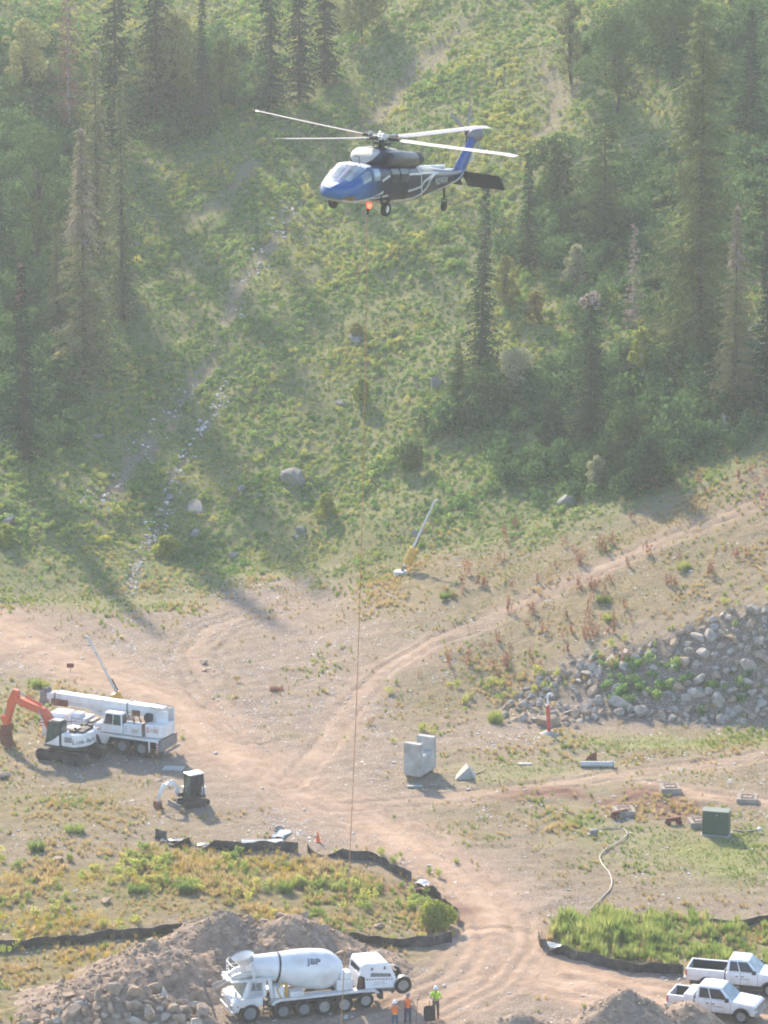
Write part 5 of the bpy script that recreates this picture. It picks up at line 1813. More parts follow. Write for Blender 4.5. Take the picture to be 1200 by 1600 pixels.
# cab
m = MB()
m.prism([(fx(0.45), 0.72), (fx(0.48), 1.28), (fx(0.58), 1.40), (fx(1.15), 1.52), (fx(1.15), 1.02), (fx(0.90), 0.98), (fx(0.82), 0.72)], -1.22, 1.22)
m.build('front_hood', M_WHITE, mx, bevel=0.05)
m = MB()
m.prism([(fx(0.85), 1.0), (fx(0.85), 1.50), (fx(2.25), 1.50), (fx(2.25), 1.0), (fx(2.1), 1.0)] + [(x, z) for x, z in reversed(arch(fx(1.5), 0.58, 1.02))], -1.24, 1.24)
m.build('cab_base', M_WHITE, mx, bevel=0.03)
cb = [(fx(1.10), 0.98), (fx(2.55), 0.98), (fx(2.55), -0.98), (fx(1.10), -0.98)]
ct = [(fx(1.45), 0.90), (fx(2.55), 0.90), (fx(2.55), -0.90), (fx(1.45), -0.90)]
v = [Vector((x, y, 1.46)) for x, y in cb] + [Vector((x, y, 2.42)) for x, y in ct]
m = MB()
m.add(v, [(0, 1, 2, 3), (7, 6, 5, 4), (0, 4, 5, 1), (1, 5, 6, 2), (2, 6, 7, 3), (3, 7, 4, 0)])
cabo = m.build('cab', M_WHITE, mx, bevel=0.05)
for f in ((v[0], v[1], v[5], v[4]), (v[2], v[3], v[7], v[6])):
    k = f[0].y > 0
    ff = (f[1], f[0], f[3], f[2]) if False else f
    m = MB()
    A, B, C_, D = (v[0], v[1], v[5], v[4]) if k else (v[3], v[2], v[6], v[7])
    m.panel(A, B, C_, D, 0.18, 0.86, 0.05, 0.95, 0.02 if not k else -0.02, 0.0)
    d_ = m.build('door', M_WHITE, cabo, bevel=0.01)
    m = MB()
    m.panel(A, B, C_, D, 0.30, 0.78, 0.42, 0.88, 0.035 if not k else -0.035, 0.0)
    m.build('window', M_GLASSG, d_)
m = MB(); m.panel(v[3], v[0], v[4], v[7], 0.06, 0.94, 0.06, 0.94, 0.02); m.build('windscreen', M_SHIELD, mx)
for s in (1, -1):
    m = MB()
    m.bx(fx(0.50), fx(0.42), s * 0.72, s * 1.1, 0.95, 1.15)
    m.build('headlight', M_RIM, mx, bevel=0.02)
    m = MB()
    m.bx(fx(0.78), fx(0.70), s * 1.215, s * 1.235, 1.05, 1.15)
    m.build('side_light', M_RED, mx)
    m = MB()
    m.tube([(fx(0.8), s * 1.05, 1.4), (fx(0.65), s * 1.2, 1.75)], 0.025, 5)
    m.bx(fx(0.70), fx(0.60), s * 1.10, s * 1.32, 1.72, 2.0)
    m.build('mirror', M_WHITE, mx)
    m = MB()
    for k in range(3):
        m.bx(fx(2.30), fx(2.65), s * 1.02, s * 1.25, 0.5 + k * 0.25, 0.53 + k * 0.25)
    m.bar((fx(2.28), s * 1.24, 0.45), (fx(2.28), s * 1.24, 1.45), 0.03, 0.05)
    m.bar((fx(2.68), s * 1.24, 0.45), (fx(2.68), s * 1.24, 1.25), 0.03, 0.05)
    m.build('step', M_DARK, mx)
m = MB()
m.bx(fx(0.40), fx(0.56), -1.22, 1.22, 0.60, 0.80)
m.build('bumper', M_WHITE, mx, bevel=0.03)
# drum
dax0, dax1 = Vector((fx(1.85), 0, 3.05)), Vector((fx(7.25), 0, 2.22))
ax = (dax1 - dax0)
DL = ax.length
m = MB()
m.lathe([(0, 0.52), (0.02, 0.62), (0.5, 0.70), (1.5, 0.86), (2.7, 1.08), (3.5, 1.18), (4.4, 1.18), (4.75, 1.08), (5.1, 0.88), (5.42, 0.60), (5.46, 0.2)], dax0, ax, 36)
drum = m.build('drum', M_WHITE, mx, smooth=30)
m = MB()
m.lathe([(1.50, 0.83), (1.50, 0.90), (1.60, 0.915), (1.60, 0.85)], dax0, ax, 36, caps=False)
m.build('roller_track', M_BLACK, drum, smooth=30)
axn = ax.normalized()
sd_ = Vector((0, 1, 0))
upn = axn.cross(sd_).normalized()
if upn.z < 0: upn = -upn
def on_drum(t, ang, rad):
    return dax0 + axn * t + (sd_ * math.cos(R(ang)) + upn * math.sin(R(ang))) * rad
# emblem: initials with a dark shadow, wrapped near the top of the drum's side
o_ = on_drum(3.45, 38, 1.195)
mm_ = frame_m(o_, axn, (upn * math.cos(R(38)) - sd_ * math.sin(R(38))))
text('JBP', 0.52, mat('emblem_shadow', (0.09, 0.09, 0.12), 0.6), drum, mm_ @ Matrix.Translation((0.03, -0.03, 0.0)), 'emblem_shadow', 0.012, 1.15)
text('JBP', 0.46, mat('emblem_grey', (0.22, 0.23, 0.28), 0.6), drum, mm_ @ Matrix.Translation((0, 0, 0.02)), 'emblem_lettering', 0.012, 1.15)
# hopper and chute over the cab
m = MB()
m.lathe([(0, 0.34), (0.5, 0.62), (0.52, 0.66), (0.56, 0.66)], (fx(1.55), 0, 3.18), (0.25, 0, 1), 16, caps=False)
m.lathe([(0.04, 0.30), (0.52, 0.58)], (fx(1.55), 0, 3.18), (0.25, 0, 1), 16, caps=False)
m.build('charge_hopper', M_WHITE, mx, smooth=40)
m = MB()
m.loft([[Vector((fx(f), y, z)) for y, z in ((-w, zt), (-w * 0.7, zb), (w * 0.7, zb), (w, zt), (w * 0.85, zt), (w * 0.6, zb + 0.05), (-w * 0.6, zb + 0.05), (-w * 0.85, zt))] for f, w, zt, zb in ((1.75, 0.60, 3.0, 2.55), (1.1, 0.50, 2.86, 2.45), (0.6, 0.34, 2.66, 2.35))])
m.build('discharge_hopper', M_WHITE, mx, smooth=30)
m = MB()
m.loft([[Vector(c) + Vector((0, y, z)) for y, z in ((-0.32, 0.18), (-0.2, -0.08), (0.2, -0.08), (0.32, 0.18), (0.27, 0.18), (0.16, -0.03), (-0.16, -0.03), (-0.27, 0.18))] for c in ((fx(0.9), -0.2, 2.2), (fx(0.5), -0.8, 1.8), (fx(0.05), -1.45, 1.35))])
m.build('chute', mat('worn_chute', (0.34, 0.32, 0.29), 0.7, var=0.2, dirt=DUST, dirt_amt=0.5), mx, smooth=30)
m = MB()
pts = [(fx(1.9), -0.95), (fx(0.85), -0.95), (fx(0.6), -0.5), (fx(0.6), 0.5), (fx(0.85), 0.95), (fx(1.9), 0.95)]
for z in (2.95, 3.35):
    m.tube([Vector((x, y, z)) for x, y in pts], 0.025, 6)
for x, y in pts:
    m.tube([Vector((x, y, 2.52)), Vector((x, y, 3.36))], 0.022, 6)
m.build('railing', M_WHITE, mx)
m = MB()
m.bx(fx(3.05), fx(0.45), 0.62, 1.0, 2.46, 2.52)
m.bx(fx(3.05), fx(0.45), -0.62, -1.0, 2.46, 2.52)
m.bx(fx(0.75), fx(0.30), -0.61, 0.61, 2.46, 2.52)
m.build('platform', M_WHITE, mx)
for s in (1, -1):
    m = MB()
    m.bar((fx(1.95), s * 0.9, 1.5), (fx(1.75), s * 0.75, 3.55), 0.10, 0.14)
    m.bar((fx(2.95), s * 0.8, 1.25), (fx(2.75), s * 0.8, 2.46), 0.16, 0.22)
    m.bar((fx(2.75), s * 0.8, 2.40), (fx(1.85), s * 0.8, 2.52), 0.10, 0.14)
    m.build('drum_support', M_WHITE, mx, bevel=0.01)
m = MB()
m.bx(fx(3.55), fx(3.0), 0.2, 1.15, 1.31, 2.0)
m.build('oil_tank', M_WHITE, mx, bevel=0.08)
m = MB()
m.cyl((fx(3.75), 0.9, 1.31), (fx(3.75), 0.9, 2.0), 0.10, n=10)
m.tube([(fx(3.35), 1.18, 1.35), (fx(3.1), 1.22, 1.9), (fx(3.35), 1.2, 2.15), (fx(3.75), 1.0, 2.1)], 0.05, 7)
m.build('hose', M_YELLOW, mx, smooth=50)
m = MB()
m.bx(fx(4.75), fx(3.9), 0.55, 1.2, 1.31, 1.62)
m.build('tool_box', M_WHITE, mx, bevel=0.04)
for a_, b_, y0, y1, z0, z1 in ((6.75, 7.75, -1.0, 1.0, 1.31, 1.95), (6.95, 7.65, 0.1, 0.95, 1.96, 2.35)):
    m = MB()
    m.bx(fx(b_), fx(a_), y0, y1, z0, z1)
    m.build('water_tank', M_WHITE, mx, bevel=0.05)
m = MB()
m.prism([(fx(7.0), 1.3), (fx(6.9), 2.3), (fx(7.15), 2.5), (fx(7.5), 2.1), (fx(7.6), 1.3)], -0.35, 0.35)
m.build('drum_pedestal', M_GREYP, mx, bevel=0.03)
# engine hood at the tail
prof = [(fx(7.95), 1.22), (fx(8.22), 2.62), (fx(8.35), 2.78), (fx(9.75), 2.74), (fx(9.95), 2.62), (fx(10.45), 1.45), (fx(10.40), 1.12), (fx(9.0), 1.22)]
m = MB()
m.prism(prof, -1.05, 1.05)
hood = m.build('engine_hood', M_WHITE2, mx, bevel=0.10, seg=3)
M_EMBOSS = mat('hood_lettering', (0.38, 0.38, 0.38), 0.6)
m = MB()
for s in (1, -1):
    m.prism([(fx(8.75), 1.98), (fx(8.80), 2.22), (fx(9.98), 2.06), (fx(10.02), 1.86)], s * 1.045, s * 1.058)
m.build('grille', M_GREYP, hood)
m = MB()
for s in (1, -1):
    for k in range(11):
        x_ = fx(8.45 + k * 0.165)
        zt = 1.86 - k * 0.014
        m.bx(x_, x_ + 0.09, s * 1.045, s * 1.056, zt - 0.045, zt + 0.045)
m.build('chequer_stripe', M_GREYP, hood)
for s in (1,):
    m = MB()
    rl = random.Random(4)
    for row, (f0, f1, zz, hh) in enumerate(((8.95, 9.55, 1.56, 0.07), (8.90, 9.70, 1.45, 0.06))):
        f_ = f0
        while f_ < f1:
            w_ = rl.uniform(0.035, 0.07)
            m.bx(fx(f_ + w_), fx(f_), 1.045, 1.054, zz, zz + hh * rl.uniform(0.7, 1.0))
            f_ += w_ + 0.025
    m.build('faint_print', M_EMBOSS, hood)
    m = MB()
    m.cyl((fx(9.62), s * 1.04, 2.42), (fx(9.62), s * 1.056, 2.42), 0.085, n=12)
    m.cyl((fx(9.62), s * 1.04, 2.52), (fx(9.62), s * 1.056, 2.54), 0.05, 0.02, n=10)
    m.build('drop_emblem', M_GREYP, hood)
    m = MB()
    m.cyl((fx(8.85), s * 1.04, 2.44), (fx(8.85), s * 1.056, 2.44), 0.09, n=14)
    m.build('badge', M_GREYP, hood)
m = MB()
m.prism([(fx(7.92), 1.32), (fx(8.02), 2.02), (fx(8.12), 2.12), (fx(8.40), 2.0), (fx(8.45), 1.3)], 1.03, 1.075)
m.build('engine_opening', M_BLACK, hood)
m = MB()
m.tube([(fx(8.1), 1.09, 1.4), (fx(8.2), 1.09, 1.75), (fx(8.15), 1.09, 2.0)], 0.05, 6)
m.build('engine_pipe', M_RUST, hood)
m = MB()
m.panel((fx(8.02), 1.0, 1.55), (fx(8.02), -1.0, 1.55), (fx(8.21), -0.95, 2.58), (fx(8.21), 0.95, 2.58), 0.08, 0.92, 0.62, 0.92, 0.03)
m.build('air_window', M_GLASS, hood)
for s in (1, -1):
    m = MB()
    m.bar((fx(9.3), s * 0.62, 1.0), (fx(10.3), s * 0.62, 0.92), 0.12, 0.22)
    m.bar((fx(10.15), s * 0.62, 0.75), (fx(10.75), s * 0.62, 1.25), 0.14, 0.18)
    m.bar((fx(10.2), s * 0.62, 1.1), (fx(10.35), s * 0.62, 1.9), 0.10, 0.12)
    m.build('tag_axle_arm', M_GREYP, mx)
    m = MB()
    o_ = [(fx(10.75) + 0.58 * math.cos(a), 1.25 + 0.58 * math.sin(a)) for a in np.linspace(-0.2, math.pi * 0.75, 9)]
    i_ = [(fx(10.75) + 0.545 * math.cos(a), 1.25 + 0.545 * math.sin(a)) for a in np.linspace(math.pi * 0.75, -0.2, 9)]
    m.prism(o_ + i_, s * 0.76, s * 1.14)
    m.build('mudguard', M_GREYP, mx)
m = MB()
m.cyl((fx(10.75), -0.9, 1.25), (fx(10.75), 0.9, 1.25), 0.09, n=8)
m.bx(fx(10.55), fx(10.35), -0.5, 0.5, 1.35, 2.0)
m.build('tag_axle', M_DARK, mx)
m = MB()
m.bx(fx(9.5), fx(9.25), 0.7, 1.15, 0.6, 1.0)
m.bx(fx(9.5), fx(9.25), -0.7, -1.15, 0.6, 1.0)
m.build('mud_flap', M_DARK, mx)

# ------------------------------------------------------------------ crawler excavators
def track(parent, y, w, L, h, name='track', pads=22):
    """crawler: rounded belt of pads round a frame with rollers"""
    r = h / 2
    belt = MB()
    per = 2 * (L - 2 * r) + 2 * math.pi * r
    n = pads * 2
    for i in range(n):
        d = per * i / n
        s0 = L - 2 * r
        if d < s0:
            p, a = Vector((-s0 / 2 + d, 0, h)), 0
        elif d < s0 + math.pi * r:
            a = (d - s0) / r
            p = Vector((s0 / 2 + r * math.sin(a), 0, r + r * math.cos(a)))
        elif d < 2 * s0 + math.pi * r:
            p, a = Vector((s0 / 2 - (d - s0 - math.pi * r), 0, 0)), math.pi
        else:
            a = math.pi + (d - 2 * s0 - math.pi * r) / r
            p = Vector((-s0 / 2 + r * math.sin(a), 0, r + r * math.cos(a)))
        rot = Matrix.Rotation(a, 3, 'Y')
        belt.box(p + Vector((0, y, 0)) - rot @ Vector((0, 0, 0.025)), (per / n * 0.86, w, 0.05), rot)
        belt.box(p + Vector((0, y, 0)) - rot @ Vector((0, 0, 0.06)), (per / n * 1.02, w * 0.55, 0.03), rot)
    t = belt.build(name, M_TRACK, parent)
    m = MB()
    m.prism([(-L / 2 + r, h * 0.22), (L / 2 - r, h * 0.22), (L / 2 - r * 0.8, h * 0.5), (L / 2 - r, h * 0.78), (-L / 2 + r, h * 0.78), (-L / 2 + r * 0.8, h * 0.5)], y - w * 0.28, y + w * 0.28)
    m.build('track_frame', M_DARK, t)
    for xx, rr in ((-L / 2 + r, r * 0.78), (L / 2 - r, r * 0.78)) + tuple((-L / 2 + r + (L - 2 * r) * k / 5, h * 0.2) for k in range(1, 5)):
        m = MB()
        m.cyl((xx, y - w * 0.34, rr + 0.07 if rr < r * 0.5 else r), (xx, y + w * 0.34, rr + 0.07 if rr < r * 0.5 else r), rr, n=14)
        m.build('roller', M_DARK, t, smooth=40)
    return t
M_TRACK = mat('track_steel', (0.06, 0.052, 0.046), 0.8, 0.1, var=0.3, dirt=DUST, dirt_amt=0.45)

ex = thing('crawler_excavator', 'large crawler excavator with white body, black cab and orange arm', 'excavator', P(112, 1186), 150)
for s in (1, -1):
    track(ex, s * 1.08, 0.62, 3.95, 0.86)
m = MB()
m.bx(-0.9, 0.9, -0.8, 0.8, 0.42, 0.88)
m.cyl((0, 0, 0.88), (0, 0, 1.04), 0.72, n=24)
m.build('undercarriage', M_DARK, ex)
def arc_out(r, a0, a1, n=12, cx=0.0, cy=0.0):
    return [(cx + r * math.cos(R(a0 + (a1 - a0) * i / (n - 1))), cy + r * math.sin(R(a0 + (a1 - a0) * i / (n - 1)))) for i in range(n)]
def vprism(mb, outline, z0, z1):
    n = len(outline)
    return mb.add([(x, y, z0) for x, y in outline] + [(x, y, z1) for x, y in outline], [(i, (i + 1) % n, n + (i + 1) % n, n + i) for i in range(n)] + [tuple(range(n - 1, -1, -1)), tuple(range(n, 2 * n))])
m = MB()
vprism(m, [(1.35, 1.28), (1.35, -1.28), (0.2, -1.32)] + arc_out(1.62, 235, 125, 12)[::-1][::-1] + [(0.2, 1.32)], 1.04, 1.22)
m.build('deck', M_DARK, ex, bevel=0.02)
m = MB()
vprism(m, [(-0.05, 1.34), (-0.05, 0.55), (-0.45, -0.5), (-0.10, -1.30)] + arc_out(1.66, 232, 128, 14)[::1][::-1][::-1], 1.22, 2.12)
body = m.build('counterweight', M_WHITE, ex, bevel=0.10, seg=3)
m = MB()
vprism(m, [(0.85, -0.45), (0.85, -1.28), (-0.12, -1.30), (-0.42, -0.5)], 1.22, 1.95)
m.build('side_housing', M_WHITE, ex, bevel=0.06)
m = MB()
for k, (a, b, c_, d_, z) in enumerate(((-1.3, -0.6, -0.6, 0.1, 2.16), (-0.9, -0.4, 0.3, 0.9, 2.2), (-0.6, -0.25, -1.1, -0.7, 2.18), (-1.4, -1.0, 0.2, 0.7, 2.17))):
    m.bx(a, b, c_, d_, 2.1, z + 0.10)
m.cyl((-0.7, 0.55, 2.1), (-0.7, 0.55, 2.42), 0.09, n=10)
m.cyl((-1.05, -0.75, 2.1), (-1.05, -0.75, 2.36), 0.20, n=14)
m.build('engine_cover', M_DARK, ex, bevel=0.03)
m = MB()
for k in range(3):
    m.bx(-0.62 - 0.30, -0.62 + 0.22, 1.36, 1.40, 1.62 + k * 0.12, 1.67 + k * 0.12)
vent = m.build('vent_slot', M_DARK, ex)
vent.matrix_local = Matrix.Translation((-0.62, 1.36, 0)) @ Matrix.Rotation(R(14), 4, 'Z') @ Matrix.Translation((0.62, -1.30, 0))
aa = R(152)
mm_ = frame_m(Vector((1.665 * math.cos(aa), 1.665 * math.sin(aa), 1.62)), (-math.sin(aa), math.cos(aa), 0), (0, 0, 1))
# lettering bends with the counterweight: two blocks
def bent_text(word, a_mid, step, size, z, parent, rad, material):
    for i, ch in enumerate(word):
        if ch == ' ':
            continue
        a = R(a_mid + (i - (len(word) - 1) / 2) * step)
        text(ch, size, material, parent, frame_m(Vector((rad * math.cos(a), rad * math.sin(a), z)), (-math.sin(a), math.cos(a), 0), (0, 0, 1)), 'letter', 0.008, 1.1)
bent_text('Link-Belt', 158, 7.2, 0.42, 1.60, ex, 1.668, M_BLACK)
# cab on the left
v = [Vector(p) for p in ((0.02, 0.42, 1.22), (1.28, 0.42, 1.22), (1.28, 1.30, 1.22), (0.02, 1.30, 1.22), (0.02, 0.46, 2.82), (1.00, 0.46, 2.82), (1.00, 1.26, 2.82), (0.02, 1.26, 2.82))]
m = MB()
m.add(v, [(3, 2, 1, 0), (4, 5, 6, 7), (0, 1, 5, 4), (1, 2, 6, 5), (2, 3, 7, 6), (3, 0, 4, 7)])
cabx = m.build('cab', M_BLACK, ex, bevel=0.06)
for f, a in (((v[1], v[2], v[6], v[5]), (0.08, 0.92, 0.10, 0.52)), ((v[1], v[2], v[6], v[5]), (0.08, 0.92, 0.56, 0.94)), ((v[2], v[3], v[7], v[6]), (0.06, 0.46, 0.14, 0.92)), ((v[2], v[3], v[7], v[6]), (0.54, 0.92, 0.45, 0.92)), ((v[3], v[0], v[4], v[7]), (0.1, 0.9, 0.5, 0.92)), ((v[0], v[1], v[5], v[4]), (0.1, 0.9, 0.4, 0.92))):
    m = MB()
    m.panel(*f, *a, 0.014)
    m.build('window', M_GLASSG, cabx)
m = MB()
m.bx(0.10, 0.86, 0.56, 1.16, 2.83, 2.88)
m.build('roof_hatch', M_GREYP, cabx, bevel=0.02)
m = MB()
m.prism([(0.1, 1.22), (1.25, 1.22), (0.62, 1.55), (0.1, 1.95)], 1.315, 1.34)
m.build('door_panel', M_WHITE, cabx)
# boom, stick and bucket in the middle plane
yb = -0.05
m = MB()
m.prism([(0.75, 1.25), (1.15, 1.15), (1.75, 2.0), (2.45, 2.75), (4.10, 3.16), (4.50, 3.40), (4.36, 3.64), (3.88, 3.60), (2.1, 3.16), (1.45, 2.55), (0.80, 1.65)], yb - 0.22, yb + 0.22)
boom = m.build('boom', M_ORANGE, ex, bevel=0.03)
m = MB()
m.prism([(4.16, 4.12), (4.58, 4.18), (5.02, 3.40), (5.22, 2.3), (5.27, 1.72), (5.02, 1.62), (4.83, 2.2), (4.54, 3.02), (4.22, 3.48)], yb - 0.17, yb + 0.17)
st = m.build('stick', M_ORANGE, ex, bevel=0.03)
def ram(a, b, r, frac=0.6, parent=None):
    a, b = Vector(a), Vector(b)
    c = a.lerp(b, frac)
    m = MB(); m.cyl(a, c, r, n=10)
    o = m.build('ram_barrel', M_ORANGE if r > 0.06 else M_WHITE, parent, smooth=40)
    m = MB(); m.cyl(c, b, r * 0.55, n=10)
    m.build('ram_rod', M_STEEL, o, smooth=40)
ram((2.35, yb, 3.34), (4.26, yb, 4.02), 0.10, 0.66, boom)
for s in (1, -1):
    ram((1.30, yb + s * 0.32, 1.30), (2.45, yb + s * 0.30, 3.0), 0.085, 0.6, boom)
ram((4.72, yb, 3.72), (5.42, yb, 2.25), 0.085, 0.6, st)
m = MB()
m.prism([(4.95, 2.0), (5.5, 2.25), (5.55, 2.0), (5.30, 1.55), (5.05, 1.45)], yb - 0.26, yb + 0.26)
m.build('quick_coupler', M_ORANGE, ex, bevel=0.03)
m = MB()
m.prism([(4.95, 1.62), (5.45, 1.62), (5.62, 1.0), (5.48, 0.30), (5.10, -0.02), (4.72, 0.05), (4.98, 0.45), (5.08, 1.0), (4.90, 1.3)], yb - 0.40, yb + 0.40)
bk = m.build('bucket', M_RUST, ex, bevel=0.02)
m = MB()
for k in range(5):
    yy = yb - 0.36 + k * 0.18
    m.prism([(4.80, 0.12), (4.95, 0.02), (4.55, -0.12)], yy - 0.04, yy + 0.04)
m.build('tooth', M_STEEL, bk)
m = MB()
m.tube([(1.2, -0.35, 1.3), (1.3, -0.35, 2.2), (1.05, -0.35, 2.3), (0.2, -0.9, 2.35)], 0.03, 5)
m.tube([(0.8, -1.2, 1.9), (0.8, -1.2, 2.4), (-0.1, -1.2, 2.4), (-0.1, -1.2, 2.0)], 0.025, 5)
m.build('hand_rail', M_DARK, ex)

# mini excavator
me_ = thing('mini_excavator', 'small tracked mini excavator with white roof and bent white arm', 'excavator', P(300, 1258), 213)
for s in (1, -1):
    track(me_, s * 0.62, 0.32, 2.05, 0.50, pads=16)
m = MB()
m.bx(-0.5, 0.5, -0.5, 0.5, 0.26, 0.52)
m.cyl((0, 0, 0.52), (0, 0, 0.62), 0.42, n=18)
m.build('undercarriage', M_DARK, me_)
m = MB()
vprism(m, [(0.62, 0.72), (0.62, -0.68)] + arc_out(0.98, 225, 135, 10)[::1], 0.62, 0.78)
m.build('deck', M_DARK, me_, bevel=0.02)
m = MB()
vprism(m, [(0.50, -0.10), (0.50, -0.70)] + arc_out(1.0, 225, 140, 10) + [(-0.45, 0.66), (-0.45, -0.10)], 0.78, 1.35)
m.build('engine_housing', M_WHITE, me_, bevel=0.08)
v = [Vector(p) for p in ((-0.55, -0.10, 0.78), (0.62, -0.10, 0.78), (0.62, 0.74, 0.78), (-0.55, 0.74, 0.78), (-0.50, -0.08, 2.38), (0.50, -0.08, 2.38), (0.50, 0.72, 2.38), (-0.50, 0.72, 2.38))]
m = MB()
for i, j in ((0, 4), (1, 5), (2, 6), (3, 7)):
    m.bar(v[i], v[j], 0.07, 0.07, up=(0, 1, 0))
for i, j in ((4, 5), (5, 6), (6, 7), (7, 4), (0, 1), (1, 2), (2, 3), (3, 0)):
    m.bar(v[i], v[j], 0.06, 0.06)
m.bar(v[2].lerp(v[6], 0.42), v[3].lerp(v[7], 0.42), 0.04, 0.06)
m.bar((0.05, 0.74, 0.8), (0.05, 0.72, 2.35), 0.06, 0.05, up=(0, 1, 0))
cabm = m.build('cab_frame', M_BLACK, me_)
m = MB()
m.bx(-0.58, 0.60, -0.16, 0.80, 2.40, 2.50)
m.build('roof', M_WHITE2, me_, bevel=0.05)
m = MB()
m.bx(-0.45, 0.05, 0.06, 0.58, 1.0, 1.2)
m.bx(-0.50, -0.35, 0.06, 0.58, 1.2, 1.75)
m.build('seat', M_BLACK, me_, bevel=0.05)
m = MB()
m.bx(0.05, 0.60, -0.02, 0.68, 0.80, 1.15)
m.build('console', M_BLACK, me_, bevel=0.03)
for f, a in (((v[1], v[2], v[6], v[5]), (0.06, 0.94, 0.04, 0.96)), ((v[2], v[3], v[7], v[6]), (0.06, 0.42, 0.05, 0.95)), ((v[2], v[3], v[7], v[6]), (0.54, 0.95, 0.45, 0.95)), ((v[3], v[0], v[4], v[7]), (0.05, 0.95, 0.45, 0.95)), ((v[0], v[1], v[5], v[4]), (0.05, 0.95, 0.35, 0.95))):
    m = MB()
    m.panel(*f, *a, 0.01)
    m.build('window', M_GLASSG if f[0].x > 0.5 and f[1].x > 0.5 else M_GLASS, cabm)
me_.scale = (0.92, 0.92, 0.92)
yb = -0.30
m = MB()
m.prism([(0.62, 0.72), (1.0, 0.72), (1.0, 0.98), (0.62, 1.0)], yb - 0.16, yb + 0.16)
m.build('swing_post', M_BLACK, me_, bevel=0.02)
m = MB()
m.prism([(0.78, 0.85), (0.98, 0.80), (1.20, 1.42), (1.50, 1.72), (2.12, 1.60), (2.16, 1.76), (1.55, 1.98), (1.25, 1.86), (0.98, 1.50)], yb - 0.10, yb + 0.10)
bm2 = m.build('boom', M_WHITE, me_, bevel=0.02)
m = MB()
m.prism([(1.98, 1.84), (2.22, 1.90), (2.38, 1.52), (2.66, 0.62), (2.54, 0.55), (2.22, 1.35), (2.00, 1.62)], yb - 0.08, yb + 0.08)
st2 = m.build('stick', M_WHITE, me_, bevel=0.02)
ram((1.25, yb, 1.99), (2.05, yb, 1.92), 0.055, 0.6, bm2)
ram((0.98, yb, 0.78), (1.42, yb, 1.62), 0.055, 0.6, bm2)
ram((2.30, yb, 1.68), (2.70, yb, 0.80), 0.05, 0.6, st2)
m = MB()
m.prism([(2.46, 0.62), (2.76, 0.66), (2.84, 0.30), (2.68, 0.02), (2.34, -0.02), (2.16, 0.10), (2.40, 0.22)], yb - 0.30, yb + 0.30)
m.build('bucket', M_RUST, me_, bevel=0.02)
m = MB()
m.loft([[Vector((1.50, y, 0.05)), Vector((1.42, y, 0.25)), Vector((1.52, y, 0.46)), Vector((1.47, y, 0.46)), Vector((1.36, y, 0.25)), Vector((1.44, y, 0.05))] for y in (-0.86, 0.86)])
for s in (1, -1):
    m.bar((0.4, s * 0.3, 0.30), (1.40, s * 0.45, 0.26), 0.08, 0.12)
m.build('dozer_blade', M_GREYP, me_)

# ------------------------------------------------------------------ truck crane
cr = thing('truck_crane', 'white all-terrain truck crane with telescopic boom laid flat behind the excavator', 'crane', P(170, 1168), 155)
cr.scale = (0.92, 0.92, 0.92)
for xx in (-3.35, -1.75, 0.55, 2.35):
    for s in (1, -1):
        wheel(cr, xx, s * 1.05, 0.68, 0.46, s, 0.5, M_GREYP, 0.05)
m = MB()
m.bx(-4.75, 3.2, -0.55, 0.55, 0.75, 1.35)
for xx in (-3.35, -1.75, 0.55, 2.35):
    m.cyl((xx, -1.0, 0.68), (xx, 1.0, 0.68), 0.14, n=8)
m.build('chassis', M_DARK, cr)
for s in (1, -1):
    m = MB()
    poly = [(-4.75, 1.30), (-0.75, 1.30), (-0.45, 0.70), (-0.10, 0.70)] + [(0.02, 1.0), (0.2, 1.32), (3.1, 1.32), (3.3, 1.15), (3.3, 1.50), (-4.75, 1.50)]
    m.prism(poly, s * 1.30, s * 1.0)
    m.build('side_skirt', M_WHITE, cr, bevel=0.02)
    m = MB()
    m.bx(-4.72, -4.60, s * 1.22, s * 1.30, 0.45, 1.28)
    m.build('marker_board', M_WHITE, cr)
    m = MB()
    for k in range(4):
        m.bx(-4.725, -4.595, s * 1.215, s * 1.305, 0.50 + k * 0.2, 0.60 + k * 0.2)
    m.build('marker_stripe', M_RED, cr)
    m = MB()
    m.bx(-4.05, -3.95, s * 1.20, s * 1.31, 0.5, 1.29)
    m.build('outrigger_leg', M_WHITE, cr)
m = MB()
m.bx(-4.78, 3.2, -1.0, 1.0, 1.36, 1.53)
m.build('carrier_deck', M_WHITE, cr)
m = MB()
m.bx(-4.98, -4.755, -1.28, 1.28, 0.62, 1.48)
m.build('rear_outrigger_beam', M_GREYP, cr, bevel=0.03)
m = MB()
m.bar((-4.98, 0.9, 0.55), (-5.2, 0.9, 0.55), 0.08, 0.08)
m.bar((-4.98, -0.9, 0.55), (-5.2, -0.9, 0.55), 0.08, 0.08)
m.bar((-5.2, -1.25, 0.55), (-5.2, 1.25, 0.55), 0.10, 0.14)
m.build('rear_bumper', M_GREYP, cr)
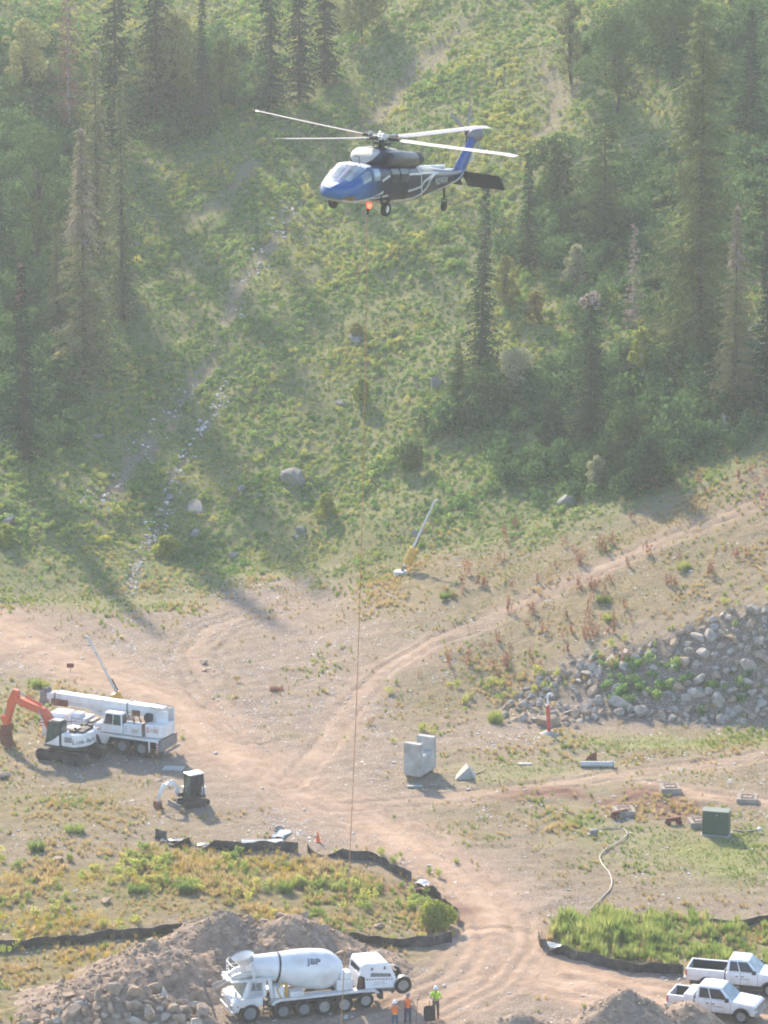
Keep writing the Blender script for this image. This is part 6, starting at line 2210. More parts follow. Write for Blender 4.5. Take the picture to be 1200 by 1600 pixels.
# carrier cab at the front
v = [Vector(p) for p in ((3.25, -1.25, 0.6), (4.95, -1.25, 0.6), (4.95, 1.25, 0.6), (3.25, 1.25, 0.6), (3.35, -1.15, 2.15), (4.75, -1.15, 2.15), (4.75, 1.15, 2.15), (3.35, 1.15, 2.15))]
m = MB()
m.add(v, [(3, 2, 1, 0), (4, 5, 6, 7), (0, 1, 5, 4), (1, 2, 6, 5), (2, 3, 7, 6), (3, 0, 4, 7)])
cc = m.build('carrier_cab', M_WHITE, cr, bevel=0.06)
for f, a in (((v[1], v[2], v[6], v[5]), (0.06, 0.94, 0.5, 0.94)), ((v[2], v[3], v[7], v[6]), (0.1, 0.75, 0.52, 0.92)), ((v[0], v[1], v[5], v[4]), (0.1, 0.9, 0.52, 0.92))):
    m = MB(); m.panel(*f, *a, 0.014); m.build('window', M_GLASS, cc)
# superstructure
m = MB()
m.cyl((-1.1, 0, 1.53), (-1.1, 0, 1.72), 0.95, n=26)
m.bx(-4.1, 0.9, -1.15, 0.75, 1.72, 1.86)
m.build('turntable', M_WHITE, cr)
v = [Vector(p) for p in ((-1.85, 0.42, 1.58), (0.05, 0.42, 1.58), (0.05, 1.28, 1.58), (-1.85, 1.28, 1.58), (-1.75, 0.46, 3.10), (-0.38, 0.46, 3.10), (-0.38, 1.24, 3.10), (-1.75, 1.24, 3.10))]
m = MB()
m.add(v, [(3, 2, 1, 0), (4, 5, 6, 7), (0, 1, 5, 4), (1, 2, 6, 5), (2, 3, 7, 6), (3, 0, 4, 7)])
oc = m.build('operator_cab', M_WHITE, cr, bevel=0.05)
for f, a in (((v[1], v[2], v[6], v[5]), (0.06, 0.94, 0.30, 0.94)), ((v[2], v[3], v[7], v[6]), (0.10, 0.50, 0.42, 0.93)), ((v[2], v[3], v[7], v[6]), (0.54, 0.93, 0.42, 0.93)), ((v[3], v[0], v[4], v[7]), (0.1, 0.9, 0.45, 0.9))):
    m = MB(); m.panel(*f, *a, 0.014); m.build('window', M_GLASSG if a[0] == 0.54 else M_GLASS, oc)
m = MB()
m.bx(-3.35, -1.9, 0.55, 1.28, 1.60, 2.42)
ec = m.build('engine_cover', M_WHITE, cr, bevel=0.05)
m = MB()
for k in range(3):
    m.bx(-2.22, -2.04, 1.278, 1.292, 1.85 + 0.17 * k, 1.95 + 0.17 * k)
m.bx(-3.15, -2.6, 1.278, 1.292, 1.82, 2.12)
m.build('decal', mat('faded_decal', (0.50, 0.44, 0.36), 0.6), ec)
m = MB()
vprism(m, [(-3.62, 1.18), (-3.62, -1.18), (-4.65, -1.18), (-5.05, -0.8), (-5.05, 0.8), (-4.65, 1.18)], 1.60, 2.55)
cw = m.build('counterweight', M_WHITE, cr, bevel=0.06)
m = MB()
for k in range(3):
    m.bx(-4.02 + 0.05 * k, -3.75, 1.178, 1.19, 1.98 + 0.14 * k, 2.06 + 0.14 * k)
m.build('decal_bar', M_RED, cw)
text('100', 0.42, M_RED, cw, frame_m((-4.36, 1.186, 2.12), (-1, 0, 0), (0, 0, 1)), 'lettering', 0.008, 1.1)
m = MB()
m.bx(-3.60, -3.37, 0.6, 1.16, 1.9, 2.5)
m.build('rust_patch_door', M_RUST, cr, bevel=0.02)
# winch gear on top of the tail
m = MB()
m.cyl((-3.5, -0.55, 2.78), (-3.5, 0.35, 2.78), 0.28, n=16)
m.cyl((-3.5, -0.60, 2.78), (-3.5, -0.55, 2.78), 0.38, n=16)
m.cyl((-3.5, 0.35, 2.78), (-3.5, 0.40, 2.78), 0.38, n=16)
m.build('winch', M_DARK, cr, smooth=40)
m = MB()
m.tube([(-2.6, 0.9, 2.45), (-2.4, 0.9, 3.0), (-2.7, 0.9, 3.3), (-3.0, 0.85, 2.9), (-3.1, 0.8, 2.5)], 0.045, 6)
m.tube([(-2.7, 1.0, 2.45), (-2.6, 1.0, 3.1), (-2.9, 1.0, 3.2), (-3.2, 0.9, 2.6)], 0.04, 6)
m.build('hydraulic_hose', M_BLACK, cr)
# boom
bo, bd = Vector((-4.85, -0.35, 2.58)), Vector((1, 0, 0.012)).normalized()
def boom_ring(x, w, h, dz=0.0):
    c = bo + bd * x + Vector((0, 0, dz))
    return [c + Vector((0, y, z)) for y, z in ((-w / 2, h), (w / 2, h), (w / 2, h * 0.45), (w * 0.38, h * 0.12), (w * 0.2, 0), (-w * 0.2, 0), (-w * 0.38, h * 0.12), (-w / 2, h * 0.45))]
m = MB()
m.loft([boom_ring(0.4, 0.80, 0.95), boom_ring(9.3, 0.80, 0.95)])
bm3 = m.build('boom_section', M_WHITE, cr, bevel=0.02)
for i in range(3):
    m = MB()
    m.loft([boom_ring(9.25 + 0.02, 0.72 - 0.07 * i, 0.86 - 0.08 * i, 0.05 + 0.03 * i), boom_ring(9.55 + 0.22 * i, 0.72 - 0.07 * i, 0.86 - 0.08 * i, 0.05 + 0.03 * i)])
    m.build('boom_section', M_WHITE, cr, bevel=0.02)
m = MB()
for xx in (3.2, 9.2):
    m.loft([boom_ring(xx, 0.86, 1.0, -0.025), boom_ring(xx + 0.12, 0.86, 1.0, -0.025)])
m.build('boom_collar', M_GREYP, bm3)
m = MB()
m.bx(3.3, 4.6, 0.06, 0.24, 2.75, 3.20)
m.build('boom_box', M_RUST, bm3)
m = MB()
m.bx(-2.65, -2.05, 0.06, 0.20, 2.75, 3.15)
m.build('warning_plate', M_RUST, bm3)
m = MB()
e_ = bo + bd * 10.2
for s in (1, -1):
    m.box(e_ + Vector((0, s * 0.24, 0.45)), (0.75, 0.04, 0.9))
for k in range(4):
    m.cyl(e_ + Vector((-0.1, -0.24 + 0.13 * k, 0.95)), e_ + Vector((-0.1, -0.18 + 0.13 * k, 0.95)), 0.22, n=14)
    m.cyl(e_ + Vector((0.25, -0.24 + 0.13 * k, 0.1)), e_ + Vector((0.25, -0.18 + 0.13 * k, 0.1)), 0.24, n=14)
m.build('boom_head', M_GREYP, cr, bevel=0.01)
for s in (1, -1):
    m = MB()
    m.prism([(-5.0, 2.4), (-3.2, 2.4), (-3.8, 3.0), (-4.4, 3.42), (-5.0, 3.42)], -0.35 + s * 0.45, -0.35 + s * 0.53)
    m.build('boom_bracket', M_WHITE, cr, bevel=0.02)
m = MB()
for s in (1, -1):
    m.bar((-5.0, -0.35 + s * 0.55, 3.50), (-3.5, -0.35 + s * 0.55, 3.58), 0.06, 0.06)
m.bar((-5.0, -0.9, 3.50), (-5.0, 0.2, 3.50), 0.06, 0.06)
m.bar((-4.2, -0.9, 3.54), (-4.2, 0.2, 3.54), 0.06, 0.06)
m.build('boom_tail_frame', M_GREYP, cr)
m = MB(); m.cyl((-1.2, -0.35, 1.85), (1.6, -0.35, 2.62), 0.18, n=14); m.build('lift_ram', M_WHITE, cr, smooth=40)
# hook block hung at the head, striped
hb = Vector((5.7, -0.35, 0))
m = MB()
m.prism([(5.25, 1.75), (5.75, 1.60), (5.85, 0.95), (5.55, 0.75), (5.15, 1.05)], -0.50, -0.20)
hk = m.build('hook_block', M_WHITE, cr, bevel=0.03)
m = MB()
for k in range(3):
    m.prism([(5.20 + 0.02 * k, 1.55 - 0.22 * k), (5.80, 1.38 - 0.22 * k), (5.80, 1.28 - 0.22 * k), (5.20 + 0.02 * k, 1.45 - 0.22 * k)], -0.505, -0.195)
m.build('block_stripe', M_RED, hk)
m = MB(); m.tube([(5.5, -0.35, 0.78), (5.5, -0.35, 0.55), (5.62, -0.35, 0.42), (5.55, -0.35, 0.30), (5.42, -0.35, 0.34)], 0.05, 7); m.build('hook', M_RED, hk)
m = MB()
for yy in (-0.45, -0.25):
    m.cyl((5.5, yy, 1.7), (5.6, yy, 2.8), 0.015, n=5)
m.build('hoist_rope', M_DARK, hk)
# gear carried on the front deck
for a, b, c_, d_, z0, z1, mt in ((1.7, 3.0, -1.1, 0.9, 1.54, 2.05, M_WHITE), (1.2, 1.6, -1.0, 0.2, 1.54, 1.9, M_GREYP), (2.2, 2.9, -0.6, 0.5, 2.06, 2.30, M_WHITE)):
    m = MB(); m.bx(a, b, c_, d_, z0, z1); m.build('deck_box', mt, cr, bevel=0.04)
# ------------------------------------------------------------------ silt fences
M_STAKE = mat('wooden_stake', (0.30, 0.23, 0.15), 0.9, var=0.25)
def fence(label, pts, hgt=0.62, seed=0, flops=()):
    """black fabric fence: sagging strip of cloth with stakes; flops: fractions of the run where it lies collapsed"""
    rg = random.Random(seed)
    W = [P(a, b) for a, b in pts]
    run = [0]
    for a, b in zip(W[:-1], W[1:]):
        run.append(run[-1] + (b - a).length)
    T = run[-1]
    o0 = W[0].copy()
    t = thing('silt_fence', label, 'fence', o0, 0, 'black silt fences')
    def at(d):
        d = max(0, min(T, d))
        for i in range(len(W) - 1):
            if d <= run[i + 1] + 1e-6:
                k = (d - run[i]) / (run[i + 1] - run[i] + 1e-9)
                p = W[i].lerp(W[i + 1], k)
                return Vector((p.x, p.y, G(p.x, p.y)))
        return W[-1]
    n = max(6, int(T / 0.28))
    rows = []
    ph = rg.uniform(0, 6)
    for i in range(n + 1):
        d = T * i / n
        p = at(d)
        q = at(d + 0.2) - at(d - 0.2)
        q.z = 0
        s = Vector((-q.y, q.x, 0)).normalized()
        f = 0
        for a, b in flops:
            if a < d / T < b:
                f = math.sin(math.pi * (d / T - a) / (b - a)) ** 0.6
        sag = 0.85 + 0.15 * abs(math.cos(math.pi * d / 2.0 + ph)) + rg.uniform(-0.05, 0.05)
        hh = hgt * sag * (1 - 0.8 * f)
        wob = 0.10 * math.sin(d * 1.7 + ph) + 0.05 * math.sin(d * 4.3)
        lean = 0.12 * math.sin(d * 0.8 + ph) - 0.75 * f
        b0 = p + s * wob + Vector((0, 0, -0.08))
        m1 = p + s * (wob + lean * 0.4 + rg.uniform(-0.04, 0.04)) + Vector((0, 0, hh * 0.5))
        t1 = p + s * (wob + lean + rg.uniform(-0.03, 0.03)) + Vector((0, 0, hh))
        e = s * 0.012
        rows.append([v_ - o0 for v_ in (b0 - e, m1 - e, t1 - e, t1 + e, m1 + e, b0 + e)])
    m = MB()
    m.loft(rows)
    m.build('fabric', M_FABRIC, t, smooth=60)
    k = 0.3
    while k < T:
        p = at(k)
        f = any(a < k / T < b for a, b in flops)
        q = at(k + 0.2) - at(k - 0.2)
        q.z = 0
        s = Vector((-q.y, q.x, 0)).normalized()
        wob = 0.10 * math.sin(k * 1.7 + ph) + 0.05 * math.sin(k * 4.3)
        m = MB()
        hh = hgt * 1.12
        m.bar(p - o0 + s * (wob + 0.05) + Vector((0, 0, -0.1)), p - o0 + s * (wob + 0.06 - (0.4 if f else 0)) + Vector((rg.uniform(-0.05, 0.05), 0, hh * (0.5 if f else 1))), 0.04, 0.04, up=(0, 1, 0))
        m.build('stake', M_STAKE, t)
        k += 2.0
    return t
f1 = fence('collapsing black silt fence below the mini excavator, bunched at its near end', [(241, 1311), (262, 1316), (295, 1322), (320, 1326), (345, 1328), (400, 1332), (466, 1331)], 0.66, 1, ((0.10, 0.26), (0.30, 0.45)))
f2 = fence('black silt fence curving along the edge of the dirt track', [(481, 1332), (515, 1335), (546, 1343), (575, 1346), (605, 1355), (630, 1372), (655, 1388), (690, 1410), (712, 1432), (717, 1446)], 0.62, 2, ((0.0, 0.14), (0.52, 0.66)))
fence('straight black silt fence at the foot of the grass, left of the soil heap', [(-20, 1489), (40, 1482), (85, 1477), (130, 1474), (180, 1468), (230, 1464), (275, 1458), (318, 1448)], 0.62, 3)
fence('black silt fence along the lower edge of the grass, right of the soil heap', [(480, 1462), (520, 1468), (560, 1474), (620, 1481), (665, 1481), (704, 1471)], 0.64, 4)
fence('black silt fence wrapping the tall green grass', [(844, 1470), (848, 1482), (875, 1492), (900, 1501), (940, 1511), (990, 1519), (1068, 1523)], 0.66, 5, ((0.16, 0.26),))
fence('short scrap of black silt fence behind the tall green grass', [(978, 1447), (1000, 1451), (1030, 1449)], 0.5, 6)
fence('black silt fence at the photo edge above the yellow grass', [(1105, 1450), (1150, 1449), (1175, 1446), (1212, 1438)], 0.5, 7)
def sheet(px, py, w, d, rz, label, seed):
    rg = np.random.default_rng(seed)
    p = P(px, py)
    n = 8
    m = MB()
    V = []
    for j in range(n + 1):
        for i in range(n + 1):
            u, v_ = i / n - 0.5, j / n - 0.5
            V.append((u * w + rg.normal() * 0.03, v_ * d + rg.normal() * 0.03, 0.06 + 0.12 * abs(math.sin(u * 3.1 + seed) * math.cos(v_ * 2.7 + seed)) + rg.uniform(0, 0.06)))
    k = len(V)
    V += [(x, y, z - 0.015) for x, y, z in V]
    Fc = []
    for j in range(n):
        for i in range(n):
            a = j * (n + 1) + i
            Fc += [(a, a + 1, a + n + 2, a + n + 1), (k + a + n + 1, k + a + n + 2, k + a + 1, k + a)]
    m.add(V, Fc)
    o = m.build('plastic_sheet', M_PLASTICSHEET, None, smooth=50)
    o.location = p
    o.rotation_euler.z = R(rz)
    return tag(o, label, 'plastic sheet', 'crumpled sheets by the fences')
sheet(270, 1316, 1.5, 0.6, -12, 'crumpled grey sheet at the bunched end of the fence', 1)
sheet(325, 1325, 1.4, 0.6, -8, 'crumpled grey sheet halfway along the collapsing fence', 2)
sheet(410, 1318, 2.6, 0.8, 4, 'rumpled pale sheeting heaped behind the collapsing fence', 3)
sheet(440, 1306, 0.8, 1.6, -20, 'pale sheet folded over by the dark stone near the traffic cone', 4)
sheet(660, 1382, 0.9, 0.7, -40, 'shiny scrap of sheet on the fence by the dirt track', 5)
sheet(868, 1481, 1.1, 0.8, -25, 'shiny white sheet lying on the fence round the tall grass', 6)
stone(P(435, 1298), 0.9, 0.7, 0.5, 'dark round stone above the folded pale sheet', None, ROCKS_G)

# ------------------------------------------------------------------ concrete pieces
cbk = thing('concrete_block', 'tall precast concrete block with a notch cut in its top', 'concrete block', P(656, 1212), -27)
W_, D_, H_, t_, nz_ = 1.22, 2.35, 2.2, 0.46, 1.30
m = MB()
# outline of the side (depth along y) carried across x
poly = [(-D_ / 2, 0.28), (D_ / 2, 0.28), (D_ / 2, 0.28 + H_), (D_ / 2 - t_, 0.28 + H_), (D_ / 2 - t_, 0.28 + nz_), (-D_ / 2 + t_, 0.28 + nz_), (-D_ / 2 + t_, 0.28 + H_), (-D_ / 2, 0.28 + H_)]
n = len(poly)
m.add([(-W_ / 2, y, z) for y, z in poly] + [(W_ / 2, y, z) for y, z in poly], [(i, (i + 1) % n, n + (i + 1) % n, n + i) for i in range(n)] + [tuple(range(n - 1, -1, -1)), tuple(range(n, 2 * n))])
m.build('block', M_CONC, cbk, bevel=0.03)
for k, yy in enumerate((-0.75, 0.0, 0.75)):
    m = MB()
    m.bx(-0.58, 0.58, yy - 0.13, yy + 0.13, 0.0, 0.278)
    m.build('timber', M_WOOD, cbk, bevel=0.015)
m = MB(); m.bx(-0.9, 0.3, -1.75, -1.55, 0.0, 0.10)
o = m.build('timber_plank', M_WOOD); o.location = P(678, 1219); o.rotation_euler.z = R(5); tag(o, 'short plank lying in front of the notched concrete block', 'plank')
m = MB()
m.add([(-0.85, -0.45, -0.05), (0.55, -0.75, -0.05), (0.9, 0.4, -0.05), (-0.6, 0.55, -0.05), (0.05, -0.65, 0.85), (0.15, 0.55, 0.80)], [(0, 3, 2, 1), (0, 1, 4), (2, 3, 5), (1, 2, 5, 4), (3, 0, 4, 5)])
o = m.build('concrete_wedge', M_CONC, bevel=0.02)
o.location = P(728, 1214)
o.rotation_euler.z = R(12)
tag(o, 'tilted wedge of concrete half sunk in the grass beside the tall block', 'concrete wedge')
m = MB(); m.bar((-0.45, -0.45, 0.06), (0.45, 0.7, 0.10), 0.12, 0.08)
o = m.build('timber_plank', M_STAKE); o.location = P(748, 1210); tag(o, 'pale timber stick leaning out beside the concrete wedge', 'plank')
for px, py, rz, lab, sz in ((975, 1272, 8, 'concrete footing with a ring of bolts beside the rusty beams', 1.35), (1047, 1237, 4, 'concrete footing with bolts farthest up the slope', 1.3), (1167, 1253, -6, 'concrete footing with bolts nearest the photo edge', 1.3), (1092, 1290, 8, 'concrete footing half hidden behind the green cabinet', 1.3)):
    t = thing('concrete_footing', lab, 'footing', P(px, py), rz, 'bolted concrete footings')
    m = MB()
    m.bx(-sz / 2, sz / 2, -sz / 2, sz / 2, -0.1, 0.36)
    m.build('pad', mat('dusty_concrete', (0.30, 0.26, 0.215), 0.95, var=0.2, scale=2, bump=0.3, dirt=DUST, dirt_amt=0.6), t, bevel=0.03)
    m = MB()
    for a, b, c_, d_ in ((-0.4, 0.4, -0.40, -0.30), (-0.4, 0.4, 0.30, 0.40), (-0.40, -0.30, -0.298, 0.298), (0.30, 0.40, -0.298, 0.298)):
        m.bx(a, b, c_, d_, 0.362, 0.40)
    m.build('template', M_RUST, t)
    for k in range(8):
        a = k * math.pi / 4
        m = MB()
        x_, y_ = 0.36 * max(-1, min(1, 1.4 * math.cos(a))), 0.36 * max(-1, min(1, 1.4 * math.sin(a)))
        m.cyl((x_, y_, 0.36), (x_, y_, 0.56), 0.028, n=7)
        m.build('bolt', M_GALV, t)
for px, py, w, d, rz, lab in ((271, 1202, 1.35, 0.9, -10, 'flat square slab lying between crane and mini excavator'), (648, 1230, 1.0, 0.3, 3, 'thin flat slab in front of the notched block'), (820, 1195, 0.9, 0.4, 0, 'flat pale slab in the grass right of the wedge')):
    m = MB(); m.bx(-w / 2, w / 2, -d / 2, d / 2, 0.0, 0.10)
    o = m.build('flat_slab', M_CONC, bevel=0.02); o.location = P(px, py); o.rotation_euler.z = R(rz)
    tag(o, lab, 'slab')

# ------------------------------------------------------------------ green cabinet, beams, hose, pipes
gc = thing('electrical_cabinet', 'dark green metal electrical cabinet with a sloping lid', 'cabinet', P(1119, 1304), -14)
m = MB()
m.prism([(-0.85, 0.06), (0.85, 0.06), (0.85, 1.50), (0.78, 1.58), (-0.80, 1.58), (-0.85, 1.50)], -0.42, 0.42)
m.build('housing', M_GREENBOX, gc, bevel=0.04)
m = MB()
m.bx(-0.88, 0.88, -0.46, 0.46, 1.585, 1.64)
m.build('lid', mat('pale_green_enamel', (0.14, 0.18, 0.15), 0.5, var=0.15), gc, bevel=0.02)  # lid enamel paler than the housing
m = MB(); m.bx(-0.95, 0.95, -0.52, 0.52, -0.1, 0.058); m.build('base', M_CONC, gc)
m = MB(); m.bx(0.05, 0.12, -0.43, -0.445, 1.35, 1.42); m.build('latch', M_GALV, gc)
m = MB(); m.bx(0.848, 0.862, -0.35, 0.35, 0.2, 1.4); m.build('side_panel', M_GREENBOX, gc)

def beam(px, py, L, rz, label):
    t = thing('rusty_beam', label, 'steel beam', P(px, py), rz, 'rusty beams by the footings')
    m = MB()
    m.bx(-L / 2, L / 2, -0.10, 0.10, 0.42, 0.46)
    m.bx(-L / 2, L / 2, -0.015, 0.015, 0.26, 0.42)
    m.bx(-L / 2, L / 2, -0.10, 0.10, 0.22, 0.26)
    m.build('rail', M_RUST, t)
    for s in (-1, 1):
        m = MB(); m.bx(s * L * 0.36 - 0.12, s * L * 0.36 + 0.12, -0.22, 0.22, -0.05, 0.22); m.build('foot', M_RUST, t)
beam(968, 1277, 1.3, 35, 'rusty beam on two feet in front of the nearest footing')
beam(1052, 1288, 1.1, 25, 'rusty beam on two feet left of the green cabinet')
hp = [(931, 1298), (945, 1296), (962, 1296), (974, 1298), (980, 1304), (974, 1313), (958, 1323), (943, 1332), (937, 1342), (942, 1354), (951, 1365), (956, 1378), (954, 1390), (944, 1402), (932, 1413), (920, 1425)]
W = [P(*q) + Vector((0, 0, 0.09)) for q in hp]
o0 = W[0].copy()
m = MB()
pts = []
for i in range(len(W) - 1):
    for k in range(4):
        t = k / 4
        a, b, c_, d_ = W[max(0, i - 1)], W[i], W[i + 1], W[min(len(W) - 1, i + 2)]
        pts.append(0.5 * ((2 * b) + (c_ - a) * t + (2 * a - 5 * b + 4 * c_ - d_) * t * t + (3 * b - a - 3 * c_ + d_) * t ** 3))
pts.append(W[-1])
m.tube([q - o0 for q in pts], 0.042, 7)
o = m.build('hose', M_HOSE, None, smooth=60); o.location = o0
tag(o, 'pale hose snaking over the ground towards the tall grass', 'hose')
t = thing('junction_box', 'small grey junction box at the start of the pale hose', 'box', P(927, 1305), 15)
m = MB(); m.bx(-0.22, 0.22, -0.18, 0.18, 0, 0.36); m.build('housing', M_GREYP, t, bevel=0.03)
m = MB(); m.bx(-0.40, -0.22, -0.15, 0.15, 0, 0.10); m.build('foot', M_CONC, t)
t = thing('standpipe', 'small valve standpipe lying right of the green cabinet', 'valve', P(1178, 1303), 0)
m = MB(); m.tube([(-1.3, 0.3, 0.12), (-0.6, 0.0, 0.10), (0.0, 0.0, 0.18), (0.35, 0.0, 0.22)], 0.06, 7); m.build('pipe', M_GREYP, t, smooth=50)
m = MB(); m.lathe([(0, 0.08), (0.05, 0.15), (0.22, 0.15), (0.28, 0.06)], (0.35, 0, 0.14), (0, 0, 1), 12); m.build('valve_head', M_GALV, t, smooth=40)
t = thing('pipe_length', 'thick grey pipe lying on the grass with a brown plate behind it', 'pipe', P(933, 1199), -1)
m = MB(); m.lathe([(0, 0.15), (0, 0.19), (1.85, 0.19), (1.88, 0.225), (2.2, 0.225), (2.2, 0.17)], (-1.1, 0, 0.2), (1, 0, 0), 18); m.build('barrel', M_PIPE, t, smooth=30)
m = MB(); m.lathe([(2.14, 0.228), (2.14, 0.245), (2.20, 0.245), (2.20, 0.228)], (-1.1, 0, 0.2), (1, 0, 0), 18, caps=False); m.build('collar', M_GREYP, t)
m = MB(); m.add([(-0.45, 0.45, 0), (0.35, 0.45, 0), (0.32, 0.55, 0.62), (-0.15, 0.52, 0.40), (-0.45, 0.52, 0.05), (0.35, 0.52, 0.0)], [(0, 1, 2, 3), (0, 3, 4), (1, 5, 2), (4, 3, 2, 5), (0, 4, 5, 1)])
o = m.build('steel_plate', M_RUST); o.location = P(925, 1193); tag(o, 'brown angular plate propped behind the grey pipe', 'plate')
t = thing('vent_pipe', 'red sleeved standpipe with white curved top at the rock bank', 'standpipe', P(858, 1146), 0)
t.rotation_euler = (R(2), R(-3), 0)
m = MB(); m.lathe([(-0.1, 0.16), (0.25, 0.14), (0.6, 0.11), (0.62, 0.135), (1.95, 0.135), (2.02, 0.15), (2.05, 0.10)], (0, 0, 0), (0, 0, 1), 16); m.build('red_sleeve', M_RED, t, smooth=40)
m = MB(); m.tube([(0, 0, 1.95), (0, 0, 2.6), (0.04, 0, 2.78), (0.16, 0, 2.86), (0.28, 0, 2.80), (0.34, 0, 2.68)], 0.065, 9); m.build('white_gooseneck', M_WHITE2, t, smooth=60)
m = MB(); m.lathe([(0, 0.0), (0.02, 0.8), (0.3, 0.28)], (0.0, 0.0, -0.1), (0, 0, 1), 16)
m.build('gravel_collar', M_CONC, t)
o = MB()
o.bx(0.0, 0.28, 0, 0.14, 0, 0.34); o.bx(0.32, 0.58, 0.02, 0.16, 0.02, 0.38)
t = thing('marker_block', 'pair of small yellow markers at the foot of the red standpipe', 'marker', P(864, 1147), 0)
for a in (0.0, 0.36):
    m = MB(); m.bx(a, a + 0.28, 0, 0.12, 0, 0.34 + a * 0.1); m.build('plate', M_YELLOW, t, bevel=0.02)

# snow-making poles that lean
def lean_pole(base, tip_px, label, d_side, plate_frac, bend, base_disc):
    p = P(*base)
    dist = (p - Vector((0, 0, CAM_H))).length
    s = FPX / dist
    dx = (tip_px[0] - base[0]) / s
    dz = (base[1] - tip_px[1]) / s / math.cos(R(15.3))
    t = thing('leaning_pole', label, 'pole', p, 0, 'leaning poles with yellow pads')
    e = Vector((dx, 0, dz))
    d = e.normalized()
    m = MB()
    m.tube([d * 0.25, e * 0.3, e * 0.6, e * 0.965, e], [0.10, 0.10, 0.085, 0.075, 0.07], 9)
    m.tube([e * 0.985, e + Vector((bend, 0, 0.02))], [0.07, 0.05], 7)
    m.build('tube', M_GALV, t, smooth=50)
    side = Vector((-d.z, 0, d.x)) * -1
    m = MB()
    a0 = d * plate_frac[0]
    a1 = d * plate_frac[1]
    n_ = Vector((0, -1, 0))
    pw = 0.34 * d_side
    rings = []
    for a in (a0, a1):
        r_ = []
        for k in range(14):
            an = 2 * math.pi * k / 14
            r_.append(a + side * (0.34 * math.cos(an) + pw * 0.3) + n_ * 0.34 * math.sin(an))
        rings.append(r_)
    m.loft(rings)
    pad = m.build('yellow_pad', M_YELLOW, t, smooth=40, bevel=0.02)
    m = MB()
    for f in (0.35, 0.6):
        c = a0.lerp(a1, f) + side * pw * 0.3 + n_ * 0.345
        m.bar(c - side * 0.2, c + side * 0.16 + d * 0.05, 0.02, 0.05, up=n_)
    m.build('pad_print', M_BLACK, pad)
    m = MB()
    m.bar(a1 * 1.02 + side * 0.14, a1 * 1.02 + side * 0.14 + d * 0.95, 0.06, 0.08)
    m.build('rusty_bracket', M_RUST, t)
    m = MB()
    m.tube([(0, 0, 0.1), d * 0.7], 0.12, 8)
    m.build('lower_tube', M_GREYP, t)
    if base_disc:
        m = MB(); m.lathe([(-0.1, 0.5), (0.22, 0.52), (0.30, 0.46)], (0, 0, 0), (0, 0, 1), 22); m.build('concrete_ring', mat('whitewashed_concrete', (0.62, 0.61, 0.58), 0.9, var=0.15, bump=0.2), t, smooth=35)
    return t
lean_pole((626, 898), (680, 782), 'leaning grey pole with yellow pad and white round base below the slope', 1, (0.95, 2.25), 0.22, True)
lean_pole((200, 1116), (138, 994), 'leaning grey pole with yellow pad rising behind the crane boom', -1, (0.7, 1.75), -0.2, False)
for px, py, w, mt, lab in ((370, 1066, 0.42, M_YELLOW, 'small yellow marker plate on the gravel'), (110, 1047, 0.5, M_RUST, 'small rusty brown plate above the track at the crane')):
    t = thing('marker_plate', lab, 'marker', P(px, py), 0)
    m = MB(); m.bx(-w / 2, w / 2, -0.02, 0.02, 0.18, 0.18 + w * 0.62); m.build('plate', mt, t)
    m = MB(); m.cyl((0, 0.04, -0.05), (0, 0.04, 0.3), 0.025, n=6); m.build('post', M_DARK, t)
t = thing('traffic_cone', 'bright orange traffic cone beside the black fence', 'traffic cone', P(497, 1315), 0)
m = MB(); m.lathe([(0.03, 0.15), (0.68, 0.035), (0.70, 0.0)], (0, 0, 0), (0, 0, 1), 16); m.build('cone', M_CONE, t, smooth=40)
m = MB(); m.bx(-0.2, 0.2, -0.2, 0.2, 0, 0.035); m.build('base', M_CONE, t)
# grey post stuck in the soil heap beside the mixer chute
p = P(318, 1560)
m = MB(); m.bar((0.45, 0, -0.2), (-0.35, 0.2, 1.9), 0.14, 0.05, up=(0, 1, 0))
o = m.build('grey_board', M_GREYP); o.location = (X_at(322, 278.5), 278.5, float(top(X_at(322, 278.5), 278.5)) - 0.1); tag(o, 'grey board leaning out of the rubble in front of the mixer truck', 'board')

# ------------------------------------------------------------------ people
M_SKIN = mat('skin', (0.42, 0.25, 0.18), 0.6, var=0.08)
M_JEANS = mat('blue_jeans', (0.07, 0.10, 0.16), 0.9, var=0.2, scale=8)
M_NAVYJ = mat('dark_trousers', (0.035, 0.045, 0.085), 0.9, var=0.2, scale=8)
M_GREYT = mat('grey_trousers', (0.09, 0.085, 0.09), 0.9, var=0.2, scale=8)
M_BOOT = mat('boots', (0.07, 0.05, 0.04), 0.8)
M_HIVIS_O = mat('orange_vest', (0.85, 0.20, 0.03), 0.8, var=0.1)
M_HIVIS_Y = mat('yellow_vest', (0.72, 0.72, 0.06), 0.8, var=0.1)
M_HIVIS_L = mat('lime_shirt', (0.50, 0.80, 0.06), 0.8, var=0.1)
M_TAN = mat('tan_shirt', (0.40, 0.30, 0.24), 0.9, var=0.15)
M_PINK = mat('pale_shirt', (0.52, 0.30, 0.26), 0.9, var=0.15)
M_HELMET = mat('white_helmet', (0.80, 0.80, 0.80), 0.35, var=0.03)
M_CAP = mat('grey_cap', (0.28, 0.25, 0.24), 0.7, var=0.1)
M_HAIR = mat('dark_hair', (0.05, 0.035, 0.025), 0.8)

